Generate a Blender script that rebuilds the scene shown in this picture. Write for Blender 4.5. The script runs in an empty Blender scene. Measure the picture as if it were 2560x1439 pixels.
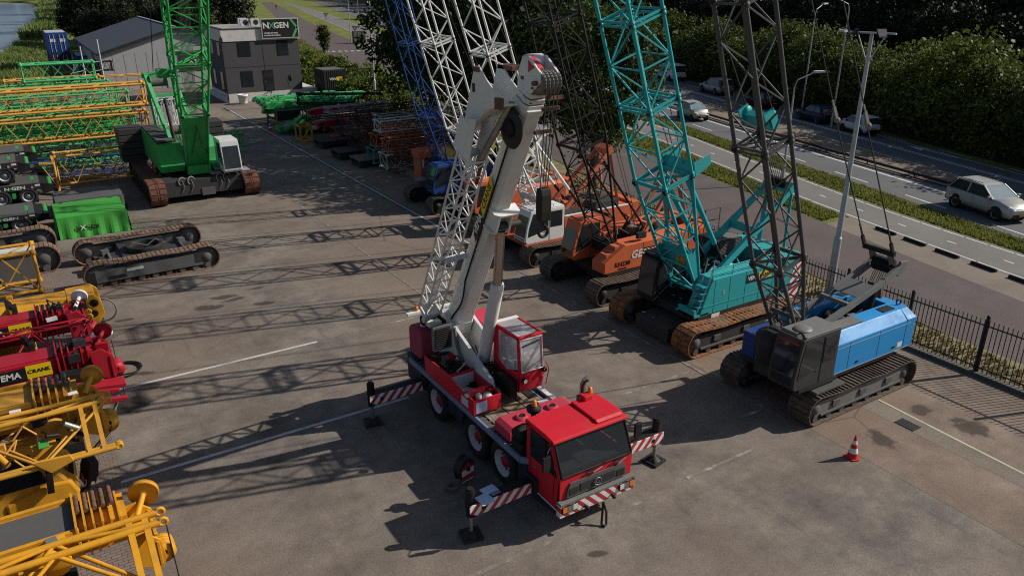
import bpy, math, random
from mathutils import Vector as V, Matrix, Euler
random.seed(7)
SC = bpy.context.scene
C = SC.collection
PI = math.pi
R = math.radians

# ---------------------------------------------------------------- camera geometry (pixel of the 2560 px photo -> place on a real plane)
F = 1940.0; TH = R(22.0); YAW = R(32.2); CH = 12.3
def ray(px, py):
    x = px-1280.0; u = 719.5-py
    fw = F*math.cos(TH)+u*math.sin(TH); up = -F*math.sin(TH)+u*math.cos(TH)
    s, c = math.sin(YAW), math.cos(YAW)
    return (x*c+fw*s, -x*s+fw*c, up)
def U(px, py, z=0.0):
    d = ray(px, py); t = (z-CH)/d[2]; return V((d[0]*t, d[1]*t, z))
def UX(px, py, X):
    d = ray(px, py); t = X/d[0]; return V((X, d[1]*t, CH+d[2]*t))
def UY(px, py, Y):
    d = ray(px, py); t = Y/d[1]; return V((d[0]*t, Y, CH+d[2]*t))

# ---------------------------------------------------------------- materials
def newmat(name):
    m = bpy.data.materials.new(name); m.use_nodes = True
    nt = m.node_tree; b = nt.nodes['Principled BSDF']
    return m, nt, b
def N(nt, t, **kw):
    n = nt.nodes.new(t)
    for k, v in kw.items():
        if k == 'op': n.operation = v
        elif isinstance(k, str) and k.startswith('i_'): n.inputs[k[2:].replace('_', ' ')].default_value = v
        else: setattr(n, k, v)
    return n
def rgb(c): return (c[0], c[1], c[2], 1.0)
def ramp(nt, fac, stops):
    r = nt.nodes.new('ShaderNodeValToRGB'); e = r.color_ramp.elements
    while len(e) > 1: e.remove(e[0])
    e[0].position = stops[0][0]; e[0].color = rgb(stops[0][1])
    for p, c in stops[1:]:
        k = e.new(p); k.color = rgb(c)
    nt.links.new(fac, r.inputs[0]); return r.outputs[0]
def mixc(nt, fac, a, b, blend='MIX'):
    n = nt.nodes.new('ShaderNodeMix'); n.data_type = 'RGBA'; n.blend_type = blend
    for s, x in ((n.inputs['Factor'], fac), (n.inputs['A'], a), (n.inputs['B'], b)):
        if hasattr(x, 'links') or isinstance(x, bpy.types.NodeSocket): nt.links.new(x, s)
        elif isinstance(x, (int, float)): s.default_value = x
        else: s.default_value = rgb(x)
    return n.outputs['Result']
def noise(nt, scale, detail=4, rough=.6, co=None, stretch=None):
    n = nt.nodes.new('ShaderNodeTexNoise'); n.inputs['Scale'].default_value = scale
    n.inputs['Detail'].default_value = detail; n.inputs['Roughness'].default_value = rough
    if co is None:
        co = nt.nodes.new('ShaderNodeTexCoord').outputs['Object']
    if stretch:
        mp = nt.nodes.new('ShaderNodeMapping'); mp.inputs['Scale'].default_value = stretch
        nt.links.new(co, mp.inputs[0]); co = mp.outputs[0]
    nt.links.new(co, n.inputs['Vector']); return n.outputs['Fac']
def bump(nt, b, h, strength=.3, dist=.02):
    n = nt.nodes.new('ShaderNodeBump'); n.inputs['Strength'].default_value = strength; n.inputs['Distance'].default_value = dist
    nt.links.new(h, n.inputs['Height']); nt.links.new(n.outputs[0], b.inputs['Normal'])
def paint(name, col, rough=.42, dirt=.35, metal=0.0, scale=2.2, dirtcol=(.07, .055, .04), spec=.28):
    m, nt, b = newmat(name)
    n1 = noise(nt, scale, 5, .65); n2 = noise(nt, scale*9, 3, .7)
    f = ramp(nt, n1, [(.42, (0, 0, 0)), (.78, (dirt, dirt, dirt))])
    g = ramp(nt, n2, [(.45, (0, 0, 0)), (.75, (dirt*.6,)*3)])
    n3 = noise(nt, 3.0, 5, .75, None, (2.6, 2.6, .4)); h = ramp(nt, n3, [(.5, (0, 0, 0)), (.78, (dirt*1.1,)*3)])
    c = mixc(nt, f, col, dirtcol); c = mixc(nt, g, c, tuple(x*.7 for x in col)); c = mixc(nt, h, c, tuple(x*.55+y*.25 for x, y in zip(col, dirtcol)))
    nt.links.new(c, b.inputs['Base Color'])
    nt.links.new(ramp(nt, n1, [(.3, (rough,)*3), (.8, (min(1, rough+.3),)*3)]), b.inputs['Roughness'])
    b.inputs['Metallic'].default_value = metal; b.inputs['Specular IOR Level'].default_value = spec
    return m
def rusty(name, col=(.17, .075, .04), dark=(.05, .03, .022), rough=.85, scale=5):
    m, nt, b = newmat(name)
    n1 = noise(nt, scale, 6, .7); n2 = noise(nt, scale*6, 3, .7)
    c = ramp(nt, n1, [(.3, dark), (.55, col), (.75, tuple(min(1, x*1.5) for x in col))])
    c = mixc(nt, ramp(nt, n2, [(.4, (0, 0, 0)), (.8, (.6,)*3)]), c, dark)
    nt.links.new(c, b.inputs['Base Color']); b.inputs['Roughness'].default_value = rough
    bump(nt, b, n2, .4, .01)
    return m
def stripes(name, direction, period, c1=(.75, .74, .72), c2=(.42, .03, .035), rough=.5):
    m, nt, b = newmat(name)
    co = nt.nodes.new('ShaderNodeTexCoord').outputs['Object']
    d = nt.nodes.new('ShaderNodeVectorMath'); d.operation = 'DOT_PRODUCT'; d.inputs[1].default_value = direction
    nt.links.new(co, d.inputs[0])
    q = N(nt, 'ShaderNodeMath', op='DIVIDE'); q.inputs[1].default_value = period; nt.links.new(d.outputs['Value'], q.inputs[0])
    fr = N(nt, 'ShaderNodeMath', op='FRACT'); nt.links.new(q.outputs[0], fr.inputs[0])
    gt = N(nt, 'ShaderNodeMath', op='GREATER_THAN'); gt.inputs[1].default_value = .5; nt.links.new(fr.outputs[0], gt.inputs[0])
    c = mixc(nt, gt.outputs[0], c1, c2)
    n1 = noise(nt, 6, 4, .7); c = mixc(nt, ramp(nt, n1, [(.5, (0, 0, 0)), (.8, (.45,)*3)]), c, (.08, .07, .06))
    nt.links.new(c, b.inputs['Base Color']); b.inputs['Roughness'].default_value = rough
    return m
def glass(name, col=(.012, .015, .018), rough=.06, spec=.6):
    m, nt, b = newmat(name)
    n1 = noise(nt, 1.5, 3, .6)
    nt.links.new(mixc(nt, n1, col, tuple(x*2.2 for x in col)), b.inputs['Base Color'])
    b.inputs['Roughness'].default_value = rough; b.inputs['Specular IOR Level'].default_value = spec
    return m
def clearglass(name, tint=(.55, .6, .62), alpha=.35):
    m, nt, b = newmat(name)
    b.inputs['Base Color'].default_value = rgb(tint); b.inputs['Roughness'].default_value = .08
    b.inputs['Alpha'].default_value = alpha; b.inputs['Specular IOR Level'].default_value = .7
    return m
def emit(name, col, s):
    m, nt, b = newmat(name); b.inputs['Emission Color'].default_value = rgb(col); b.inputs['Emission Strength'].default_value = s
    b.inputs['Base Color'].default_value = rgb(col); return m
def leafmat(name, a, bcol, trans=.25):
    m, nt, b = newmat(name)
    oi = nt.nodes.new('ShaderNodeObjectInfo')
    n1 = noise(nt, .55, 3, .7); n2 = noise(nt, 7, 2, .6)
    f = N(nt, 'ShaderNodeMath', op='ADD'); nt.links.new(n1, f.inputs[0])
    k = N(nt, 'ShaderNodeMath', op='MULTIPLY'); k.inputs[1].default_value = .3; nt.links.new(oi.outputs['Random'], k.inputs[0])
    nt.links.new(k.outputs[0], f.inputs[1])
    c = ramp(nt, f.outputs[0], [(.4, a), (.85, bcol)])
    c = mixc(nt, ramp(nt, n2, [(.4, (0, 0, 0)), (.7, (.6,)*3)]), c, tuple(x*.5 for x in a))
    nt.links.new(c, b.inputs['Base Color']); b.inputs['Roughness'].default_value = .6; b.inputs['Specular IOR Level'].default_value = .25
    t = nt.nodes.new('ShaderNodeBsdfTranslucent'); nt.links.new(c, t.inputs[0])
    mx = nt.nodes.new('ShaderNodeMixShader'); mx.inputs[0].default_value = trans
    nt.links.new(b.outputs[0], mx.inputs[1]); nt.links.new(t.outputs[0], mx.inputs[2])
    nt.links.new(mx.outputs[0], nt.nodes['Material Output'].inputs['Surface'])
    return m

M = {}
M['red'] = paint('red_paint', (.6, .014, .03), .38, .25)
M['redfade'] = paint('faded_red_paint', (.52, .04, .075), .5, .35)
M['darkred'] = paint('dark_red_paint', (.36, .01, .025), .36, .25)
M['pink'] = paint('sun_bleached_red', (.36, .05, .09), .6, .3)
M['white'] = paint('white_paint', (.68, .68, .66), .42, .14, dirtcol=(.2, .14, .09))
M['whitegrey'] = paint('greyish_white_paint', (.56, .57, .58), .45, .18, dirtcol=(.16, .13, .1))
M['wheelwhite'] = paint('wheel_white', (.55, .55, .56), .5, .4)
M['teal'] = paint('teal_paint', (.028, .35, .37), .36, .25)
M['orange'] = paint('orange_paint', (.6, .135, .05), .45, .35)
M['rustorange'] = paint('faded_orange_paint', (.5, .13, .065), .6, .45)
M['yellow'] = paint('crane_yellow', (.66, .31, .018), .38, .4)
M['amber'] = paint('amber_yellow', (.58, .29, .03), .45, .45)
M['lemon'] = paint('label_yellow', (.72, .52, .01), .45, .15)
M['boomyellow'] = paint('ochre_section_paint', (.68, .35, .07), .5, .45)
M['green'] = paint('green_paint', (.03, .34, .075), .38, .3)
M['greenlight'] = paint('light_green_paint', (.08, .44, .17), .45, .35)
M['tarpgreen'] = paint('green_tarpaulin', (.05, .32, .045), .55, .3, scale=1.2)
M['blue'] = paint('blue_paint', (.025, .27, .62), .35, .25)
M['deepblue'] = paint('deep_blue_paint', (.008, .05, .22), .4, .35)
M['navyframe'] = paint('dark_blue_chassis', (.018, .024, .045), .5, .3)
M['edgeblue'] = paint('blue_grey_edge', (.2, .24, .36), .5, .3)
M['grey'] = paint('grey_paint', (.17, .17, .165), .45, .4)
M['midgrey'] = paint('mid_grey_paint', (.1, .1, .1), .5, .4)
M['darkgrey'] = paint('dark_grey_paint', (.04, .04, .042), .5, .4)
M['boomgrey'] = paint('grey_boom_paint', (.075, .077, .078), .5, .35, dirtcol=(.03, .03, .03))
M['charcoal'] = paint('charcoal_paint', (.022, .022, .024), .5, .4)
M['black'] = paint('black_paint', (.009, .009, .01), .5, .3)
M['rubber'] = paint('tyre_rubber', (.016, .016, .017), .85, .5)
M['steel'] = paint('bare_steel', (.32, .32, .31), .35, .4, metal=.7)
M['galv'] = paint('galvanised_steel', (.42, .44, .47), .4, .25, metal=.45)
M['chrome'] = paint('cylinder_chrome', (.45, .43, .41), .16, .2, metal=.95)
M['rust'] = rusty('rusty_steel')
M['rustorangey'] = rusty('orange_rust', (.27, .11, .035), (.07, .04, .025))
M['rustred'] = rusty('red_rust', (.16, .055, .032), (.05, .022, .017))
M['dullrust'] = rusty('dusty_track_rust', (.24, .145, .09), (.08, .055, .04))
M['darktrack'] = rusty('dark_worn_track', (.085, .065, .05), (.028, .025, .023), .7)
M['browntrack'] = rusty('brown_worn_track', (.13, .085, .06), (.03, .025, .022), .7)
M['rope'] = paint('wire_rope', (.03, .03, .03), .6, .2)
M['ropegrey'] = paint('grey_wire_rope', (.2, .19, .17), .6, .3)
M['hose'] = paint('black_hose', (.01, .01, .01), .5, .1)
M['glass'] = glass('dark_window_glass')
M['cabglass'] = clearglass('cab_glass')
M['darkcabglass'] = clearglass('tinted_cab_glass', (.03, .035, .04), .42)
M['darkcabglass'].node_tree.nodes['Principled BSDF'].inputs['Specular IOR Level'].default_value = .25
M['carglass'] = glass('car_glass', (.02, .026, .03), .05, .7)
M['skyglass'] = glass('sky_tinted_glass', (.12, .17, .19), .05, .8)
M['lamp'] = paint('lamp_lens', (.6, .6, .58), .2, .1)
M['indicator'] = paint('orange_lens', (.75, .19, .02), .25, .1)
M['redlens'] = paint('red_lens', (.3, .01, .01), .25, .1)
M['wood'] = rusty('weathered_planks', (.3, .22, .14), (.08, .06, .045), .8, 3)
M['concrete'] = paint('concrete', (.34, .32, .29), .85, .45)
M['plinth'] = paint('white_plinth', (.6, .58, .55), .7, .3)
M['brickplate'] = paint('dark_render_wall', (.075, .075, .08), .85, .3, scale=9)
M['cladding'] = paint('light_grey_cladding', (.36, .36, .37), .6, .15)
M['roofdark'] = paint('slate_grey_roof', (.07, .08, .105), .55, .2)
M['paper'] = paint('pale_blue_paper', (.5, .58, .78), .7, .1)
M['rw'] = stripes('red_white_chevron', (0, .75, -.66), .22)
M['rwx'] = stripes('red_white_bumper', (0, .7, .7), .2)
M['leaf'] = leafmat('dark_leaves', (.018, .035, .008), (.06, .1, .018))
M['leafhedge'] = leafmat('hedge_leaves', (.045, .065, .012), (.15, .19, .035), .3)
M['leafwood'] = leafmat('shade_toned_wood_leaves', (.013, .02, .008), (.028, .04, .013), .1)  # leaf colours lowered so the wood's shade is painted in
M['leafreed'] = leafmat('reed_leaves', (.09, .14, .035), (.2, .26, .07), .3)
M['leafyellow'] = leafmat('bank_bush_leaves', (.06, .1, .015), (.2, .24, .04), .3)
M['bark'] = rusty('tree_bark', (.07, .055, .04), (.025, .02, .016), .95)

# ---------------------------------------------------------------- mesh builder
Z = V((0, 0, 1))
class MB:
    def __init__(s, mat=None):
        s.v = []; s.f = []; s.mi = []; s.mats = []; s.cur = 0; s.T = None; s.sm = []
        if mat: s.use(mat)
    def use(s, mat):
        if isinstance(mat, str): mat = M[mat]
        if mat not in s.mats: s.mats.append(mat)
        s.cur = s.mats.index(mat); return s
    def add(s, vs, fs, smooth=False):
        o = len(s.v)
        for p in vs:
            p = V(p); s.v.append(s.T @ p if s.T else p)
        for f in fs: s.f.append([o+i for i in f]); s.mi.append(s.cur); s.sm.append(smooth)
        return s
    def box(s, x0, x1, y0, y1, z0, z1):
        return s.add([(x0, y0, z0), (x1, y0, z0), (x1, y1, z0), (x0, y1, z0), (x0, y0, z1), (x1, y0, z1), (x1, y1, z1), (x0, y1, z1)],
                     [(3, 2, 1, 0), (4, 5, 6, 7), (0, 1, 5, 4), (1, 2, 6, 5), (2, 3, 7, 6), (3, 0, 4, 7)])
    def obox(s, c, sz, rot):
        c = V(c); rm = rot if isinstance(rot, Matrix) else Euler(rot).to_matrix()
        vs = [c+rm @ V((sx*sz[0]/2, sy*sz[1]/2, sz_*sz[2]/2)) for sz_ in (-1, 1) for sx, sy in ((-1, -1), (1, -1), (1, 1), (-1, 1))]
        return s.add(vs, [(3, 2, 1, 0), (4, 5, 6, 7), (0, 1, 5, 4), (1, 2, 6, 5), (2, 3, 7, 6), (3, 0, 4, 7)])
    def prism(s, pts, axis, a, b):
        """polygon in the plane across the axis: axis y -> pts are (x,z); x -> (y,z); z -> (x,y)"""
        def mk(p, t): return {'y': (p[0], t, p[1]), 'x': (t, p[0], p[1]), 'z': (p[0], p[1], t)}[axis]
        n = len(pts); vs = [mk(p, a) for p in pts]+[mk(p, b) for p in pts]
        ar = sum(pts[i][0]*pts[(i+1) % n][1]-pts[(i+1) % n][0]*pts[i][1] for i in range(n))
        fl = (ar > 0) ^ (axis == 'y') ^ (b < a)
        lo = list(range(n)); hi = list(range(n, 2*n))
        fs = [lo[::-1] if fl else lo, hi if fl else hi[::-1]]
        for i in range(n):
            q = [i, (i+1) % n, n+(i+1) % n, n+i]; fs.append(q if fl else q[::-1])
        return s.add(vs, fs)
    def cyl(s, p, q, r, r2=None, n=10, cap=True, smooth=True):
        p, q = V(p), V(q); d = q-p
        if d.length < 1e-6: return s
        d.normalize(); a = d.orthogonal().normalized()
        if abs(d.z) < .999: a = d.cross(Z).normalized()
        b = d.cross(a); r2 = r if r2 is None else r2
        rot = PI/n if n == 4 else 0
        vs = []
        for (c, rr) in ((p, r), (q, r2)):
            for i in range(n):
                t = 2*PI*i/n+rot; vs.append(c+(a*math.cos(t)+b*math.sin(t))*rr)
        s.add(vs, [(i, (i+1) % n, n+(i+1) % n, n+i) for i in range(n)], smooth and n > 5)
        if cap: s.add(vs, [tuple(range(n))[::-1], tuple(range(n, 2*n))])
        return s
    def tube(s, pts, r, n=6):
        for a, b in zip(pts[:-1], pts[1:]): s.cyl(a, b, r, n=n, cap=True)
        return s
    def bar(s, p, q, w, h, up=Z):
        p, q = V(p), V(q); d = (q-p); L = d.length; d.normalize(); up = V(up)
        if abs(d.dot(up)) > .999: up = V((1, 0, 0))
        y = up.cross(d).normalized(); z = d.cross(y)
        rm = Matrix((d, y, z)).transposed()
        return s.obox((p+q)/2, (L, w, h), rm)
    def sphere(s, c, r, n=10, m=6, sc=(1, 1, 1)):
        vs = [V(c)+V((0, 0, r*sc[2]))]
        for j in range(1, m):
            t = PI*j/m
            for i in range(n):
                u = 2*PI*i/n; vs.append(V(c)+V((r*math.sin(t)*math.cos(u)*sc[0], r*math.sin(t)*math.sin(u)*sc[1], r*math.cos(t)*sc[2])))
        vs.append(V(c)-V((0, 0, r*sc[2])))
        fs = [(0, 1+i, 1+(i+1) % n) for i in range(n)]
        for j in range(m-2):
            o = 1+j*n
            fs += [(o+i, o+n+i, o+n+(i+1) % n, o+(i+1) % n) for i in range(n)]
        o = 1+(m-2)*n; e = len(vs)-1
        fs += [(o+(i+1) % n, o+i, e) for i in range(n)]
        return s.add(vs, fs, True)
    def lathe(s, prof, c=(0, 0, 0), axis=Z, n=16):
        """prof: (radius, height along the axis)"""
        axis = V(axis).normalized(); a = axis.orthogonal().normalized(); b = axis.cross(a); c = V(c); vs = []
        for r, h in prof:
            for i in range(n):
                t = 2*PI*i/n; vs.append(c+axis*h+(a*math.cos(t)+b*math.sin(t))*max(r, 1e-4))
        fs = []
        for j in range(len(prof)-1):
            o = j*n
            fs += [(o+i, o+(i+1) % n, o+n+(i+1) % n, o+n+i) for i in range(n)]
        return s.add(vs, fs, True)
    def torus(s, c, axis, R_, r, n=18, m=6, a0=0, a1=2*PI):
        axis = V(axis).normalized(); a = axis.orthogonal().normalized()
        if abs(axis.z) < .9: a = axis.cross(Z).normalized()
        b = axis.cross(a); c = V(c); full = abs(a1-a0-2*PI) < 1e-4; k = n if full else n+1
        vs = []
        for i in range(k):
            t = a0+(a1-a0)*i/n; d = a*math.cos(t)+b*math.sin(t)
            for j in range(m):
                u = 2*PI*j/m; vs.append(c+d*(R_+r*math.cos(u))+axis*r*math.sin(u))
        fs = []
        for i in range(n):
            i2 = (i+1) % k
            fs += [(i*m+j, i2*m+j, i2*m+(j+1) % m, i*m+(j+1) % m) for j in range(m)]
        return s.add(vs, fs, True)
    def poly(s, pts): return s.add(pts, [tuple(range(len(pts)))])
    def build(s, name, parent=None, bevel=0, loc=None):
        me = bpy.data.meshes.new(name); me.from_pydata([tuple(p) for p in s.v], [], s.f)
        for m in s.mats: me.materials.append(m)
        me.polygons.foreach_set('material_index', s.mi); me.polygons.foreach_set('use_smooth', s.sm); me.update()
        o = bpy.data.objects.new(name, me); C.objects.link(o)
        if parent: o.parent = parent
        if loc: o.location = loc
        if bevel:
            bv = o.modifiers.new('bevel', 'BEVEL'); bv.width = bevel; bv.segments = 2; bv.limit_method = 'ANGLE'; bv.angle_limit = R(40)
        return o
def thing(name, label, cat, loc=(0, 0, 0), rz=0, group=None):
    o = bpy.data.objects.new(name, None); o.empty_display_size = .3; C.objects.link(o)
    o.location = loc; o.rotation_euler = (0, 0, rz); tag(o, label, cat, group); return o
def tag(o, label, cat, group=None, kind=None):
    o['label'] = label; o['category'] = cat
    if group: o['group'] = group
    if kind: o['kind'] = kind
    return o
def struct(o): o['kind'] = 'structure'; return o
def copy_tree(o, parent=None):
    c = o.copy(); C.objects.link(c)
    if parent: c.parent = parent
    for ch in list(o.children): copy_tree(ch, c)
    return c
def text(s, size, mat, M4, parent, name='lettering', bold=0.0, ext=.004, shear=0, align='CENTER', sx=1.0):
    cu = bpy.data.curves.new('t', 'FONT'); cu.body = s; cu.size = size; cu.extrude = ext; cu.align_x = align; cu.align_y = 'CENTER'; cu.offset = bold; cu.shear = shear; cu.resolution_u = 2
    ob = bpy.data.objects.new('t', cu); C.objects.link(ob)
    bpy.context.view_layer.update()
    me = bpy.data.meshes.new_from_object(ob.evaluated_get(bpy.context.evaluated_depsgraph_get()))
    bpy.data.objects.remove(ob); bpy.data.curves.remove(cu)
    me.transform(M4 @ Matrix.Diagonal((sx, 1, 1, 1))); me.materials.clear(); me.materials.append(M[mat] if isinstance(mat, str) else mat)
    o = bpy.data.objects.new(name, me); C.objects.link(o); o.parent = parent; return o
def frame(o, x, y):
    """4x4: text plane at o with text direction x and text up y"""
    x = V(x).normalized(); y = V(y).normalized(); z = x.cross(y); y = z.cross(x)
    m = Matrix((x, y, z)).transposed().to_4x4(); m.translation = V(o); return m
def lattice(mb, A, B, e1, e2, w0, d0, w1, d1, n, rc, rb, pat='N', horiz=True, ends=True):
    A, B, e1, e2 = V(A), V(B), V(e1), V(e2)
    def P(i, k):
        t = i/n; c = A.lerp(B, t); w = (w0+(w1-w0)*t)/2; d = (d0+(d1-d0)*t)/2
        sx, sy = ((-1, -1), (1, -1), (1, 1), (-1, 1))[k]
        return c+e1*w*sx+e2*d*sy
    for k in range(4): mb.cyl(P(0, k), P(n, k), rc, n=6)
    for i in range(n):
        for k in range(4):
            k2 = (k+1) % 4
            if pat == 'X': mb.cyl(P(i, k), P(i+1, k2), rb, n=4, cap=False); mb.cyl(P(i, k2), P(i+1, k), rb, n=4, cap=False)
            elif (i+k) % 2 if pat == 'N' else i % 2: mb.cyl(P(i, k), P(i+1, k2), rb, n=4, cap=False)
            else: mb.cyl(P(i, k2), P(i+1, k), rb, n=4, cap=False)
            if horiz and i > 0: mb.cyl(P(i, k), P(i, k2), rb, n=4, cap=False)
    if ends:
        for i in (0, n):
            for k in range(4): mb.cyl(P(i, k), P(i, (k+1) % 4), rb*1.5, n=4, cap=False)
            mb.cyl(P(i, 0), P(i, 2), rb, n=4, cap=False)
    for i in (0, n):
        for k in range(4): mb.sphere(P(i, k), rc*1.7, 6, 4)
    return mb
SUN_E, SKY_E, EXPO = 4.9, .07, 0
# ================================================================ SETTING
def curve(pts):
    def f(y):
        if y <= pts[0][1]: a, b = pts[0], pts[1]
        elif y >= pts[-1][1]: a, b = pts[-2], pts[-1]
        else:
            for a, b in zip(pts[:-1], pts[1:]):
                if a[1] <= y <= b[1]: break
        return a[0]+(b[0]-a[0])*(y-a[1])/(b[1]-a[1])
    return lambda y: (f(y-3)+f(y)+f(y+3))/3
c_st_l = curve([(26.4, 8), (27.5, 14), (30.4, 36), (31.6, 43), (37.2, 83), (45.7, 134), (52.5, 167), (102, 371)])
c_st_r = curve([(32.0, 8), (33.0, 14), (34.9, 23), (36.8, 32), (38.4, 41), (41.6, 58), (48.2, 107), (56.3, 139), (71.2, 213), (107, 368)])
c_cy_l = curve([(34.4, 8), (35.65, 14.8), (36.85, 21.5), (38.5, 29.1), (41.1, 39), (43.6, 48), (62.8, 154), (72.7, 196), (84.7, 249), (110, 360)])
c_cy_r = curve([(37.4, 8), (38.75, 16.3), (39.85, 23.4), (41.5, 29.5), (44.0, 39), (46.6, 48), (65.8, 154), (76.2, 187), (97, 281), (118, 393)])
c_rd_n = curve([(39, 8), (41.25, 17.5), (43.9, 27.9), (45.6, 35), (49.3, 50), (87.6, 214), (105, 283), (132, 393)])
c_dash = curve([(40, 8), (41.9, 17.9), (43.4, 22.7), (44.8, 28.6), (46.4, 35), (50.0, 49), (88.6, 214), (133, 393)])
c_wh_n = curve([(42.8, 8), (46.5, 24.6), (48.6, 33.3), (50.2, 40.8), (54.4, 57.6), (106.6, 267.6), (135, 393)])
c_bar = curve([(44, 8), (47.9, 24.8), (49.6, 33.6), (51.2, 40.5), (55.4, 57.6), (107.6, 267.6), (136, 393)])
c_yel = curve([(46.6, 8), (49.6, 21.6), (50.9, 25.9), (52.6, 32), (55.0, 40.7), (58.9, 53.6), (112, 268), (140, 393)])
c_dbl = curve([(49, 8), (52.9, 23.2), (54.3, 28.2), (57.5, 39), (60.0, 48.4), (65.3, 67.5), (115.5, 268), (143.5, 393)])
c_fds = curve([(51, 8), (55.9, 24), (57.0, 27.8), (58.0, 31), (59.9, 37.5), (68, 68), (118.5, 268), (146.5, 393)])
c_hed = curve([(52, 8), (56.5, 25), (60.6, 38), (68.5, 60), (72.7, 75), (123, 268), (151, 393)])
def off(f, d): return lambda y: f(y)+d
def strip(name, fl, fr, y0, y1, z, mat, step=4.0, dash=None):
    mb = MB(mat); y = y0
    if dash:
        while y < y1:
            mb.add([(fl(y), y, z), (fr(y), y, z), (fr(y+dash[0]), y+dash[0], z), (fl(y+dash[0]), y+dash[0], z)], [(0, 1, 2, 3)]); y += dash[0]+dash[1]
    else:
        n = max(1, int((y1-y0)/step)); vs = []; fs = []
        for i in range(n+1):
            y = y0+(y1-y0)*i/n; vs += [(fl(y), y, z), (fr(y), y, z)]
        for i in range(n): fs.append((2*i, 2*i+1, 2*i+3, 2*i+2))
        mb.add(vs, fs)
    return struct(mb.build(name))
def groundmat(name, stops, scale=.35, fine=30, rough=.9, bumps=.35, finec=.35, stains=None, cracks=False, tint=None):
    m, nt, b = newmat(name)
    co = nt.nodes.new('ShaderNodeTexCoord').outputs['Object']
    n1 = noise(nt, scale, 6, .65, co); n2 = noise(nt, fine, 4, .75, co); n3 = noise(nt, scale*.28, 3, .5, co)
    c = ramp(nt, n1, stops)
    if stains:
        n4 = noise(nt, 1.3, 6, .72, co); c = mixc(nt, .8, c, mixc(nt, 1.0, c, ramp(nt, n4, [(.3, (.62, .62, .64)), (.5, (1.0, 1.0, 1.0)), (.7, (1.42, 1.36, 1.28))]), 'MULTIPLY'))
        n5 = noise(nt, .11, 4, .6, co); c = mixc(nt, ramp(nt, n5, [(.5, (0, 0, 0)), (.66, (.5,)*3)]), c, (.27, .215, .16))
    if tint: c = mixc(nt, ramp(nt, n3, [(.42, (0, 0, 0)), (.62, (.75,)*3)]), c, tint)
    c = mixc(nt, finec, c, mixc(nt, 1.0, c, ramp(nt, n2, [(.25, (.25,)*3), (.5, (.95,)*3), (.75, (1.75,)*3)]), 'MULTIPLY'))
    if stains:
        prev = None; wob = noise(nt, 2.5, 3, .6, co)
        for (x, y, rx, ry, ang) in stains:
            mp = nt.nodes.new('ShaderNodeMapping'); mp.vector_type = 'TEXTURE'
            mp.inputs['Location'].default_value = (x, y, 0); mp.inputs['Rotation'].default_value = (0, 0, ang); mp.inputs['Scale'].default_value = (rx, ry, 1)
            nt.links.new(co, mp.inputs[0])
            ln = nt.nodes.new('ShaderNodeVectorMath'); ln.operation = 'LENGTH'; nt.links.new(mp.outputs[0], ln.inputs[0])
            if prev is None: prev = ln.outputs['Value']
            else:
                mn = N(nt, 'ShaderNodeMath', op='MINIMUM'); nt.links.new(prev, mn.inputs[0]); nt.links.new(ln.outputs['Value'], mn.inputs[1]); prev = mn.outputs[0]
        ad = N(nt, 'ShaderNodeMath', op='MULTIPLY_ADD'); ad.inputs[1].default_value = 1.6; nt.links.new(wob, ad.inputs[0]); nt.links.new(prev, ad.inputs[2])
        f = ramp(nt, ad.outputs[0], [(0, (0, 0, 0)), (1, (1, 1, 1))])
        mr = nt.nodes.new('ShaderNodeMapRange'); mr.inputs['From Min'].default_value = 1.5; mr.inputs['From Max'].default_value = 1.85; mr.inputs['To Min'].default_value = .72; mr.inputs['To Max'].default_value = 0
        nt.links.new(ad.outputs[0], mr.inputs[0])
        c = mixc(nt, mr.outputs[0], c, (.028, .022, .018))
    if cracks:
        vo = nt.nodes.new('ShaderNodeTexVoronoi'); vo.feature = 'DISTANCE_TO_EDGE'; vo.inputs['Scale'].default_value = .16
        wv = nt.nodes.new('ShaderNodeTexNoise'); wv.inputs['Scale'].default_value = .8; wv.inputs['Detail'].default_value = 4; nt.links.new(co, wv.inputs['Vector'])
        av = nt.nodes.new('ShaderNodeMix'); av.data_type = 'VECTOR'; av.inputs['Factor'].default_value = .16
        nt.links.new(co, av.inputs['A']); nt.links.new(wv.outputs['Color'], av.inputs['B']); nt.links.new(av.outputs['Result'], vo.inputs['Vector'])
        mk = mixc(nt, 1.0, ramp(nt, vo.outputs['Distance'], [(0, (.6,)*3), (.0045, (0, 0, 0))]), ramp(nt, n3, [(.5, (0, 0, 0)), (.6, (1, 1, 1))]), 'MULTIPLY')
        c = mixc(nt, mk, c, (.03, .027, .025))
        # long scrape and tyre streaks along and across the bays
        st = noise(nt, .9, 5, .7, co, (.35, 2.2, 1)); st2 = noise(nt, .8, 5, .7, co, (2.6, .3, 1))
        c = mixc(nt, ramp(nt, st, [(.56, (0, 0, 0)), (.72, (.4,)*3)]), c, (.24, .21, .185))
        c = mixc(nt, ramp(nt, st2, [(.58, (0, 0, 0)), (.74, (.45,)*3)]), c, (.07, .062, .056))
    nt.links.new(c, b.inputs['Base Color']); b.inputs['Roughness'].default_value = rough; b.inputs['Specular IOR Level'].default_value = .25
    bump(nt, b, n2, bumps, .012)
    return m
stain_px = [(560, 742, .55, .25), (520, 768, .6, .3), (585, 748, .5, .2), (660, 758, .5, .2), (640, 720, .4, .15), (378, 967, .42, .24), (1490, 1383, .3, .12), (2300, 1023, .42, .3), (2200, 1095, .35, .55),
            (2430, 1070, .5, .5), (2395, 1050, .3, .2), (355, 932, .35, .12), (310, 800, .4, .15), (840, 660, .5, .2), (1080, 890, .2, .1), (340, 1010, .5, .6)]
stains = [(U(px, py)[0], U(px, py)[1], rx, ry, random.uniform(-.4, .4)) for px, py, rx, ry in stain_px]
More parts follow.
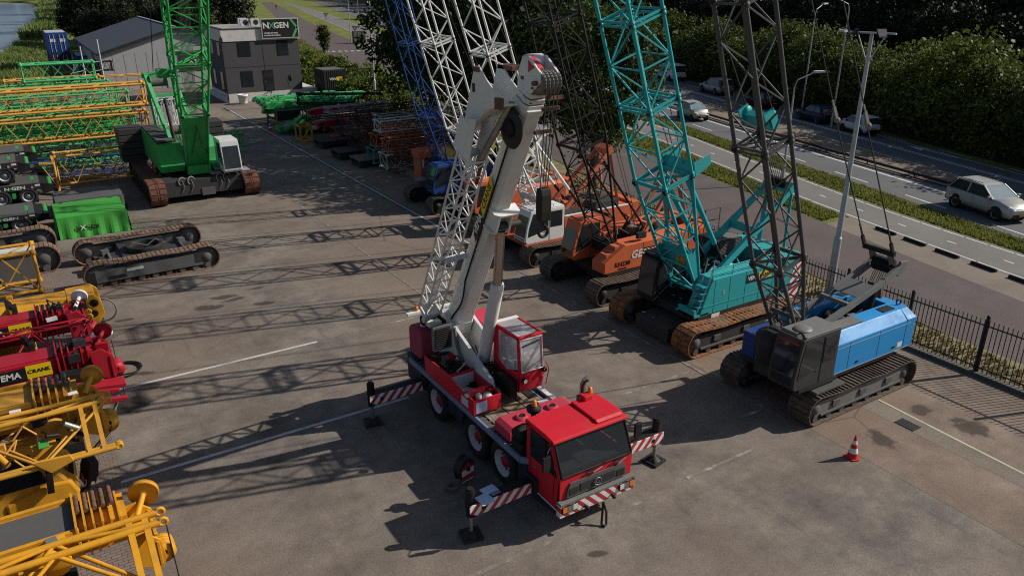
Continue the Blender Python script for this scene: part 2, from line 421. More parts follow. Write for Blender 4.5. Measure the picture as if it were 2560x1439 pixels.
GM = {
 'asphalt': groundmat('yard_asphalt', [(.28, (.1, .088, .077)), (.5, (.17, .149, .129)), (.72, (.23, .2, .17))], .36, 24, .88, .5, .6, stains, True, (.18, .135, .108)),
 'bay': groundmat('bay_asphalt', [(.28, (.12, .095, .078)), (.5, (.2, .155, .125)), (.72, (.26, .205, .17))], .42, 22, .9, .5, .6, stains, True, (.2, .14, .105)),
 'road': groundmat('road_asphalt', [(.3, (.105, .108, .112)), (.7, (.14, .143, .146))], .25, 20, .85, .3, .25),
 'street': groundmat('brick_street', [(.3, (.085, .075, .075)), (.5, (.11, .092, .09)), (.72, (.135, .115, .112))], .5, 14, .9, .4, .6, None, False, (.12, .09, .086)),
 'cycle': groundmat('cycle_path_asphalt', [(.3, (.15, .142, .132)), (.7, (.2, .188, .175))], .3, 20, .9, .25, .25),
 'sand': groundmat('paved_strip', [(.3, (.165, .14, .112)), (.7, (.235, .2, .165))], .5, 14, .95, .4, .4),
 'median': groundmat('median_paving', [(.3, (.17, .132, .098)), (.7, (.22, .175, .135))], .4, 16, .9, .3, .35),
 'grass': groundmat('grass_ground', [(.3, (.08, .1, .02)), (.5, (.15, .18, .035)), (.68, (.21, .225, .05)), (.85, (.25, .2, .085))], .55, 9, .95, .8, .6, None, False, (.13, .13, .035)),
 'drygrass': groundmat('dry_grass_ground', [(.3, (.13, .11, .06)), (.55, (.24, .2, .11)), (.8, (.17, .17, .06))], .8, 8, .95, .8, .6),
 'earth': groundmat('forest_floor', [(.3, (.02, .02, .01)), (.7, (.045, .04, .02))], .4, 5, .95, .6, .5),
 'line': groundmat('worn_white_line', [(.3, (.2, .185, .17)), (.42, (.45, .44, .42)), (.75, (.58, .57, .55))], 3.0, 40, .8, .2, .4),
 'faint': groundmat('faded_white_line', [(.35, (.15, .132, .115)), (.52, (.2, .18, .16)), (.7, (.4, .38, .36))], 2.2, 40, .85, .2, .5),
 'roadline': groundmat('road_line_paint', [(.25, (.45, .45, .44)), (.6, (.66, .66, .64))], 2.0, 30, .7, .1, .2),
 'yellowline': groundmat('pale_edge_line', [(.25, (.4, .36, .22)), (.6, (.5, .47, .34))], 2.0, 30, .8, .1, .2),
 'kerb': groundmat('kerb_concrete', [(.3, (.085, .078, .07)), (.7, (.16, .148, .132))], .9, 20, .95, .3, .4),
}
# brick paving strip under the parked crane booms
def brickmat():
    m, nt, b = newmat('pink_brick_paving')
    co = nt.nodes.new('ShaderNodeTexCoord').outputs['Object']
    br = nt.nodes.new('ShaderNodeTexBrick'); nt.links.new(co, br.inputs['Vector'])
    br.inputs['Scale'].default_value = 1.0; br.inputs['Brick Width'].default_value = .21; br.inputs['Row Height'].default_value = .105; br.inputs['Mortar Size'].default_value = .009
    br.inputs['Color1'].default_value = (.24, .17, .145, 1); br.inputs['Color2'].default_value = (.17, .125, .11, 1); br.inputs['Mortar'].default_value = (.05, .045, .03, 1)
    n1 = noise(nt, .9, 4, .6, co)
    c = mixc(nt, ramp(nt, n1, [(.4, (0, 0, 0)), (.7, (.6,)*3)]), br.outputs['Color'], (.13, .11, .085))
    nt.links.new(c, b.inputs['Base Color']); b.inputs['Roughness'].default_value = .9
    bump(nt, b, br.outputs['Fac'], -.4, .01); return m
GM['brick'] = brickmat()
M.update({'g_'+k: v for k, v in GM.items()})
def sheet(name, pts, z, mat):
    mb = MB(mat); mb.poly([(x, y, z) for x, y in pts]); return struct(mb.build(name))
sheet('ground', [(-500, -200), (700, -200), (700, 900), (-500, 900)], -.9, 'g_grass')
# terrain plate with the canal cut out
bank = [U(px, py, -.7) for px, py in ((-60, 235), (0, 168), (40, 132), (80, 102), (108, 78), (106, 52), (104, 40), (112, 28), (100, 14), (60, 8), (0, 6))]
bank = [(p.x, p.y) for p in bank]
mb = MB('g_grass')
mb.poly([(x, y, -.024) for x, y in [(-40, -80), (600, -80), (600, 800), (bank[-1][0], 800)]+bank[::-1]+[(-40, 60)]])
for a, b in zip(bank[:-1], bank[1:]): mb.add([(a[0], a[1], -.024), (b[0], b[1], -.024), (b[0]-1.5, b[1]-1, -.95), (a[0]-1.5, a[1]-1, -.95)], [(0, 1, 2, 3)])
struct(mb.build('verge'))
wm, nt, b = newmat('canal_water')
b.inputs['Base Color'].default_value = (.14, .18, .26, 1); b.inputs['Roughness'].default_value = .22; b.inputs['Specular IOR Level'].default_value = .6  # base colour lightened to hold the reflection of the sky
wn = noise(nt, .8, 4, .7, None, (.35, 1, 1)); bump(nt, b, wn, .22, .3)
M['water'] = wm
sheet('canal_water', [(-300, 60), (40, 60), (40, 600), (-300, 600)], -.7, 'water')
# the crane yard
sheet('yard', [(-16, -30), (25.15, -30), (25.15, 64), (29.5, 70), (29.5, 96), (27, 130), (4, 128), (-4, 104), (-16, 84)], -.004, 'g_asphalt')
sheet('crane_bay', [(17.75, -30), (24.9, -30), (24.9, 64), (17.75, 64)], .0, 'g_bay')
mb = MB('g_kerb'); mb.box(17.3, 17.72, 30, 81, -.1, .006); struct(mb.build('gutter'))
mb = MB('g_line'); mb.box(17.50, 17.6, 31, 81, -.05, .012); mb.use('g_faint'); mb.box(17.51, 17.59, 12.4, 31, -.05, .012)
for y0, y1 in ((25, 36.5), (37.3, 52), (53, 60)): mb.box(12.62, 12.72, y0, y1, -.05, .006)
struct(mb.build('yard_marking'))
for (ya, x0, x1, mt, w) in ((25.13, -1.5, 7.5, 'g_line', .13), (25.2, 7.6, 12.6, 'g_faint', .1), (19.75, .36, 8.6, 'g_line', .13), (11.9, 5.0, 12.2, 'g_faint', .12), (12.0, 13.0, 15.5, 'g_faint', .1), (37.4, 3, 17.3, 'g_faint', .09),
                            (16.3, 14.3, 17.3, 'g_faint', .1), (13.35, 16.4, 17.6, 'g_faint', .12), (21.6, 15.6, 17.3, 'g_faint', .09), (26.6, 15.6, 17.3, 'g_faint', .09)):
    mb = MB(mt); mb.add([(x0, ya-w/2, .004), (x1, ya-w/2, .004), (x1, ya+w/2, .004), (x0, ya+w/2, .004)], [(0, 1, 2, 3)]); struct(mb.build('yard_marking'))
sheet('brick_paving', [(-9, 5), (.42, 5), (.42, 44), (-9, 44)], .002, 'g_brick')
# drain channel strip of bricks in the bay, near the fence
sheet('drain_strip', [(19.95, -12), (20.75, -12), (20.85, 11.8), (20.1, 11.8)], .004, 'g_sand')
mb = MB('g_yellowline'); mb.add([(20.6, 6, .009), (20.68, 6, .009), (20.98, 11.8, .009), (20.9, 11.8, .009)], [(0, 1, 2, 3)]); struct(mb.build('yard_marking'))
g = U(2268, 1051); mb = MB('black'); mb.box(-.2, .2, -.3, .3, -.03, .012); mb.use('darkgrey')
for i in range(7): mb.box(-.2, .2, -.29+i*.09, -.26+i*.09, .01, .022)
tag(mb.build('drain_grate', loc=(20.35, 10.45, .006)), 'small dark iron drain grate set in the paved strip near the fence', 'drain')
mb = MB('g_kerb'); mb.box(25.0, 25.3, -30, 64, -.3, .12); struct(mb.build('fence_kerb'))
sheet('dry_verge', [(25.3, -30), (26.6, -30), (27.3, 14), (30.2, 36), (31.5, 44), (25.3, 64)], .006, 'g_drygrass')
# roads outside the fence
strip('street', c_st_l, c_st_r, -40, 390, 0, 'g_street')
strip('paved_strip', c_st_r, off(c_cy_l, -.25), -40, 24.6, .002, 'g_sand')
strip('cycle_path', off(c_cy_l, -.25), off(c_cy_r, .25), -40, 390, .004, 'g_cycle')
strip('road', c_rd_n, c_bar, -40, 390, .002, 'g_road')
strip('median', off(c_bar, .1), c_yel, -40, 390, .05, 'g_median')
strip('road', c_yel, off(c_hed, -.8), -40, 390, .002, 'g_road')
strip('road_marking', c_cy_l, off(c_cy_l, .1), -40, 300, .008, 'g_roadline', dash=(2.6, .12))
strip('road_marking', off(c_cy_r, -.1), c_cy_r, -40, 300, .008, 'g_roadline', dash=(1.2, .12))
strip('road_marking', lambda y: (c_cy_l(y)+c_cy_r(y))/2-.05, lambda y: (c_cy_l(y)+c_cy_r(y))/2+.05, -38, 120, .008, 'g_roadline', dash=(.5, 2.5))
strip('road_marking', c_dash, off(c_dash, .13), -37.2, 300, .008, 'g_roadline', dash=(3, 3))
strip('road_marking', c_wh_n, off(c_wh_n, .22), -40, 390, .008, 'g_roadline')
strip('road_marking', off(c_yel, .1), off(c_yel, .22), -40, 390, .058, 'g_yellowline')
strip('road_marking', c_dbl, off(c_dbl, .13), -40, 390, .008, 'g_roadline')
strip('road_marking', off(c_dbl, .3), off(c_dbl, .43), -40, 390, .008, 'g_roadline')
strip('road_marking', c_fds, off(c_fds, .13), -39, 300, .008, 'g_roadline', dash=(3, 3.2))
strip('road_marking', off(c_hed, -1.1), off(c_hed, -.98), -40, 390, .008, 'g_roadline')
# straight-on arrow painted on the far lane
ay = 32.2; ax = (c_fds(ay)+c_dbl(ay))/2+.4; s = .24
mb = MB('g_roadline'); mb.T = Matrix.Translation((ax, ay, .01)) @ Matrix.Rotation(-math.atan(s), 4, 'Z')
mb.poly([(-.1, -2.5, 0), (.1, -2.5, 0), (.1, .6, 0), (-.1, .6, 0)]); mb.poly([(-.55, .4, 0), (.55, .4, 0), (0, 2.2, 0)]); struct(mb.build('road_marking'))
# guard rail barrier along the median: dark strip with posts
mb = MB('charcoal'); y = -20
while y < 330:
    a = V((c_bar(y)+.05, y, .62)); b_ = V((c_bar(y+4)+.05, y+4, .3)); a.z = .3; mb.bar(a, b_, .14, .16); mb.cyl((a.x+.05, a.y, 0), (a.x+.05, a.y, .3), .05, n=6); y += 4
tag(mb.build('guard_rail'), 'long dark metal guard rail beside the paved median of the road', 'guard rail')
# side road crossing with give-way teeth, beyond the office
sheet('side_road', [(c_st_r(130)-1, 132), (c_cy_l(140), 128), (c_rd_n(143), 133), (c_rd_n(154), 146), (c_cy_l(152), 140), (c_st_r(146)-1, 146)], .006, 'g_cycle')
mb = MB('g_roadline')
for i in range(9):
    p = U(888+i*9-0, 66+i*.8, .012) if False else None
    q = V((46.6+i*1.0, 133.5-.35*i, .012)); mb.poly([q, q+V((.7, -.2, 0)), q+V((.5, 1.6, 0))])
struct(mb.build('road_marking'))
# ================================================================ THE RED AND WHITE TRUCK CRANE
def wheel(parent, c, r, w, side, rim='wheelwhite', hub='darkred', name='wheel', ax=(0, 1, 0), spokes=0):
    ax = V(ax)*side; c = V(c); mb = MB('rubber')
    mb.lathe([(r*.62, -w/2), (r*.93, -w/2), (r, -w*.36), (r, w*.36), (r*.93, w/2), (r*.62, w/2), (r*.58, w*.3)], c, ax, 22)
    for i in range(22):
        t = 2*PI*i/22; a = ax.orthogonal().normalized(); b = ax.cross(a)
        d = a*math.cos(t)+b*math.sin(t); mb.bar(c+d*r-ax*w*.42, c+d*r+ax*w*.42, .03*r/.6, .03, d)
    t_ = mb.build(name, parent)
    mb = MB(rim); mb.lathe([(r*.60, w*.5), (r*.60, w*.46), (r*.52, w*.42), (r*.5, w*.12), (r*.3, w*.02), (.01, w*.05)], c, ax, 20)
    mb.use(hub); mb.lathe([(r*.27, w*.02), (r*.27, w*.22), (r*.2, w*.36), (.01, w*.38)], c, ax, 12)
    if spokes:
        mb.use('black')
        for i in range(spokes):
            t = 2*PI*i/spokes; a = ax.orthogonal().normalized(); b = ax.cross(a); d = a*math.cos(t)+b*math.sin(t)
            mb.obox(c+d*r*.42+ax*w*.3, (r*.1, r*.1, r*.1), (0, 0, 0))
    else:
        mb.use('charcoal')
        for i in range(10):
            t = 2*PI*i/10; a = ax.orthogonal().normalized(); b = ax.cross(a); d = a*math.cos(t)+b*math.sin(t)
            mb.sphere(c+d*r*.4+ax*w*.1, r*.055, 6, 4)
    mb.build('rim', t_); return t_
def plate(parent, name, mat, pts, th, nrm):
    """thin quad/polygon plate with thickness th along nrm"""
    nrm = V(nrm).normalized()*th; mb = MB(mat); n = len(pts); vs = [V(p) for p in pts]+[V(p)+nrm for p in pts]
    mb.add(vs, [tuple(range(n))[::-1], tuple(range(n, 2*n))]+[(i, (i+1) % n, n+(i+1) % n, n+i) for i in range(n)])
    return mb.build(name, parent)
TC = thing('truck_crane', 'red and white truck crane with raised white telescopic boom in the middle of the yard', 'truck crane', (9.93, 16.2, 0), -PI/2)
mb = MB('navyframe'); mb.box(-3.7, 3.7, -.45, .45, .5, 1.1); mb.box(-3.95, -3.25, -1.12, 1.12, .5, 1.38)
mb.box(-3.2, 2.7, -.95, -.5, 1.0, 1.24); mb.box(-3.2, 2.7, .5, .95, 1.0, 1.24)
mb.use('black'); mb.tube([(-3.98, -1.05, .95), (-4.2, -1.05, .9), (-4.2, 1.05, .9), (-3.98, 1.05, .95)], .03)
for x in (-1.9, .4, 1.8): mb.cyl((x, -.95, .63), (x, .95, .63), .12, n=8)
mb.build('chassis', TC, .02)
mb = MB('midgrey'); mb.box(-3.6, 2.62, -1.14, 1.14, 1.25, 1.32)
for s in (-1, 1):
    mb.use('edgeblue'); mb.box(-3.6, 2.72, s*1.2-.03, s*1.2+.03, 1.2, 1.36); mb.box(-3.6, 2.62, s*.84-.02, s*.84+.02, 1.325, 1.36)
    mb.use('steel')
    for i in range(30):
        if s < 0: mb.box(-3.5+i*.2, -3.47+i*.2, -1.17, -.86, 1.325, 1.35)
    mb.use('edgeblue'); mb.bar((2.72, s*1.2, 1.28), (2.95, s*.98, 1.28), .06, .16)
mb.use('wood')
for i, (a, b_) in enumerate(((-.95, -.36), (-.34, .2), (.22, .84))): mb.box(-.7, 1.25, a, b_-.02, 1.325, 1.352)
mb.box(1.3, 2.5, -1.0, -.5, 1.325, 1.345)
mb.use('charcoal'); mb.box(-.2, .5, .55, .8, 1.36, 1.37); mb.use('white'); mb.box(.1, 1.1, .98, 1.12, 1.36, 1.44); mb.box(.75, 1.1, .6, .98, 1.36, 1.39)
mb.build('deck', TC)
for x0, x1 in ((-3.2, -2.6), (-1.2, -.3), (2.5, 2.9)):
    for s in (-1, 1):
        mb = MB('navyframe'); mb.prism([(x0, .62), (x1-.12, .62), (x1, .95), (x1, 1.2), (x0, 1.2)], 'y', s*1.1-.03, s*1.1+.03); mb.build('fender', TC)
for x in (-1.9, .4, 1.8):
    for s in (-1, 1): wheel(TC, (x, s*.97, .63), .62, .4, s)
# --- driving cab, hollow with a dashboard, seats and a steering wheel behind clear glass
cab = MB('red'); W = 1.08
cab.prism([(2.78, .62), (4.12, .62), (4.2, .98), (4.22, 1.56), (4.16, 1.56), (4.1, .98), (4.05, .7), (2.84, .7), (2.84, 2.36), (2.78, 2.36)], 'y', -W, W)
for s in (-1, 1):
    cab.prism([(2.78, .62), (4.12, .62), (4.2, .98), (4.22, 1.5), (2.78, 1.5)], 'y', s*W, s*(W-.04))
    cab.prism([(2.78, 1.5), (2.95, 1.5), (2.95, 2.36), (2.78, 2.36)], 'y', s*W, s*(W-.05))
    cab.prism([(3.72, 2.3), (3.9, 2.3), (4.22, 1.5), (4.1, 1.5)], 'y', s*W, s*(W-.07))
    cab.prism([(2.8, 2.28), (3.9, 2.28), (3.88, 2.37), (2.8, 2.37)], 'y', s*W, s*(W-.06))
cab.box(3.78, 3.9, -W, W, 2.28, 2.37); cabo = cab.build('cab', TC, .03)
mb = MB('red'); mb.prism([(2.74, 2.34), (3.96, 2.34), (3.93, 2.41), (3.6, 2.45), (2.78, 2.45)], 'y', -W-.02, W+.02); mb.prism([(2.8, 2.45), (3.88, 2.44), (3.8, 2.5), (2.82, 2.52)], 'y', .22, W-.08)
mb.box(2.78, 3.02, .5, .75, 2.5, 2.64); mb.build('cab_roof', TC, .02)
plate(TC, 'windshield', 'darkcabglass', [(3.9, -W+.08, 2.27), (4.215, -W+.08, 1.6), (4.215, W-.08, 1.6), (3.9, W-.08, 2.27)], .012, (.9, 0, .42))
mb = MB('black'); q = [(3.91, -W+.05, 2.3), (4.23, -W+.05, 1.57), (4.23, W-.05, 1.57), (3.91, W-.05, 2.3)]; mb.tube(q+q[:1], .028, 6); mb.tube([(4.07, -.02, 1.93), (4.07, .0, 1.95)], .01)
mb.build('window_seal', TC)
for s in (-1, 1):
    plate(TC, 'side_window', 'glass', [(2.98, s*(W-.01), 1.52), (4.06, s*(W-.01), 1.52), (3.74, s*(W-.01), 2.26), (2.98, s*(W-.01), 2.26)][::s], .012, (0, s, 0))
    mb = MB('black'); mb.tube([(3.62, s*(W+.012), 1.5), (3.62, s*(W+.012), 2.27)], .02); mb.tube([(3.0, s*(W+.005), .72), (3.0, s*(W+.005), 1.5)], .006); mb.tube([(3.95, s*(W+.005), .9), (4.0, s*(W+.005), 1.5)], .006)
    mb.use('steel'); mb.box(3.1, 3.25, s*(W+.01)-.012, s*(W+.01)+.012, 1.3, 1.34); mb.build('door_trim', TC)
mb = MB('midgrey'); mb.box(3.75, 4.08, -1.0, 1.0, 1.2, 1.6); mb.box(3.1, 4.0, -.32, .3, .75, 1.62); mb.use('charcoal'); mb.box(2.95, 3.4, .42, .92, .8, 1.2); mb.box(2.9, 3.05, .42, .92, 1.2, 1.85)
mb.box(2.95, 3.4, -.92, -.42, .8, 1.2); mb.box(2.9, 3.05, -.92, -.42, 1.2, 1.85); mb.use('black'); mb.torus((3.7, .66, 1.72), (-.6, 0, .8), .2, .018, 18, 6); mb.bar((3.7, .48, 1.72), (3.7, .84, 1.72), .03, .02); mb.cyl((3.7, .66, 1.72), (3.85, .66, 1.5), .03)
mb.build('cab_interior', TC)
mb = MB('black')
for y in (-.35, .45):
    mb.tube([(4.26, y, 1.5), (4.27, y+.55, 1.62)], .012); mb.tube([(4.25, y+.25, 1.44), (4.26, y+.0, 1.5)], .018)
mb.use('steel'); mb.tube([(4.27, -.15, 1.45), (4.25, .12, 1.5)], .016); mb.tube([(4.27, .6, 1.42), (4.25, .85, 1.5)], .016); mb.build('wiper', TC)
mb = MB('midgrey'); mb.prism([(-.88, 1.16), (-.8, 1.36), (.8, 1.36), (.88, 1.16), (.88, .98), (-.88, .98)], 'x', 4.2, 4.25); mb.use('charcoal'); mb.box(4.25, 4.262, -.52, .52, 1.06, 1.26)
mb.box(4.25, 4.262, -.82, -.58, 1.04, 1.22); mb.box(4.25, 4.262, .58, .82, 1.04, 1.22)
for i in range(5): mb.use('darkgrey'); mb.box(4.262, 4.272, -.5, .5, 1.07+i*.04, 1.085+i*.04)
mb.build('grille', TC)
mb = MB('steel'); mb.torus((4.29, -.02, 1.16), (1, 0, 0), .1, .013, 16, 5); mb.bar((4.28, -.15, 1.04), (4.28, .1, 1.04), .02, .02); em = mb.build('emblem', TC)
text('G', .17, 'steel', frame((4.285, -.02, 1.16), (0, 1, 0), (0, 0, 1)), em, 'emblem_letter')
mb = MB('grey'); mb.box(4.15, 4.33, -1.12, 1.12, .86, .93); mb.use('rwx'); mb.prism([(4.15, .86), (4.32, .86), (4.3, .52), (4.15, .52)], 'y', -1.12, 1.12); bump_o = mb.build('bumper', TC, .01)
mb = MB('navyframe'); mb.prism([(2.8, .3), (4.1, .45), (4.15, .9), (2.8, .62)], 'y', -1.05, -.6); mb.prism([(2.8, .3), (4.1, .45), (4.15, .9), (2.8, .62)], 'y', .6, 1.05); mb.use('white'); mb.box(2.82, 4.1, -W-.012, -W, .62, .66); mb.box(2.82, 4.1, W, W+.012, .62, .66); mb.build('step_box', TC)
for s in (-1, 1):
    mb = MB('black'); mb.box(4.3, 4.34, *sorted((s*.62, s*1.08)), .66, .84); hl = mb.build('headlight', TC)
    mb = MB('lamp'); mb.box(4.34, 4.352, *sorted((s*.64, s*.77)), .68, .82); mb.use('grey'); mb.box(4.34, 4.35, *sorted((s*.79, s*.92)), .68, .82); mb.build('lens', hl)
    mb = MB('indicator'); mb.box(4.34, 4.352, *sorted((s*.94, s*1.06)), .68, .82); mb.build('turn_signal', hl)
    mb = MB('black'); mb.tube([(3.85, s*1.08, 2.3), (4.05, s*1.34, 2.25), (4.05, s*1.34, 1.75), (3.98, s*1.1, 1.62)], .014); mb.obox((4.05, s*1.36, 1.98), (.07, .2, .38), (0, 0, 0)); mb.build('mirror', TC, .01)
    mb = MB('black'); mb.cyl((4.32, s*.4, .62), (4.42, s*.4, .62), .035); mb.sphere((4.42, s*.4, .62), .05, 8, 5); mb.build('tow_pin', TC)
mb = MB('black')
mb.tube([(4.36, .12, .55), (4.42, .06, .3), (4.5, -.02, .04)], .028); mb.tube([(4.36, .12, .55), (4.46, .15, .3), (4.56, .08, .04)], .028); mb.tube([(4.5, -.02, .04), (4.58, .0, .03), (4.56, .08, .04)], .03); mb.build('hanging_tow_strap', TC)
# engine cover with two fillers, exhaust and air filter
mb = MB('redfade'); mb.prism([(-1.1, 1.36), (-1.1, 1.62), (-.95, 1.7), (1.0, 1.7), (1.15, 1.62), (1.15, 1.36)], 'x', 1.32, 2.05)
for y in (-.5, .45): mb.lathe([(.2, 1.69), (.15, 1.76), (.14, 1.78), (.09, 1.78), (.09, 1.7)], (1.68, y, 0), Z, 16)
ec = mb.build('engine_cover', TC, .05)
mb = MB('black')
for y in (-.5, .45): mb.cyl((1.68, y, 1.70), (1.68, y, 1.76), .088, n=12)
mb.build('filler_hole', ec)
mb = MB('rust'); mb.cyl((2.3, .97, 1.35), (2.3, .97, 2.2), .15, n=14); mb.use('chrome'); mb.tube([(2.3, .97, 2.2), (2.3, .97, 2.52), (2.34, 1.0, 2.66), (2.42, 1.06, 2.74)], .075, 10); mb.build('exhaust', TC)
mb = MB('black'); mb.lathe([(.0, -.2), (.2, -.2), (.22, -.1), (.22, .1), (.2, .2), (0, .2)], (2.4, -.93, 1.78), (0, 1, .1), 16); mb.box(2.15, 2.65, -1.1, -.7, 1.35, 1.6); mb.lathe([(.0, 0), (.17, 0), (.19, .1), (.0, .2)], (2.42, -.62, 2.32), Z, 14); mb.cyl((2.42, -.62, 1.7), (2.42, -.62, 2.32), .07); mb.build('air_filter', TC)
for p in ((2.45, -.62, 2.5), (2.85, .78, 2.64)):
    mb = MB('indicator'); mb.lathe([(.0, .13), (.05, .12), (.065, .0), (.07, -.02)], p, Z, 12); mb.use('black'); mb.cyl((p[0], p[1], p[2]-.1), (p[0], p[1], p[2]-.02), .05); mb.build('beacon', TC)
mb = MB('black'); mb.bar((2.2, -.1, 1.75), (2.75, .35, 2.05), .07, .07); mb.box(2.1, 2.3, -.2, .05, 1.7, 1.85); mb.build('bracket', TC)
# --- outriggers
for x, nm in ((3.15, 'front'), (-2.75, 'rear')):
    for s in (-1, 1):
        mb = MB('black'); mb.box(x-.15, x+.15, *sorted((s*.4, s*2.92)), .72, .98); mb.use('charcoal'); mb.box(x-.2, x+.2, *sorted((s*.4, s*1.2)), .66, 1.04); og = mb.build('outrigger_beam', TC, .01)
        mb = MB('rw'); mb.prism([(s*1.28, .72), (s*2.75, .68), (s*2.96, .78), (s*2.96, .99), (s*1.28, .99)], 'x', x+.155, x+.185)
        mb.use('black'); mb.cyl((x+.18, s*2.6, .84), (x+.2, s*2.6, .84), .055, n=12); mb.build('warning_plate', og)
        mb = MB('black'); mb.cyl((x, s*2.85, .6), (x, s*2.85, 1.32), .11, n=12); mb.cyl((x, s*2.85, 1.32), (x, s*2.85, 1.36), .08, n=12); mb.use('steel'); mb.cyl((x, s*2.85, .1), (x, s*2.85, .62), .05); mb.build('jack', og)
        mb = MB('charcoal'); mb.T = Matrix.Translation((x, s*2.85, 0)) @ Matrix.Rotation(.2*s, 4, 'Z'); mb.box(-.24, .24, -.24, .24, .005, .07); mb.lathe([(.2, .07), (.1, .15), (.05, .17)], (0, 0, 0), Z, 8)
        for i in range(4): mb.bar((.22*math.cos(i*PI/2+.78), .22*math.sin(i*PI/2+.78), .08), (.05*math.cos(i*PI/2+.78), .05*math.sin(i*PI/2+.78), .15), .03, .04)
        mb.build('foot_pad', og)
# --- turntable and upper works
mb = MB('charcoal'); mb.cyl((-1.2, 0, 1.32), (-1.2, 0, 1.5), .78, n=28); mb.use('black'); mb.cyl((-1.2, 0, 1.5), (-1.2, 0, 1.56), .7, n=28); mb.build('turntable', TC)
for s, y in ((-1, -.37), (1, .37)):
    mb = MB('white'); mb.prism([(.12, 1.5), (.2, 1.62), (.02, 1.95), (-2.7, 2.98), (-2.95, 2.95), (-3.0, 2.5), (-2.3, 1.56)], 'y', y-.035, y+.035); mb.use('whitegrey')
    mb.bar((.03, y, 1.96), (-2.72, y, 3.0), .1, .03); mb.build('side_plate', TC, .01)
mb = MB('whitegrey'); mb.box(-2.3, .0, -.34, .34, 1.56, 1.62); mb.box(-3.05, -2.95, -.9, .6, 2.86, 2.95); mb.box(-2.98, -2.5, -.36, .36, 1.9, 2.4); mb.use('black')
for i in range(9):
    y = random.uniform(-.25, .25); a = (random.uniform(-.3, .05), y, 1.65); mb.tube([a, (a[0]-.4, y*.6, 1.95+random.random()*.3), (-1.3, y*.3, 1.8), (-1.9, y, 2.1)], .022)
mb.build('upper_frame', TC)
tr = MB('red'); tr.prism([(-2.4, 1.95), (-2.3, 1.42), (.55, 1.42), (.55, 1.86), (-.3, 1.9), (-1.1, 2.0)], 'y', -1.27, -1.23); tr.box(.5, .55, -1.23, -.42, 1.42, 1.84); tr.box(-.05, 0, -1.23, -.42, 1.45, 1.86); tr.box(-.95, -.9, -1.23, -.42, 1.45, 1.95); tr.box(-2.4, .5, -.46, -.42, 1.45, 1.86)
tr.box(-.0, .27, -1.25, -.42, 1.83, 1.88); tr.use('whitegrey'); tr.box(-2.35, .5, -1.23, -.46, 1.43, 1.47); tr.box(-.9, -.05, -1.225, -1.21, 1.47, 1.88); tr.box(-.9, -.88, -1.2, -.46, 1.47, 1.88); tr.use('paper'); tr.box(.552, .556, -1.2, -.86, 1.46, 1.78); tr.box(-.12, .25, -1.276, -1.272, 1.5, 1.74)
tr.build('tool_tray', TC, .008)
mb = MB('whitegrey'); mb.lathe([(0, 0), (.13, 0), (.15, .06), (.15, .3), (.1, .38), (0, .4)], (.38, -.75, 1.48), Z, 14); mb.lathe([(0, 0), (.09, 0), (.09, .26), (0, .34)], (.32, -.98, 1.6), Z, 12); mb.use('hose'); mb.tube([(.4, -.62, 1.8), (.3, -.55, 2.0), (.2, -.7, 1.9), (.35, -.6, 1.55)], .02); mb.build('filter_canister', TC)
mb = MB('steel'); rnd = random.Random(4)
for i in range(26):
    p = V((rnd.uniform(-2.2, -1.05), rnd.uniform(-1.1, -.5), rnd.uniform(1.5, 2.05))); mb.use(rnd.choice(['black', 'black', 'charcoal', 'steel', 'whitegrey'])); 
    if i % 3: mb.tube([p, p+V((rnd.uniform(-.3, .3), rnd.uniform(-.25, .25), rnd.uniform(-.1, .25))), p+V((rnd.uniform(-.4, .4), rnd.uniform(-.2, .2), rnd.uniform(-.2, .1)))], rnd.uniform(.02, .04), 6)
    else: mb.obox(p, (rnd.uniform(.12, .35), rnd.uniform(.1, .25), rnd.uniform(.1, .3)), (0, 0, rnd.random()))
mb.torus((-1.55, -.6, 1.95), (.6, .4, .6), .16, .02, 14, 5); mb.build('engine', TC)
mb = MB('grey'); mb.box(-2.06, -1.94, -1.16, -.56, 2.22, 2.98); mb.use('black'); mb.box(-1.94, -1.92, -1.1, -.62, 2.28, 2.92); mb.use('charcoal')
for i in range(11): mb.box(-1.92, -1.905, -1.1, -.62, 2.3+i*.057, 2.32+i*.057)
mb.use('grey'); mb.tube([(-1.9, -.5, 2.85), (-1.8, -.48, 2.3), (-1.5, -.5, 1.9)], .05); mb.build('radiator', TC, .015)
mb = MB('pink'); mb.prism([(-3.75, 1.5), (-3.0, 1.5), (-2.85, 1.7), (-2.85, 2.3), (-3.0, 2.45), (-3.6, 2.45), (-3.75, 2.3)], 'y', -1.12, -.5); mb.use('white'); mb.lathe([(.12, 2.44), (.12, 2.52), (0, 2.54)], (-3.3, -.8, 0), Z, 12); mb.build('fuel_tank', TC, .05)
mb = MB('white'); mb.box(-3.35, -3.2, -1.35, .2, 2.9, 2.97); mb.box(-3.3, -2.7, -.9, -.5, 2.62, 2.75); mb.use('black'); mb.lathe([(.16, -.2), (.16, .2)], (-3.1, -.75, 2.72), (0, 1, 0), 12); mb.box(-3.2, -2.6, -.45, -.1, 2.5, 2.8); mb.use('indicator'); mb.lathe([(.06, 0), (.06, .1), (0, .13)], (-3.35, -1.0, 2.98), Z, 10); mb.build('winch_frame', TC)
mb = MB('redfade'); mb.box(-2.9, -1.0, .48, 1.12, 1.45, 2.2); mb.prism([(-2.9, 2.2), (-1.0, 2.2), (-1.2, 2.55), (-2.9, 2.75)], 'y', .55, 1.1); mb.use('white'); mb.bar((-2.9, .5, 2.35), (-.9, .5, 2.25), .05, .08); mb.build('counterweight', TC, .02)
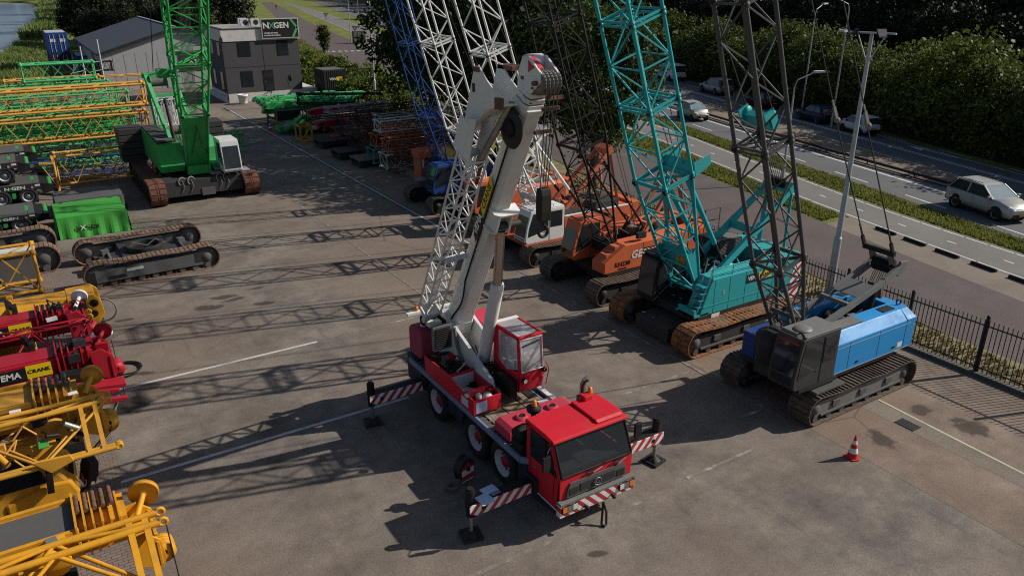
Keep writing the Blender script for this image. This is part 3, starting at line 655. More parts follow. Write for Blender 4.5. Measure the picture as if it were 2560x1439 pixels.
# crane operator cab
cc = MB('red'); y0, y1 = .1, .88
cc.prism([(-.72, 1.72), (.6, 1.72), (.66, 2.0), (.66, 2.36), (.6, 2.36), (.56, 1.8), (-.66, 1.8), (-.66, 3.3), (-.72, 3.3)], 'y', y0, y1)
for y in (y0, y1-.04):
    cc.prism([(-.72, 1.72), (.6, 1.72), (.66, 2.0), (.66, 2.36), (.0, 2.2), (-.72, 2.45)], 'y', y, y+.04)
    cc.prism([(-.72, 2.4), (-.42, 2.3), (-.42, 3.3), (-.72, 3.3)], 'y', y, y+.04); cc.prism([(.56, 2.3), (.66, 2.3), (.58, 3.34), (.48, 3.34)], 'y', y, y+.05); cc.prism([(-.72, 3.24), (.58, 3.26), (.58, 3.36), (-.72, 3.34)], 'y', y, y+.06)
cc.box(.48, .58, y0, y1, 3.28, 3.36); cc.use('white'); cc.box(-.74, -.6, y0, y1, 3.3, 3.37); cco = cc.build('operator_cab', TC, .02)
plate(cco, 'front_window', 'cabglass', [(.668, y0+.06, 2.38), (.668, y1-.06, 2.38), (.59, y1-.06, 3.27), (.59, y0+.06, 3.27)], .012, (1, 0, .1))
plate(cco, 'side_window', 'cabglass', [(-.42, y0+.01, 2.32), (.0, y0+.01, 2.2), (.56, y0+.01, 2.4), (.48, y0+.01, 3.24), (-.42, y0+.01, 3.24)], .01, (0, -1, 0))
plate(cco, 'side_window', 'cabglass', [(-.42, y1-.01, 2.32), (.0, y1-.01, 2.2), (.56, y1-.01, 2.4), (.48, y1-.01, 3.24), (-.42, y1-.01, 3.24)][::-1], .01, (0, 1, 0))
plate(cco, 'roof_window', 'cabglass', [(-.58, y0+.07, 3.32), (.48, y0+.07, 3.33), (.48, y1-.07, 3.33), (-.58, y1-.07, 3.32)], .01, (0, 0, 1))
mb = MB('white'); mb.tube([(.69, y0+.05, 2.36), (.69, y1-.05, 2.36), (.605, y1-.05, 3.28), (.605, y0+.05, 3.28), (.69, y0+.05, 2.36)], .016); mb.use('whitegrey'); mb.box(-.3, .1, .3, .7, 1.9, 2.3); mb.box(-.42, -.26, .3, .7, 2.3, 2.95); mb.use('charcoal'); mb.box(.3, .5, .2, .4, 1.85, 2.5); mb.tube([(.2, .25, 2.0), (.2, .25, 2.5)], .03); mb.bar((.63, .2, 3.1), (.62, .75, 3.18), .03, .03); mb.build('cab_fittings', cco)
mb = MB('black'); mb.box(-.2, .55, -.12, .09, 1.6, 2.1); mb.lathe([(.075, 0), (.075, .08), (.05, .1)], (.68, .22, 2.12), (1, 0, 0), 12); mb.lathe([(.075, 0), (.075, .08), (.05, .1)], (.68, .86, 2.3), (1, 0, 0), 12); mb.use('lamp'); mb.cyl((.77, .22, 2.12), (.785, .22, 2.12), .06); mb.use('red'); mb.tube([(.68, .95, 1.8), (.75, 1.0, 2.3), (.68, .93, 2.5)], .016); mb.build('work_light', cco)
mb = MB('black'); mb.lathe([(.08, 0), (.08, .1)], (.3, -1.3, 1.98), (.7, -.7, 0), 10); mb.use('lamp'); mb.lathe([(.07, .1), (0, .105)], (.3, -1.3, 1.98), (.7, -.7, 0), 10); mb.build('work_light', TC)
# --- telescopic boom
D = V((.477, 0, .879)); NN = V((-.879, 0, .477)); B0 = V((-1.0, 0, 5.5))
def bp(t, y, n): return B0+D*t+V((0, y, 0))+NN*n
def boomsec(mb, t0, t1, w0, h0, w1, h1, off=0, ch=.25):
    vs = []
    for t, w, h in ((t0, w0, h0), (t1, w1, h1)):
        for y, n in ((-.5, -.5+ch), (-.5+ch*.6, -.5), (.5-ch*.6, -.5), (.5, -.5+ch), (.5, .5), (-.5, .5)): vs.append(bp(t, y*w, n*h+off))
    fs = [(i, (i+1) % 6, 6+(i+1) % 6, 6+i) for i in range(6)]+[(5, 4, 3, 2, 1, 0), (6, 7, 8, 9, 10, 11)]
    return mb.add(vs, fs)
mb = MB('white'); boomsec(mb, -3.35, 4.55, .6, .62, .54, .5); boomsec(mb, 4.45, 4.62, .62, .58, .62, .58)
for i in range(5): boomsec(mb, 4.6+i*.15, 4.72+i*.15, .6-i*.04, .48-i*.03, .6-i*.04, .48-i*.03)
mb.use('whitegrey'); boomsec(mb, -3.4, -2.9, .68, .66, .66, .64); bm = mb.build('boom', TC, .012)
mb = MB('black'); boomsec(mb, 4.62, 5.2, .5, .4, .45, .34); mb.build('inner_section', bm)
# hose along the edge of the boom, wavy at the bottom, and the reel
pts = [bp(t, -.335, -.1+(.0 if t > -1.3 else .12*math.sin((t+1.3)*2.6)-.02)) for t in [x*.25-3.2 for x in range(31)]]
mb = MB('hose'); mb.tube(pts, .026, 6); mb.build('hydraulic_hose', bm)
mb = MB('charcoal'); rc = V((1.05, -.36, 9.02)); mb.lathe([(.0, .0), (.3, .0), (.46, .03), (.48, .05), (.46, .07), (.3, .09), (0, .1)], rc, (0, -1, 0), 26); mb.use('black'); mb.lathe([(.0, .1), (.2, .1), (.22, .14), (0, .15)], rc, (0, -1, 0), 20); mb.build('hose_reel', bm)
for t0, t1, mt in ((.25, 1.12, 'black'), (1.12, 2.2, 'lemon')):
    plate(bm, 'name_panel', mt, [bp(t0, -.325, -.02), bp(t0+.22, -.325, .22), bp(t1+.22, -.325, .22), bp(t1, -.325, -.02)][::-1], .008, (0, -1, 0))
text('VEMA', .26, 'white', frame(bp(.8, -.336, .1), D, NN), bm, bold=.008, shear=.15)
text('CRANE', .25, 'black', frame(bp(1.77, -.336, .1), D, NN), bm)
mb = MB('white'); 
for t0, t1, w0, w1 in ((.95, 1.0, -.34, .36), (1.52, 1.58, -.32, .46)):
    q = [bp(t, y, n) for t in (t0, t1) for y, n in ((w0, -.1), (w0, -.4), (w0+.15, -.5), (w1-.1, -.5), (w1, -.38), (w1, -.1))]; mb.add(q, [(5, 4, 3, 2, 1, 0), (6, 7, 8, 9, 10, 11)]+[(i, (i+1) % 6, 6+(i+1) % 6, 6+i) for i in range(6)])
for y in (-.2, .2): mb.prism([(-.25, 0), (.25, 0), (.2, -.0)], 'y', y, y+.01)
for y in (-.22, .16):
    mb.add([bp(.95, y, -.24), bp(1.58, y, -.24), bp(1.55, y, -.5), bp(1.05, y, -.55)]+[bp(.95, y+.06, -.24), bp(1.58, y+.06, -.24), bp(1.55, y+.06, -.5), bp(1.05, y+.06, -.55)], [(0, 1, 2, 3), (7, 6, 5, 4), (0, 4, 5, 1), (1, 5, 6, 2), (2, 6, 7, 3), (3, 7, 4, 0)])
mb.use('darkgrey'); mb.cyl(bp(1.15, -.1, -.42), bp(1.15, .55, -.42), .09, n=12); mb.build('cylinder_bracket', bm, .008)
L = lambda Y, X, z: V((16.2-Y, X-9.93, z))
mb = MB('white'); a, b_ = L(17.35, 9.93, 1.9), L(16.5, 9.93, 4.6); mb.cyl(a, b_, .185, n=18); mb.cyl(b_, b_+(b_-a).normalized()*.06, .17, n=18); cyl_o = mb.build('lift_cylinder', TC)
mb = MB('chrome'); mb.cyl(b_, bp(1.0, 0, -.45), .13, n=16); mb.build('piston_rod', cyl_o)
# boom head
mb = MB('white')
for y in (-.25, .2): mb.prism([(1.02, 9.75), (1.1, 10.3), (1.26, 10.62), (1.5, 10.64), (1.98, 10.32), (1.98, 10.12), (1.6, 9.85)], 'y', y, y+.05)
mb.box(1.2, 1.6, -.24, .24, 9.95, 10.02); mb.use('whitegrey'); mb.cyl((1.34, -.2, 10.5), (1.34, .2, 10.5), .17, n=16); mb.use('redfade'); mb.prism([(1.5, 10.3), (1.75, 10.42), (1.5, 10.56)], 'y', -.258, -.25); mb.prism([(1.45, 10.6), (1.85, 10.38), (1.85, 10.42), (1.45, 10.65)], 'y', -.2, -.08); mb.use('rust'); mb.box(1.2, 1.32, -.262, -.25, 10.12, 10.2); mb.box(1.62, 1.72, -.262, -.25, 9.95, 10.0); hd = mb.build('boom_head', TC, .01)
mb = MB('ropegrey')
for i in range(5):
    y = -.2+i*.1; mb.lathe([(.1, -.03), (.27, -.035), (.22, -.008), (.22, .008), (.27, .035), (.1, .03)], (1.84, y, 10.1), (0, 1, 0), 22)
mb.use('rust'); mb.cyl((1.84, -.36, 10.1), (1.84, .38, 10.1), .055); mb.build('sheave', hd)
mb = MB('rust')
for t in (4.1, 4.75, 5.05): mb.bar(bp(t, .05, -.42), bp(t+.02, .5, -.42), .09, .08)
mb.build('rope_guide', hd)
# stowed lattice jib beside the boom, its adapter and the big channel bracket at the head
J0 = V((-1.52, -.83, 5.5)); mb = MB('white'); lattice(mb, J0-D*2.6, J0+D*3.1, (0, 1, 0), NN, .5, .42, .56, .5, 12, .032, .02, 'N'); jb = mb.build('lattice_jib', TC)
mb = MB('whitegrey'); a = J0-D*2.6
mb.add([a+V((0, -.28, 0))+NN*.24, a+V((0, .25, 0))+NN*.24, a-D*.5+NN*.1, a-D*.4-NN*.2+V((0, -.2, 0)), a+V((0, -.28, 0))-NN*.25, a+V((0, .28, 0))-NN*.25], [(0, 1, 2), (3, 4, 0), (0, 2, 3), (1, 5, 2), (5, 4, 3), (5, 3, 2)])
for sg in (-.25,): mb.bar(J0+D*sg-V((0, .1, 0))-NN*.28, J0+D*sg+V((0, .52, 0))-NN*.2, .2, .04, D)
mb.build('jib_mount', jb)
mb = MB('white'); a = J0+D*3.1
for y in (-.28, .22):
    mb.add([a+V((0, y+o, 0))+NN*n+D*d for o in (0, .05) for d, n in ((0, -.26), (0, .26), (.9, .3), (1.2, -.1))], [(0, 1, 2, 3), (7, 6, 5, 4), (0, 4, 5, 1), (1, 5, 6, 2), (2, 6, 7, 3), (3, 7, 4, 0)])
mb.bar(a+NN*.24+V((0, -.27, 0)), a+D*.9+NN*.28+V((0, -.27, 0)), .5, .04, (0, 1, 0)); mb.box(-.2, -.1, -1.1, -.55, 8.2, 8.35); mb.use('steel'); mb.cyl(a+D*.1+V((0, .1, -.3)), a+D*1.7+V((0, .45, 0))-NN*.3, .085, n=10); mb.use('rust'); mb.cyl(a-D*.4+V((0, .2, -.4)), a+D*.3+V((0, .2, -.3)), .05, n=8); mb.build('jib_adapter', jb, .008)
hb = MB('white')
for y in (-.82, -.2): hb.prism([(-.55, 8.72), (.08, 10.3), (.28, 10.38), (.62, 10.1), (1.15, 9.78), (1.2, 9.55), (.6, 9.42), (-.1, 8.72)], 'y', y, y+.035)
hb.prism([(-.5, 8.8), (.75, 9.5), (1.2, 9.6), (1.2, 9.55), (.75, 9.44), (-.45, 8.74)], 'y', -.79, -.2); hb.use('rust'); hb.box(1.05, 1.3, -.86, -.76, 9.5, 9.75); hb.box(1.0, 1.5, -.2, -.14, 9.6, 9.75); hb.box(.05, .35, -.84, -.76, 10.22, 10.33); hb.box(.1, .75, -.2, .15, 10.25, 10.35); hb.use('charcoal'); hb.box(.0, .12, -.83, -.815, 9.75, 9.95); hb.build('jib_head_bracket', jb, .006)
# hook block hanging from the boom head
hk = V(TC.matrix_world.inverted() @ UX(1362, 520, 10.0)) if False else V((16.2-13.95, .03, 0))
zb = UX(1362, 460, 9.95).z; zt = UX(1362, 540, 9.95).z; ze = UX(1360, 582, 9.95).z
mb = MB('rope')
for i in range(4): mb.cyl((2.08, -.16+i*.11, 10.05), (2.1, -.3+i*.06, zb-.1), .012, n=5)
mb.build('hoist_rope', TC)
HB = thing('hook_block', 'black hook block hanging on ropes from the truck crane boom head', 'hook block', (9.93-.2, 16.2-2.1, zt), -PI/2)
mb = MB('black'); h = zb-zt; mb.prism([(-.1, 0), (.1, 0), (.12, h*.3), (.12, h*.8), (.08, h), (-.08, h), (-.12, h*.8), (-.12, h*.3)], 'y', -.14, .14); mb.build('cheek_plates', HB, .02)
mb = MB('charcoal'); r = (zt-ze)*.3; mb.cyl((0, 0, 0), (0, 0, -.12), .06); mb.torus((0, 0, -.12-r*1.2), (1, 0, 0), r, .04, 16, 6, -.6, 4.2); mb.build('hook', HB)
# papers lying on the front outrigger
PS = MB('paper'); PS.T = Matrix.Translation((7.55, 13.05, .985)) @ Matrix.Rotation(.1, 4, 'Z')
PS.box(-.33, .02, -.28, .1, .0, .006); PS.box(-.06, .32, .0, .27, .006, .012); PS.use('edgeblue'); PS.box(.05, .3, -.12, -.01, .012, .016)
tag(PS.build('paper_sheets'), 'pale blue paper sheets lying on the front outrigger beam of the red truck crane', 'papers')
# red and white hook block on the asphalt
HG = thing('hook_block', 'dark hook block with red and white chevrons standing on the asphalt beside the red truck', 'hook block', (7.95, 14.95, 0), R(15))
mb = MB('charcoal')
for y in (-.13, .09): mb.prism([(.34*math.cos(t)*.75, .45+.36*math.sin(t)) for t in [i*2*PI/14 for i in range(14)]], 'y', y, y+.04)
mb.cyl((0, -.12, .5), (0, .12, .5), .27, n=18); mb.cyl((0, -.18, .5), (0, .18, .5), .06); mb.build('cheek_plates', HG)
mb = MB('rw')
for y in (-.14, .135): mb.prism([(-.2, .15), (.2, .15), (.22, .55), (0, .68), (-.22, .55)], 'y', y, y+.006)
mb.build('warning_plate', HG)
mb = MB('midgrey'); mb.torus((-.42, 0, .1), (.1, .2, 1), .14, .05, 16, 7, 0, 4.6); mb.cyl((-.15, 0, .2), (-.3, 0, .12), .05); mb.build('hook', HG)
# ================================================================ CRAWLER CRANES
def track(parent, yc, x0, x1, H, W, mat, pitch, fmat='darkgrey', inset=.06, grouser=.02, pads=False, smat='charcoal', z0=0.0, slope=False):
    r = H/2; t = .035; mb = MB(mat); path = []
    L = (x1-x0)-2*r; n = max(8, int(round((2*L+2*PI*r)/pitch))); per = (2*L+2*PI*r); w = per/n
    for i in range(n):
        s = i*w
        if s < L: p = (x0+r+s, H); tg = (1, 0)
        elif s < L+PI*r: a = (s-L)/r; p = (x1-r+r*math.sin(a), r+r*math.cos(a)); tg = (math.cos(a), -math.sin(a))
        elif s < 2*L+PI*r: q = s-L-PI*r; p = (x1-r-q, 0); tg = (-1, 0)
        else: a = (s-2*L-PI*r)/r; p = (x0+r-r*math.sin(a), r-r*math.cos(a)); tg = (-math.cos(a), math.sin(a))
        sag = 0
        if s < L: sag = -.045*math.sin(PI*s/L*2)**2-.03*math.sin(PI*s/L)
        T = V((tg[0], 0, tg[1])); nn = V((-tg[1], 0, tg[0])); c = V((p[0], yc, p[1]+z0+sag))-nn*t*.5
        rm = Matrix((T, V((0, 1, 0)), nn)).transposed()
        mb.obox(c, (w*.93, W*(1 if i % 2 or not pads else .985), t), rm)
        if pads:
            for sy in (-1, 1): mb.obox(c+V((0, sy*W*.27, 0))+nn*.025, (w*.8, W*.36, .03), rm)
            mb.obox(c+nn*.03, (w*.5, W*.09, .04), rm)
        else: mb.obox(c+nn*(t*.5+grouser*.5)-T*w*.3, (w*.14, W, grouser), rm)
        for sy in (-1, 1): mb.obox(c-nn*.05+V((0, sy*W*.14, 0)), (w*.7, W*.08, .08), rm)
    tr = mb.build('crawler_track', parent)
    mb = MB(fmat); y0, y1 = yc-W*.33, yc+W*.33; h = H
    mb.prism([(x0+r*1.0, z0+h*.22), (x1-r*1.0, z0+h*.22), (x1-r*.75, z0+h*.5), (x1-r*1.15, z0+h*.74), (x0+r*1.15, z0+h*.74), (x0+r*.75, z0+h*.5)], 'y', y0, y1)
    mb.use(smat); mb.box(x0+r*1.4, x1-r*1.4, y1, y1+.06, z0+h*.22, z0+h*.3); mb.box(x0+r*1.4, x1-r*1.4, y0-.06, y0, z0+h*.22, z0+h*.3)
    k = int((x1-x0-2*r)/.55)
    for i in range(k+1):
        x = x0+r+(x1-x0-2*r)*i/k; mb.cyl((x, yc-W*.36, z0+h*.15), (x, yc+W*.36, z0+h*.15), h*.12, n=10)
    for i in range(3):
        x = x0+r*1.5+(x1-x0-3*r)*(i+.5)/3
        for yy in (y1, y0-.05): mb.box(x-.16, x+.16, yy, yy+.05, z0+h*.4, z0+h*.62)
    mb.build('track_frame', tr, .01)
    for x, nm in ((x0+r, 'sprocket'), (x1-r, 'idler')):
        mb = MB(smat); mb.lathe([(.01, -W*.38), (r*.35, -W*.36), (r*.4, -W*.3), (r*.82, -W*.26), (r*.86, -W*.2), (r*.86, W*.2), (r*.82, W*.26), (r*.4, W*.3), (r*.35, W*.36), (.01, W*.38)], (x, yc, z0+r), (0, 1, 0), 20)
        mb.build(nm, tr)
    return tr
def carbody(T, hw, H, mat='charcoal', x0=-1.2, x1=1.2):
    mb = MB(mat); mb.box(x0, x1, -hw, hw, H*.35, H*.75); mb.prism([(x0-.5, H*.4), (x1+.5, H*.4), (x1+.4, H*.7), (x0-.4, H*.7)], 'y', -hw*.45, hw*.45); mb.cyl((0, 0, H*.7), (0, 0, H+.12), .72, n=26); mb.build('car_body', T, .015)
def boom(T, foot, slope, w, d, mat, secs, rc=.05, rb=.026, footlen=3.6, pat='N', plate_foot=None, tip=True, bay=.95, joint='black', hz=True, yo=0.0):
    """foot: (x, z) of the foot pins; slope: forward run per metre of height; secs: lengths of the inserts"""
    D_ = V((slope, 0, 1)).normalized(); N_ = V((-D_.z, 0, D_.x)); P0 = V((foot[0], yo, foot[1])); out = []
    mb = MB(mat); lattice(mb, P0+D_*.25, P0+D_*footlen, (0, 1, 0), N_, w*.96, .16, w, d, 4, rc, rb, pat)
    for y in (-w*.46, w*.46): mb.lathe([(.1, -.07), (.16, -.06), (.16, .06), (.1, .07)], P0+V((0, y, 0)), (0, 1, 0), 12); mb.bar(P0+V((0, y, 0)), P0+D_*.5+V((0, y, 0)), .1, .16)
    mb.cyl(P0+D_*footlen*.35+V((0, -w/2, 0)), P0+D_*footlen*.35+V((0, w/2, 0)), rc*1.1, n=8)
    if plate_foot:
        pl = plate_foot*footlen; dd = .16+(d-.16)*plate_foot
        for y in (-w*.5, w*.5-.02):
            q = [P0-N_*.1, P0+N_*.1, P0+D_*pl+N_*dd*.5, P0+D_*pl*.85, P0+D_*pl-N_*dd*.5]
            mb.add([p+V((0, y, 0)) for p in q]+[p+V((0, y+.025, 0)) for p in q], [(0, 1, 2, 3, 4), (9, 8, 7, 6, 5)]+[(i, (i+1) % 5, 5+(i+1) % 5, 5+i) for i in range(5)])
        mb.bar(P0+D_*pl*.5, P0+D_*pl*.95, w, .03, N_)
    o = mb.build('boom_foot', T); out.append(o); t = footlen; k = 0
    for s in secs:
        mb = MB(mat); n = max(2, int(round(s/bay)))
        lattice(mb, P0+D_*(t+.06), P0+D_*(t+s-.06), (0, 1, 0), N_, w, d, w, d, n, rc, rb, pat, hz)
        mb.use(joint)
        for y in (-.5, .5):
            for q in (-.5, .5): c = P0+D_*t+V((0, y*w, 0))+N_*q*d; mb.cyl(c-V((0, .06, 0)), c+V((0, .06, 0)), rc*1.8, n=10); mb.bar(c-D_*.12, c+D_*.12, rc*1.3, rc*2.4, N_)
        out.append(mb.build('boom_section', T)); t += s
    if tip:
        mb = MB(mat); lattice(mb, P0+D_*(t+.06), P0+D_*(t+3.6), (0, 1, 0), N_, w, d, w*.8, .3, 4, rc, rb, pat); hd = P0+D_*(t+3.7)
        for y in (-w*.35, w*.3): mb.prism([(hd.x-.3, hd.z-.5), (hd.x+.5, hd.z-.3), (hd.x+.4, hd.z+.2), (hd.x-.3, hd.z+.25)], 'y', y, y+.05)
        mb.use('charcoal'); mb.cyl(hd+V((.2, -w*.3, 0)), hd+V((.2, w*.3, 0)), .32, n=18); o = mb.build('boom_tip', T)
    return P0+D_*(t+3.5), D_, N_
def ropes(T, a, b_, ys, r=.014, name='pendant_rope', mat='rope', b_ys=None):
    for i, y in enumerate(ys):
        mb = MB(mat); y2 = b_ys[i] if b_ys else y; mb.cyl((a[0], y, a[1]), (b_[0], y2, b_[1]), r, n=5, cap=False); mb.build(name, T)
def drum(T, x, z, w=.5, r=.22, y=0, mat='charcoal', rope='ropegrey'):
    mb = MB(rope); mb.cyl((x, y-w/2, z), (x, y+w/2, z), r*.72, n=18)
    for i in range(int(w/.045)): mb.torus((x, y-w/2+.03+i*.045, z), (0, 1, 0), r*.72, .018, 16, 4)
    mb.use(mat); mb.lathe([(.05, -.02), (r*1.15, -.02), (r*1.15, .02), (.05, .02)], (x, y-w/2, z), (0, 1, 0), 20); mb.lathe([(.05, -.02), (r*1.15, -.02), (r*1.15, .02), (.05, .02)], (x, y+w/2, z), (0, 1, 0), 20); mb.build('winch_drum', T)
def cabin(T, x0, x1, y0, y1, z0, z1, mat, rake=.12, roofmat=None, skirt=.45, mid=None, near=1, split=True, fill=None):
    """operator cab: front at x1; near: +1 when the door side is y1"""
    mb = MB(mat); sk = z0+(z1-z0)*skirt*.55; h = z1-z0
    mb.prism([(x0, z0), (x1-.1, z0), (x1, z0+.12), (x1, sk), (x1-rake*.3, z0+h*.5), (x1-rake, z1-.02), (x1-rake-.1, z1), (x0, z1)], 'y', y0, y1); c = mb.build('cab', T, .025)
    g = 'glass'; e = .006
    plate(c, 'windshield', g, [(x1+e, y0+.07, sk+.04), (x1+e, y1-.07, sk+.04), (x1-rake*.3+e, y1-.07, z0+h*.5), (x1-rake+e*2, y1-.07, z1-.1), (x1-rake+e*2, y0+.07, z1-.1), (x1-rake*.3+e, y0+.07, z0+h*.5)], .006, (1, 0, .05))
    plate(c, 'windshield', g, [(x1+e, y0+.1, z0+.16), (x1+e, y1-.1, z0+.16), (x1+e, y1-.1, sk-.04), (x1+e, y0+.1, sk-.04)], .006, (1, 0, 0))
    for y, s in ((y1, 1), (y0, -1)):
        q = [(x0+(x1-x0)*.42, z0+h*.36), (x1-.14, z0+h*.22), (x1-.12-rake*.3, z0+h*.5), (x1-rake-.12, z1-.14), (x0+(x1-x0)*.42, z1-.14)]
        pts = [(a, y+s*e, b_) for a, b_ in q]; plate(c, 'side_window', g, pts if s < 0 else pts[::-1], .006, (0, s, 0))
        q = [(x0+.12, z0+h*.42), (x0+(x1-x0)*.36, z0+h*.42), (x0+(x1-x0)*.36, z1-.14), (x0+.12, z1-.14)]
        pts = [(a, y+s*e, b_) for a, b_ in q]; plate(c, 'rear_side_window', g, pts if s < 0 else pts[::-1], .006, (0, s, 0))
        mb = MB('black'); xx = x0+(x1-x0)*.39; mb.tube([(xx, y+s*.006, z0+.05), (xx, y+s*.006, z1-.08)], .008, 5); mb.tube([(x0+(x1-x0)*.45, y+s*.012, z0+h*.3), (x0+(x1-x0)*.52, y+s*.012, z0+h*.3)], .012, 5); mb.build('door_seam', c)
    mb = MB(roofmat or mat); mb.prism([(x0-.02, z1+.004), (x1-rake-.08, z1+.004), (x1-rake-.14, z1+.05), (x0+.02, z1+.05)], 'y', y0+.02, y1-.02); mb.build('cab_roof', c, .015)
    return c
def handrail(T, pts, h=.9, mat='grey', name='handrail'):
    mb = MB(mat); pts = [V(p) for p in pts]
    for p in pts: mb.cyl(p, p+Z*h, .018, n=6)
    for a, b_ in zip(pts[:-1], pts[1:]):
        for k in (.5, 1.0): mb.cyl(a+Z*h*k, b_+Z*h*k, .018, n=6)
    return mb.build(name, T)
def clutter(T, name, x0, x1, y0, y1, z0, z1, n, mats, seed):
    r_ = random.Random(seed); mb = MB('black')
    for i in range(n):
        mb.use(r_.choice(mats)); p = V((r_.uniform(x0, x1), r_.uniform(y0, y1), r_.uniform(z0, z1)))
        k = r_.random()
        if k < .4: mb.obox(p, (r_.uniform(.1, .5), r_.uniform(.1, .35), r_.uniform(.08, .35)), (0, 0, r_.uniform(-.2, .2)))
        elif k < .7: mb.cyl(p, p+V((r_.uniform(-.3, .3), r_.uniform(-.4, .4), r_.uniform(-.05, .25))), r_.uniform(.03, .1), n=8)
        else: mb.tube([p, p+V((r_.uniform(-.3, .3), r_.uniform(-.3, .3), .25)), p+V((r_.uniform(-.5, .5), r_.uniform(-.3, .3), 0))], .022)
    return mb.build(name, T)

# ---------------------------------------------------------------- 1: blue crane with the dark grey boom
T = thing('crawler_crane', 'blue crawler crane with dark grey cab and dark grey lattice boom by the fence', 'crawler crane', (20.3, 13.58, 0), PI)
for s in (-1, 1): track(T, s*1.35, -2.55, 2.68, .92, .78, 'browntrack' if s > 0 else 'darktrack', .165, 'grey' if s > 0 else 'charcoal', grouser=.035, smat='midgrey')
carbody(T, 1.1, .95); mb = MB('charcoal'); mb.box(-1.9, 2.4, -1.25, 1.25, 1.02, 1.14); mb.box(1.2, 2.9, .5, 1.42, 1.1, 1.22); mb.use('midgrey'); mb.box(1.0, 2.3, 1.25, 1.6, .96, 1.02)
for i in range(5): mb.box(1.0, 2.3, 1.27+i*.07, 1.3+i*.07, 1.02, 1.04)
mb.build('deck', T)
for s in (-1, 1):
    mb = MB('blue'); mb.prism([(s*.5, 1.15), (s*1.28, 1.15), (s*1.28, 2.12), (s*1.0, 2.42), (s*.5, 2.45)], 'x', -2.28, 1.35 if s > 0 else .6); eh = mb.build('engine_housing', T, .02)
    mb = MB('galv'); mb.box(-2.6, 1.34, *sorted((s*1.285, s*1.275)), 1.15, 1.18); mb.box(-2.5, 1.34, *sorted((s*1.288, s*1.27)), 1.99, 2.01); mb.use('black')
    for x in (-.9, -2.28, .55): mb.box(x-.006, x+.006, *sorted((s*1.284, s*1.27)), 1.2, 2.1)
    for x in (-1.75, .1): mb.box(x-.07, x+.07, *sorted((s*1.295, s*1.27)), 1.3, 1.36)
    mb.box(-2.1, -1.5, *sorted((s*.6, s*.9)), 2.43, 2.452); mb.use('white'); mb.box(-2.2, -1.95, *sorted((s*1.287, s*1.27)), 1.25, 1.42); mb.build('panel_trim', eh)
    if s > 0: mb = MB('grey'); mb.box(-.35, 1.3, .55, .98, 2.44, 2.47); mb.build('roof_panel', eh)
mb = MB('blue'); mb.prism([(-2.28, -1.28), (-2.28, 1.28), (-2.75, 1.28), (-2.95, 1.0), (-2.95, -1.0), (-2.75, -1.28)], 'z', 1.15, 2.15)
vs = [(-2.28, -1.28, 2.15), (-2.28, 1.28, 2.15), (-2.75, 1.28, 2.15), (-2.95, 1.0, 2.15), (-2.95, -1.0, 2.15), (-2.75, -1.28, 2.15)]; vt = [(-2.28, -1.0, 2.42), (-2.28, 1.0, 2.42), (-2.6, 1.0, 2.42), (-2.72, .8, 2.42), (-2.72, -.8, 2.42), (-2.6, -1.0, 2.42)]
mb.add(vs+vt, [(i, 6+i, 6+(i+1) % 6, (i+1) % 6) for i in range(6)]+[(6, 11, 10, 9, 8, 7)])
for y in (-.75, .75): mb.use('deepblue'); mb.torus((-2.5, y, 2.52), (.3, 1, 0), .09, .025, 14, 6)
mb.build('counterweight', T, .02)
mb = MB('black'); mb.box(-2.25, .6, -.48, .48, 1.15, 1.5); mb.build('winch_bay', T)
drum(T, -.6, 1.95, .7, .34, 0, 'black', 'midgrey'); drum(T, .2, 1.9, .7, .3, 0, 'black', 'ropegrey'); clutter(T, 'machinery', -2.1, .4, -.4, .4, 1.6, 2.2, 26, ['black', 'charcoal', 'steel', 'dullrust'], 11)
c = cabin(T, 1.36, 3.2, .5, 1.42, 1.22, 2.82, 'darkgrey', .2, 'grey', .5)
mb = MB('grey'); mb.sphere((2.5, .95, 2.87), .3, 14, 8, (1, .9, .3)); mb.use('black')
for p in ((3.0, 1.3, 2.95), (2.9, .45, 2.98)): mb.lathe([(.1, 0), (.1, .1), (.07, -.02)], p, (1, .2, -.2), 12)
mb.use('lamp')
for p in ((3.0, 1.3, 2.95), (2.9, .45, 2.98)): q = V(p)+V((.1, .02, -.02)); mb.lathe([(.085, 0), (0, .01)], q, (1, .2, -.2), 12)
mb.build('roof_light', c)
mb = MB('rust'); mb.box(3.02, 3.04, .62, 1.3, 2.42, 2.66); mb.build('sun_visor', c)
mb = MB('deepblue'); mb.box(1.1, 2.35, -1.25, -.72, 1.1, 1.95)
for i in range(4): mb.box(2.35, 2.37, -1.22, -.75, 1.2+i*.18, 1.3+i*.18)
mb.build('side_tank', T, .02)
mb = MB('charcoal'); mb.lathe([(.42, 0), (.5, .15), (.5, .75), (.46, .92), (.2, 1.0), (0, 1.0)], (2.35, -.05, 1.45), (.2, 0, 1), 14); mb.prism([(1.5, 1.0), (2.7, 1.0), (2.5, 2.1), (1.6, 2.3)], 'y', -.45, .4); mb.build('boom_foot_cover', T)
tipp, D_, N_ = boom(T, (1.75, 1.9), .36, 1.0, .95, 'boomgrey', [3.7, 3.9, 3.9, 3.9, 3.9], .06, .028, 3.0, 'N', None, True, .95, 'black', False)
for s in (-1, 1):
    mb = MB('grey'); y = s*.48; mb.bar((1.3, y, 2.3), (-1.9, y, 3.25), .12, .22); mb.bar((-1.9, y, 3.25), (-2.75, y*.95, 3.6), .12, .26); mb.prism([(-2.55, 3.3), (-2.95, 3.45), (-3.0, 3.75), (-2.6, 3.8)], 'y', y-.04, y+.04); mb.build('gantry_arm', T, .01)
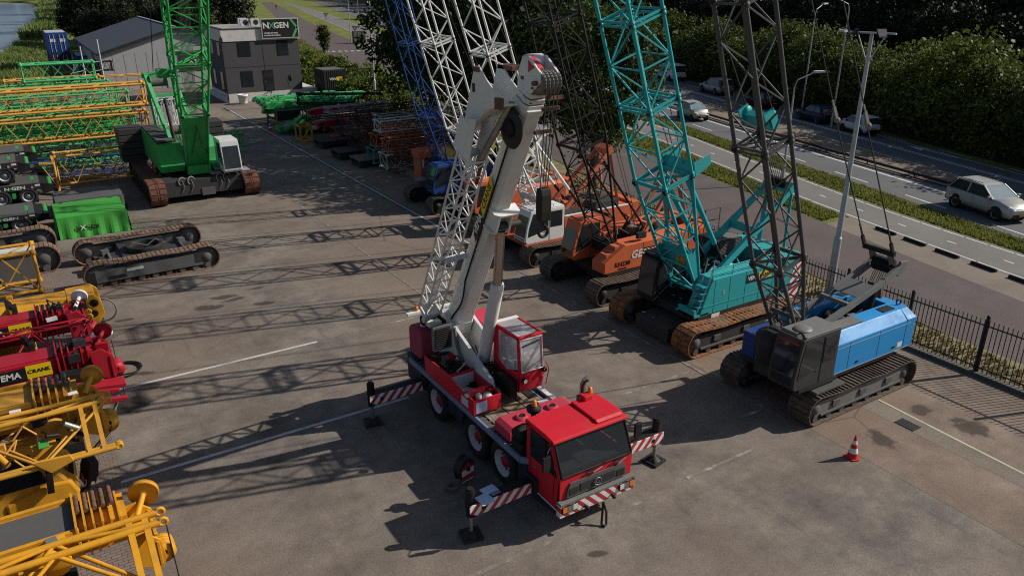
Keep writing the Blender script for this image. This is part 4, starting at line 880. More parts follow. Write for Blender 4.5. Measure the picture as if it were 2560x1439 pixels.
mb = MB('grey'); mb.bar((-.2, -.5, 2.85), (-.2, .5, 2.85), .12, .12); mb.obox((-1.1, 0, 3.06), (.8, .9, .03), (0, .29, 0)); mb.use('black'); mb.cyl((-2.65, -.45, 3.55), (-2.65, .45, 3.55), .05); mb.build('gantry_crossbar', T)
mb = MB('black')
for i in range(6): y = -.25+i*.1; mb.lathe([(.06, -.03), (.26, -.035), (.21, 0), (.26, .035), (.06, .03)], (-2.5, y, 3.6), (0, 1, 0), 18)
mb.prism([(-2.6, 3.7), (-2.25, 3.7), (-2.05, 4.15), (-2.25, 4.2)], 'y', -.34, -.31); mb.prism([(-2.6, 3.7), (-2.25, 3.7), (-2.05, 4.15), (-2.25, 4.2)], 'y', .31, .34); mb.bar((-2.1, -.55, 4.15), (-2.1, .55, 4.15), .12, .16); mb.build('bail_sheave', T)
mb = MB('black')
for y in (-.5, .5): mb.bar((-2.1, y, 4.1), (-1.85, y, 4.55), .07, .1); mb.bar((-1.88, y, 4.5), (-1.62, y, 4.95), .035, .05)
mb.use('ropegrey')
for y in (-.5, .5): mb.bar((.33, y, 8.35), (.6, y, 8.8), .05, .1); mb.sphere((.36, y, 8.4), .09, 8, 5); mb.bar((.6, y, 8.8), (.72, y, 9.0), .035, .05)
mb.build('rope_socket', T)
ropes(T, (-1.65, 4.9), (.35, 8.3), (-.5, .5), .022); ropes(T, (.75, 9.05), (tipp.x, tipp.z), (-.5, .5), .02, b_ys=(-.35, .35))
for i in range(7):
    mb = MB('rope'); y = -.28+i*.09; mb.cyl((-2.45-.12+.04*i, y, 3.45), (-1.6+.1*(i % 3)-.3, y*.8, 2.15), .012, n=5, cap=False); mb.build('luffing_rope', T)
mb = MB('black'); mb.cyl((-1.55, .35, 2.3), (-1.75, .35, 3.15), .09, n=10); mb.use('dullrust'); mb.obox((-2.3, .0, 2.75), (.12, .5, .5), (0, .2, 0)); mb.build('support_post', T)
ropes(T, (.9, 2.3), (1.75+.36*6, 7.9), (.1,), .014, 'hoist_rope')

# ---------------------------------------------------------------- 2: teal crane
T = thing('crawler_crane', 'teal crawler crane with teal lattice boom and red white striped counterweight', 'crawler crane', (20.6, 19.0, 0), PI)
for s in (-1, 1): track(T, s*1.72, -3.0, 2.9, 1.0, .86, 'rustorangey', .2, 'darkgrey', pads=True, smat='midgrey')
carbody(T, 1.4, 1.0); mb = MB('darkgrey'); mb.box(1.35, 2.75, -.75, .95, .18, .72); mb.build('car_body_weight', T, .02)
mb = MB('charcoal'); mb.box(-2.5, 1.8, -1.42, 1.42, .86, 1.12); mb.build('deck', T)
mb = MB('grey')
for i in range(4): mb.box(1.6-i*1.0-.96, 1.6-i*1.0, 1.42, 2.08, .9, .95)
mb.use('black')
for i in range(5): mb.box(1.55-i*.98, 1.6-i*.98, 1.95, 2.05, .95, 1.0)
mb.build('walkway', T)
mb = MB('teal'); mb.prism([(1.0, 1.12), (1.35, 2.1), (1.15, 2.4), (-2.45, 2.45), (-2.45, 1.12), (-2.45, 1.12)][0:5] if False else [(1.75, 1.12), (1.35, 2.2), (1.2, 2.42), (-2.4, 2.42), (-2.4, 1.12)], 'y', .75, 1.42); eh = mb.build('engine_housing', T, .02)
mb = MB('black')
for x in (1.1, .35, -.45, -1.2, -1.9): mb.box(x-.006, x+.006, 1.415, 1.424, 1.15, 2.38)
mb.use('teal'); mb.box(-2.38, 1.6, 1.42, 1.432, 1.42, 1.46)
mb.use('galv'); mb.box(.6, .7, 1.42, 1.43, 1.75, 1.9); mb.use('white'); mb.box(.75, 1.15, 1.425, 1.43, .92, 1.1); mb.build('panel_seam', eh)
plate(eh, 'name_panel', 'black', [(-.5, 1.425, 1.92), (-1.12, 1.425, 1.92), (-1.12, 1.425, 2.24), (-.5, 1.425, 2.24)], .006, (0, 1, 0)); plate(eh, 'name_panel', 'lemon', [(-1.12, 1.425, 1.95), (-1.8, 1.425, 1.95), (-1.8, 1.425, 2.24), (-1.12, 1.425, 2.24)], .006, (0, 1, 0))
text('VEMA', .21, 'white', frame((-.82, 1.434, 2.08), (-1, 0, 0), (0, 0, 1)), eh, bold=.006); text('CRANE', .18, 'black', frame((-1.46, 1.434, 2.1), (-1, 0, 0), (0, 0, 1)), eh)
mb = MB('teal'); mb.prism([(1.0, 1.12), (1.0, 2.3), (.8, 2.42), (-2.4, 2.42), (-2.4, 1.12)], 'y', -1.42, -.7); mb.build('engine_housing', T, .02)
mb = MB('charcoal'); mb.box(-1.9, -.6, -1.3, -.2, 2.42, 3.0); mb.use('grey'); mb.box(-1.85, -.65, -1.25, -.25, 3.0, 3.04); mb.use('midgrey')
for i in range(9): mb.box(-1.8, -.7, -.2, -.18, 2.48+i*.055, 2.51+i*.055)
mb.build('radiator_hood', T, .015)
mb = MB('teal'); mb.prism([(-2.4, -1.55), (-3.3, -1.55), (-3.6, -1.1), (-3.6, 1.1), (-3.3, 1.55), (-2.4, 1.55)], 'z', .75, 2.5); cw = mb.build('counterweight', T, .03)
M['rwcw'] = stripes('red_white_counterweight', (.62, 0, .78), .3)
plate(cw, 'warning_plate', 'rwcw', [(-2.75, 1.552, .8), (-3.28, 1.552, .8), (-3.28, 1.552, 2.48), (-3.0, 1.552, 2.48), (-2.75, 1.552, 1.6)], .008, (0, 1, 0)); plate(cw, 'warning_plate', 'rwcw', [(-3.3, 1.56, .8), (-3.6, 1.11, .8), (-3.6, 1.11, 2.48), (-3.3, 1.56, 2.48)], .008, (-.8, .6, 0))
mb = MB('darkgrey')
for y in (-1, 1): mb.torus((-3.2, y, 2.58), (.5, 1, 0), .09, .022, 12, 5)
mb.build('lifting_eye', cw)
cabin(T, .42, 2.02, -1.6, -.68, .9, 2.62, 'charcoal', .15, 'black', .3)
mb = MB('black'); mb.T = Matrix.Translation((-.32, 0, -.24)); mb.box(.75, 2.2, -1.55, -.72, 2.95, 2.98)
for i in range(8): mb.bar((.8+i*.18, -1.6, 3.05), (.8+i*.18, -.7, 3.05), .02, .02)
mb.bar((.7, -1.6, 3.05), (2.2, -1.6, 3.05), .03, .03); mb.bar((.7, -.7, 3.05), (2.2, -.7, 3.05), .03, .03); mb.bar((2.36, -.55, 2.0), (2.4, -.5, 2.6), .1, .25); mb.build('cab_guard', T)
mb = MB('teal'); mb.box(1.3, 2.0, .5, 1.42, 1.12, 1.2); mb.box(1.9, 2.0, .6, 1.4, 1.12, 1.4)
for i in range(4): mb.box(1.25-i*.06+.35, 1.5-i*.06+.35, 1.02, 1.4, 1.45+i*.24, 1.48+i*.24)
mb.use('galv'); mb.tube([(1.9, 1.38, 1.2), (1.35, 1.38, 2.4), (1.2, 1.38, 3.1)], .018); mb.tube([(1.9, 1.05, 1.2), (1.35, 1.05, 2.4), (1.2, 1.05, 3.1)], .018); mb.build('access_steps', T)
handrail(T, [(1.2, 1.35, 2.42), (.2, 1.35, 2.42), (-.8, 1.35, 2.42), (-1.8, 1.35, 2.42)], .35, 'teal'); handrail(T, [(-.2, -1.35, 2.45), (-1.0, -1.35, 3.0), (-1.8, -1.35, 3.0)], .9, 'darkgrey'); handrail(T, [(1.0, -1.35, 2.45), (.2, -1.35, 2.45)], .9, 'darkgrey')
clutter(T, 'machinery', -2.0, .9, -.6, .7, 1.2, 2.3, 40, ['teal', 'teal', 'black', 'charcoal', 'steel'], 21); drum(T, .3, 2.0, .9, .3, 0, 'teal', 'rope'); drum(T, -.6, 2.05, .9, .3, 0, 'teal', 'rope')
tipp, D_, N_ = boom(T, (1.1, 1.55), .345, 1.5, 1.22, 'teal', [2.75, 2.75, 2.75, 2.9, 4, 4], .06, .033, 4.6, 'N', .45, True, 1.35)
mb = MB('amber'); rc = V((1.6, .2, 2.9))
for i in range(14): a = i*PI/7; mb.cyl(rc, rc+V((.05*math.sin(i), .22*math.cos(a), .22*math.sin(a))), .018, n=5)
mb.torus(rc, (1, .2, 0), .2, .03, 16, 5); mb.build('cable_reel', T)
for s in (-1, 1):
    mb = MB('teal'); y = s*.62; mb.bar((.25, y, 2.2), (-1.9, y, 3.7), .16, .26); mb.bar((-1.9, y, 3.7), (-3.45, y*.9, 4.85), .14, .22); mb.bar((-3.45, y*.9, 4.85), (-3.35, y, 2.3), .1, .14); mb.build('gantry_leg', T, .01)
    mb = MB('teal'); a = V((1.1+.345*4.4-.5, y*1.05, 5.95)); e = V((-.35, y*.75, 2.25)); k = e.lerp(a, .3); mb.cyl(k, a, .095, n=12); mb.use('black'); mb.cyl(e, k, .075, n=10); mb.build('boom_stop', T)
mb = MB('teal'); mb.bar((-1.6, -.62, 3.5), (-1.6, .62, 3.5), .1, .3); mb.obox((-3.4, 0, 4.85), (.3, 1.3, .3), (0, .6, 0)); mb.use('black')
for i in range(8): mb.lathe([(.05, -.03), (.2, -.03), (.17, 0), (.2, .03), (.05, .03)], (-3.3, -.4+i*.11, 5.0), (0, 1, 0), 14)
mb.build('gantry_head', T)
mb = MB('teal'); mb.obox((-1.9, 0, 7.45), (.32, 1.35, .5), (0, .5, 0)); mb.use('teal')
for y in (-.55, .55): mb.lathe([(.0, -.04), (.2, -.04), (.2, .04), (0, .04)], (-1.8, y, 7.7), (0, 1, 0), 14); mb.obox((-1.7, y*1.05, 7.6), (.5, .06, .6), (0, .5, 0))
mb.use('black'); mb.cyl((-2.0, -.6, 7.3), (-2.0, .6, 7.3), .14, n=14); mb.build('bail', T)
for i in range(8): ropes(T, (-3.3+.03*i, 5.1), (-2.05, 7.3), (-.42+.12*i,), .012, 'luffing_rope')
ropes(T, (-1.75, 7.9), (tipp.x, tipp.z), (-.6, .6), .024); ropes(T, (.2, 2.2), (1.1+.345*13-.3, 14.5), (-.15, .2), .014, 'hoist_rope')
mb = MB('teal'); mb.obox((1.1+.345*4.5-.75, 0, 6.25), (.12, 1.55, .55), (0, -.33, 0)); mb.prism([(1.9, 6.0), (1.2, 6.4), (1.3, 6.7), (2.0, 6.5)], 'y', .72, .78); mb.prism([(1.9, 6.0), (1.2, 6.4), (1.3, 6.7), (2.0, 6.5)], 'y', -.78, -.72); mb.build('boom_stop_beam', T)

# ---------------------------------------------------------------- 3: orange crane with the black boom
T = thing('crawler_crane', 'orange crawler crane with thin black lattice boom and large white lettering on its side', 'crawler crane', (21.0, 24.1, 0), PI)
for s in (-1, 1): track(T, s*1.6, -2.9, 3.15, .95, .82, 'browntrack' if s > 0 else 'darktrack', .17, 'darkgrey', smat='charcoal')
carbody(T, 1.2, .95); mb = MB('charcoal'); mb.prism([(2.0, .72), (2.15, 1.05), (-3.4, 1.05), (-3.4, .85)], 'y', -1.37, 1.37); mb.build('deck', T)
mb = MB('orange'); mb.prism([(2.3, 1.06), (2.3, 1.5), (1.25, 2.12), (-3.4, 2.2), (-3.4, 1.06)], 'y', .55, 1.37); eh = mb.build('engine_housing', T, .03)
mb = MB('rustorange'); mb.box(1.3, 1.6, .75, 1.15, 1.9, 2.06); mb.box(1.75, 2.05, .75, 1.15, 1.65, 1.8); mb.use('black'); mb.box(.28, .292, 1.368, 1.376, 1.1, 2.1); mb.box(-1.5, -1.49, 1.368, 1.376, 1.1, 2.15); mb.use('charcoal'); mb.box(.1, .55, 1.15, 1.3, 2.25, 2.5); mb.build('panel_trim', eh)
text('GEOCRU', .46, 'white', frame((.95, 1.378, 1.64), (-1, 0, .0), (0, 0, 1)), eh, bold=.01, shear=.2, align='LEFT', sx=1.05); text('KH230', .27, 'black', frame((1.36, 1.379, 1.36), (-1, 0, 0), (0, 0, 1)), eh, bold=.003, sx=1.05); text('HITACHI', .11, 'black', frame((1.36, 1.378, 1.16), (-1, 0, 0), (0, 0, 1)), eh)
mb = MB('orange'); mb.prism([(.9, 1.06), (.9, 2.1), (-3.4, 2.2), (-3.4, 1.06)], 'y', -1.37, -.5); mb.build('engine_housing', T, .03)
mb = MB('orange'); mb.prism([(-3.4, -1.37), (-3.7, -1.1), (-3.7, 1.1), (-3.4, 1.37)], 'z', 1.0, 2.25); mb.build('counterweight', T, .03)
cabin(T, .95, 2.45, -1.45, -.55, 1.08, 2.75, 'orange', .35, 'rustorange', .5)
clutter(T, 'machinery', -2.6, 1.0, -.5, .55, 1.2, 2.2, 44, ['black', 'charcoal', 'dullrust', 'steel', 'orange'], 31); drum(T, -.4, 2.05, .8, .34, 0, 'charcoal', 'dullrust'); drum(T, -1.4, 2.1, .8, .34, 0, 'charcoal', 'rope')
tipp, D_, N_ = boom(T, (1.2, 1.75), .31, 1.5, 1.25, 'black', [4.8, 4.8, 4.8, 4.8], .045, .024, 4.7, 'N', None, True, 1.2)
mb = MB('black'); mb.box(.9, 1.5, -.7, .7, 1.55, 1.95); mb.build('boom_hinge', T)
for s in (-1, 1):
    mb = MB('rustorange'); y = s*.55; mb.bar((-.4, y, 2.1), (-2.3, y*.6, 4.3), .14, .18); mb.bar((-2.3, y*.6, 4.3), (-2.9, y, 2.1), .12, .14); mb.build('gantry_leg', T, .01)
    mb = MB('black'); mb.cyl((-.5, y, 2.3), (1.2+.31*3.6-.3, y*1.2, 5.5), .05, n=8); mb.build('boom_stop', T)
    mb = MB('rustorange'); mb.tube([(-.3, y, 2.1), (-.5, y, 2.6), (-.15, y, 2.75)], .06); mb.build('stop_bracket', T)
mb = MB('rustorange'); mb.obox((-2.3, 0, 4.3), (.3, .9, .28), (0, .4, 0)); mb.build('gantry_head', T)
ropes(T, (-2.3, 4.4), (tipp.x, tipp.z), (-.35, .35), .018); ropes(T, (-.4, 2.3), (tipp.x-.2, tipp.z), (.0, .2), .012, 'hoist_rope')

# ---------------------------------------------------------------- 4: orange crane with the white cab
T = thing('crawler_crane', 'orange crawler crane with a white cab and white lattice boom behind the truck crane', 'crawler crane', (21.0, 29.15, 0), PI)
for s in (-1, 1): track(T, s*1.52, -2.9, 2.95, .95, .82, 'browntrack', .17, 'darkgrey', smat='charcoal')
carbody(T, 1.2, .95); mb = MB('rustorange'); mb.prism([(2.75, .84), (2.9, 1.0), (-3.3, 1.0), (-3.3, .84)], 'y', -1.4, 1.48); mb.build('deck', T, .01)
c = cabin(T, .72, 2.85, .5, 1.46, 1.0, 2.5, 'white', .3, 'white', .3)
mb = MB('white')
for i in range(9): mb.bar((1.3+i*.17, .5, 2.66), (1.3+i*.17, 1.4, 2.66), .025, .025)
for y in (.5, 1.4): mb.bar((1.25, y, 2.66), (2.75, y, 2.66), .03, .03); mb.cyl((1.3, y, 2.5), (1.3, y, 2.66), .02, n=6); mb.cyl((2.4, y, 2.5), (2.4, y, 2.66), .02, n=6)
mb.build('roof_guard', c)
mb = MB('orange'); mb.prism([(.68, 1.0), (.68, 1.98), (-3.3, 1.98), (-3.3, 1.0)], 'y', .45, 1.46); mb.use('white'); mb.box(-3.25, .65, 1.35, 1.47, 1.97, 2.02); mb.use('charcoal')
for i in range(6): mb.box(-.5, -.15, 1.46, 1.467, 1.35+i*.07, 1.38+i*.07)
mb.use('darkgrey'); mb.box(-2.6, -1.2, .5, 1.3, 2.0, 2.3); mb.box(-1.0, .5, .6, 1.3, 1.98, 2.04); mb.build('engine_housing', T, .02)
mb = MB('orange'); mb.box(-3.3, .4, -1.4, -.5, 1.0, 1.95); mb.box(-3.75, -3.3, -1.4, 1.46, 1.0, 2.1); mb.use('charcoal'); mb.box(-2.8, -1.2, -1.3, -.55, 1.95, 2.05); mb.build('engine_housing', T, .03)
mb = MB('orange'); mb.box(1.75, 2.75, -.85, -.25, .95, 2.1); mb.use('rust')
for i in range(9): mb.box(2.75, 2.77, -.82, -.28, 1.05+i*.11, 1.1+i*.11)
mb.build('tool_box', T, .02)
clutter(T, 'machinery', -2.8, .6, -.5, .45, 1.1, 2.2, 36, ['orange', 'black', 'charcoal', 'rust', 'steel'], 41); drum(T, -.2, 1.9, .7, .3, 0, 'charcoal', 'rope')
tipp, D_, N_ = boom(T, (1.3, 1.95), .33, 1.5, 1.1, 'white', [4.2, 4.2, 4.2, 4.2], .05, .032, 3.6, 'N', .3, True, .95, 'black', False)
for s in (-1, 1):
    y = s*.6; mb = MB('rustorange'); mb.bar((.2, y, 1.9), (-2.6, y*.7, 4.5), .15, .2); mb.bar((-2.6, y*.7, 4.5), (-3.1, y, 2.0), .1, .12); mb.build('gantry_leg', T, .01)
    mb = MB('white'); e = V((-.8, y, 2.1)); a = V((1.3+.33*4.0-.3, y*1.1, 6.0)); k = e.lerp(a, .22); mb.cyl(k, a, .075, n=10); mb.use('black'); mb.cyl(e, k, .06, n=10); mb.build('boom_stop', T)
mb = MB('rustorange'); mb.obox((-2.6, 0, 4.5), (.35, 1.0, .35), (0, .5, 0)); mb.build('gantry_head', T)
ropes(T, (-2.6, 4.6), (tipp.x, tipp.z), (-.4, .4), .02); ropes(T, (-.3, 2.1), (tipp.x-.2, tipp.z), (0,), .014, 'hoist_rope')

# ---------------------------------------------------------------- 5, 6: the cranes farther along the row
def row_crane(label, yc, body, boomc, pat, secs, w, d, foot, slope, gcol, cabcol, seed, trk='browntrack', w2=.95, rc=.05, rb=.03, capmat='midgrey', cabside=1):
    T = thing('crawler_crane', label, 'crawler crane', (21.0, yc, 0), PI)
    for s in (-1, 1): track(T, s*1.45, -2.7, 2.85, w2, .8, trk, .2, 'charcoal', smat='charcoal')
    carbody(T, 1.1, w2); mb = MB('charcoal'); mb.box(-3.2, 2.0, -1.35, 1.35, w2-.02, w2+.1); mb.build('deck', T)
    for s in (-1, 1):
        mb = MB(body); x1 = .7 if s == cabside else 1.6; mb.prism([(s*.5, w2+.1), (s*1.36, w2+.1), (s*1.36, 1.95), (s*1.2, 2.1), (s*.5, 2.1)], 'x', -3.2, x1); mb.use('black'); mb.box(-1.4, -1.39, *sorted((s*1.37, s*1.3)), w2+.15, 1.9)
        mb.use(capmat); mb.box(-2.8, -.6, *sorted((s*.6, s*1.15)), 2.1, 2.22); mb.build('engine_housing', T, .02)
    mb = MB(body); mb.prism([(-3.2, -1.36), (-3.6, -1.1), (-3.6, 1.1), (-3.2, 1.36)], 'z', w2+.05, 2.1); mb.build('counterweight', T, .02)
    cabin(T, .75, 2.5, *sorted((cabside*.48, cabside*1.4)), w2+.1, 2.6, cabcol, .25, None, .45)
    clutter(T, 'machinery', -2.8, .8, -.5, .5, 1.1, 2.2, 30, ['black', 'charcoal', 'rust', body, 'steel'], seed); drum(T, -.5, 1.95, .7, .3, 0, 'charcoal', 'rope')
    tipp, D_, N_ = boom(T, foot, slope, w, d, boomc, secs, rc, rb, 3.4, pat, .3, True, .95, 'black', False)
    for s in (-1, 1):
        y = s*.6; mb = MB(gcol); mb.bar((.2, y, 1.9), (-2.4, y*.7, 4.6), .13, .18); mb.bar((-2.4, y*.7, 4.6), (-3.0, y, 2.0), .09, .1); mb.build('gantry_leg', T, .01)
        mb = MB(gcol); mb.cyl((-.6, y, 2.0), (foot[0]+slope*3.4-.2, y*1.05, 5.4), .06, n=8); mb.build('boom_stop', T)
    mb = MB(gcol); mb.obox((-2.4, 0, 4.6), (.4, 1.05, .4), (0, .5, 0)); mb.build('gantry_head', T)
    ropes(T, (-2.4, 4.7), (tipp.x, tipp.z), (-.4, .4), .02); return T
row_crane('orange crawler crane with a white lattice boom and white gantry, behind the white cab crane', 34.3, 'orange', 'white', 'N', [4.4, 4.4, 4.4, 4.4], 1.5, 1.05, (1.35, 1.9), .3, 'white', 'orange', 51, capmat='grey')
row_crane('blue crawler crane with a thin blue lattice boom under the dark trees', 38.9, 'deepblue', 'deepblue', 'N', [4, 4, 4, 4], 1.2, .82, (1.1, 1.8), .25, 'deepblue', 'deepblue', 61, 'darktrack', .9, .04, .022)  # cab takes the deep blue to paint in the shadow lying on it

# ---------------------------------------------------------------- 7: the green crane on the far side of the yard, seen from its front
T = thing('crawler_crane', 'big green crawler crane with white framed cab and green lattice boom on the yard', 'crawler crane', (8.4, 50.6, 0), -PI/2)
for s in (-1, 1): track(T, s*2.6, -4.0, 4.1, 1.35, .9, 'rustred', .33, 'charcoal', pads=True, smat='charcoal')
mb = MB('darkgrey'); mb.box(1.9, 3.6, -2.2, 2.2, .4, 1.3); mb.box(-3.4, 1.9, -1.5, 1.5, .5, 1.3); mb.use('midgrey'); mb.box(2.0, 3.4, .6, 2.0, 1.3, 1.34); mb.box(3.6, 3.64, -.2, .55, .3, .75); mb.use('black'); mb.cyl((0, 0, 1.3), (0, 0, 1.6), 1.1, n=28); mb.build('car_body', T, .02)
mb = MB('ropegrey')
for y in (-1.2, -.7, .9, 1.3):
    mb.torus((3.55, y, 1.25), (1, .4, 0), .22, .04, 14, 5); mb.tube([(3.62, y, 1.3), (3.66, y+.1, .9), (3.64, y-.08, .6)], .02)
mb.build('coiled_rope', T)
mb = MB('charcoal'); mb.box(-4.5, 2.0, -1.5, 1.5, 1.6, 1.75); mb.build('deck', T)
mb = MB('green'); mb.prism([(2.4, 1.6), (2.6, 2.0), (2.4, 3.2), (-4, 3.35), (-4, 1.7), (1.9, 1.65)], 'y', -2.05, -.75); mb.use('midgrey'); mb.box(-3.6, 2.0, -1.95, -1.0, 3.3, 3.42); mb.use('charcoal')
for i in range(10): mb.box(-3.4+i*.5, -3.2+i*.5, -1.9, -1.1, 3.42, 3.44)
eh = mb.build('engine_housing', T, .03)
mb = MB('greenlight'); mb.prism([(1.2, 1.75), (1.2, 2.6), (.8, 3.0), (-3, 3.0), (-3, 1.75)], 'y', .8, 1.55); mb.use('green'); mb.box(1.2, 2.6, .75, 1.4, 1.6, 1.85); mb.build('engine_housing', T, .02)
c = cabin(T, 2.0, 3.9, 1.15, 2.2, 1.5, 3.3, 'whitegrey', .35, 'whitegrey', .2)
mb = MB('galv'); mb.box(2.3, 3.4, 2.2, 2.75, 1.4, 1.45); mb.box(2.2, 3.3, .5, 1.1, 1.4, 1.44); mb.build('cab_step', T)
for y0, y1, n in ((-3.4, -1.9, 5), (1.45, 2.9, 5)):
    mb = MB('darkgrey')
    for i in range(n): mb.box(-4.8, -3.2, y0+random.uniform(-.05, .05), y1+random.uniform(-.05, .05), 1.3+i*.42, 1.3+i*.42+.38)
    mb.build('counterweight_stack', T, .03)
mb = MB('green'); D_ = V((.36, 0, 1)).normalized(); N_ = V((-D_.z, 0, D_.x)); P0 = V((2.2, 0, 1.75))
bt = lambda t, y, n: P0+D_*t+V((0, y, 0))+N_*n
for y in (-.62, .58): mb.add([bt(0, y, -.2), bt(0, y, .2), bt(3.6, y*1.12, .6), bt(3.6, y*1.12, -.5), bt(0, y+.05, -.2), bt(0, y+.05, .2), bt(3.6, y*1.12+.05, .6), bt(3.6, y*1.12+.05, -.5)], [(0, 1, 2, 3), (7, 6, 5, 4), (0, 4, 5, 1), (1, 5, 6, 2), (2, 6, 7, 3), (3, 7, 4, 0)])
mb.add([bt(.1, -.6, -.15), bt(.1, .6, -.15), bt(3.4, .66, -.4), bt(3.4, -.66, -.4), bt(.1, -.6, -.1), bt(.1, .6, -.1), bt(3.4, .66, -.35), bt(3.4, -.66, -.35)], [(0, 1, 2, 3), (7, 6, 5, 4), (0, 4, 5, 1), (1, 5, 6, 2), (2, 6, 7, 3), (3, 7, 4, 0)])
mb.use('greenlight'); mb.bar(bt(.3, -.63, -.18), bt(3.6, -.72, -.5), .06, .06); mb.bar(bt(.3, .63, -.18), bt(3.6, .72, -.5), .06, .06); mb.use('green'); mb.obox((2.6, 0, 1.65), (.5, 1.3, .5), (0, 0, 0)); mb.use('rope'); mb.tube([bt(2.9, .05, -.46), bt(1.6, .3, -.35), bt(.9, .62, -.25)], .025); mb.tube([bt(2.9, .05, -.46), bt(1.7, -.15, -.35), bt(1.0, -.3, -.28)], .02); mb.build('boom_foot', T, .01)
t = 3.6; w0 = 1.4; d0 = 1.1
for L_, w1, d1, n in ((3.1, 1.75, 1.5, 3), (4.2, 2.0, 1.7, 4), (4.2, 2.0, 1.7, 4), (4.2, 2.0, 1.7, 4), (4.2, 2.0, 1.7, 4)):
    mb = MB('green'); lattice(mb, bt(t+.06, 0, 0), bt(t+L_-.06, 0, 0), (0, 1, 0), N_, w0, d0, w1, d1, n, .075, .04, 'N')
    mb.use('charcoal')
    for y in (-.5, .5):
        for q in (-.5, .5): mb.cyl(bt(t, y*w0-.08, q*d0), bt(t, y*w0+.08, q*d0), .11, n=10)
    mb.build('boom_section', T); t += L_; w0, d0 = w1, d1
mb = MB('ropegrey')
for i in range(10):
    y = -.28+i*.06; mb.cyl(bt(2.6, y, .2), bt(22, y, .1), .016, n=4, cap=False)
mb.build('hoist_rope', T)
mb = MB('darkgrey'); mb.cyl(bt(2.9, -.5, .1), bt(2.9, .5, .1), .25, n=16); mb.build('winch_drum', T)
for s in (-1, 1):
    mb = MB('greenlight'); y = s*.75-.35; mb.bar((1.6, y, 3.0), (-2.4, y-.3, 6.6), .2, .34); mb.bar((-2.4, y-.3, 6.6), (-3.4, y, 3.2), .14, .2); mb.build('gantry_leg', T, .01)
mb = MB('greenlight'); mb.bar((-2.4, -1.6, 6.6), (-2.4, .4, 6.6), .18, .3); mb.bar((-1.2, -1.4, 5.5), (-1.2, .3, 5.5), .12, .2); mb.build('gantry_head', T)
for x, z in ((-2.1, 6.2), (.7, 3.7)): drum(T, x, z, .95, .36, -.75, 'green', 'ropegrey')
ropes(T, (-2.4, 6.8), (12.0, 26.0), (-.9, .1), .026); mb = MB('black'); mb.cyl((1.9, -.95, 2.9), (.9, -1.0, 5.6), .09, n=10); mb.build('boom_stop', T)
mb = MB('green'); mb.box(4.0, 4.6, -1.7, -1.0, 7.15, 7.6); mb.bar((3.8, -1.6, 7.5), (5.0, -.9, 7.2), .06, .1); mb.build('boom_platform', T)
# ================================================================ LEFT SIDE OF THE YARD: stored parts and parked machines
def section(label, x0, x1, yf, z0, w, h, mat, n=None, rc=.055, rb=.03, pat='N', group=None, rot=0, tilt=0, name='boom_section', pins=True):
    """lattice boom section lying along its local x, near lower corner line at y=yf"""
    o = MB(mat); L_ = x1-x0; n = n or max(3, int(L_/(h*.8)))
    lattice(o, (0, 0, h/2+rc), (L_, 0, h/2+rc), (0, 1, 0), (0, 0, 1), w-2*rc, h-2*rc, w-2*rc, h-2*rc, n, rc, rb, pat, horiz=False)
    if pins:
        for e in (0, L_):
            for y in (-1, 1):
                for zz in (rc*2, h): o.bar((e-.12, y*(w/2-rc), zz-.0), (e+.12, y*(w/2-rc), zz), .05, rc*2.6)
    ob = o.build(name); ob.location = (x0, yf+w/2, z0); ob.rotation_euler = (0, tilt, rot); tag(ob, label, 'crane boom section', group); return ob
GA = 'crane boom sections stacked on the left side of the yard'
rs = random.Random(12)
section('long ochre lattice boom section on top of the front stack beside the green crane', -7.5, 7.45, 57.6, 4.05, 1.5, 1.5, 'boomyellow', 18, .085, .032, 'N', GA)
section('ochre lattice boom section in the middle of the front stack, under the topmost ochre one', -7.5, 7.35, 57.6, 2.2, 1.5, 1.5, 'boomyellow', 18, .08, .032, 'N', GA)
section('lowest ochre lattice boom section on the ground, nearest the camera in the big stack', 1.35, 6.9, 54.2, .15, 1.5, 1.85, 'boomyellow', 6, .075, .032, 'N', GA)
mb = MB('boomyellow'); mb.cyl((0, 0, .1), (0, 0, 2.0), .08, n=8); mb.cyl((0, 1.4, .1), (0, 1.4, 2.0), .08, n=8); mb.bar((0, -.1, 2.0), (0, 1.5, 2.0), .14, .14); mb.bar((0, -.2, .1), (0, 1.6, .1), .14, .12); mb.bar((0, -.1, 1.85), (-.75, -.1, 1.9), .12, .12); mb.tube([(0, 0, .2), (0, 1.4, 1.9)], .03); mb.tube([(-.7, -.1, 1.9), (0, 0, .3)], .03)
ob = mb.build('end_frame', loc=(1.2, 53.4, 0)); tag(ob, 'ochre pipe end frame standing at the left end of the lowest ochre section', 'frame')
section('dark blue lattice boom section lying behind the lowest ochre section', -1.0, 6.6, 56.2, .1, 1.2, 1.3, 'deepblue', 8, .06, .028, 'N', GA)
lab = 'green lattice boom section stacked behind the ochre boom sections'
for k, (y, z, x1, h) in enumerate(((59.6, .1, 6.9, 1.6), (59.6, 1.8, 6.8, 1.5), (59.5, 3.5, 6.6, 1.4), (61.6, .1, 6.6, 1.7), (61.6, 2.0, 6.4, 1.6), (61.6, 3.8, 6.2, 1.3), (63.8, .1, 6.3, 1.7), (63.8, 2.0, 6.2, 1.6), (63.6, 3.75, 6.0, 1.35))):
    section(lab, -7.5+rs.random(), x1, y, z, 1.6, h, ['greenlight', 'green', 'greenlight'][k % 3], 12, .07, .03, 'N', GA)
section('light green lattice boom section lying highest at the back of the stacks', .8, 5.25, 64.2, 5.25, 1.3, 1.25, 'greenlight', 5, .075, .032, 'N', GA)
section('faded orange lattice boom section lying behind the light green one', -.4, 5.9, 69.0, 3.9, 1.3, 1.1, 'boomyellow', 8, .06, .028, 'N', GA)
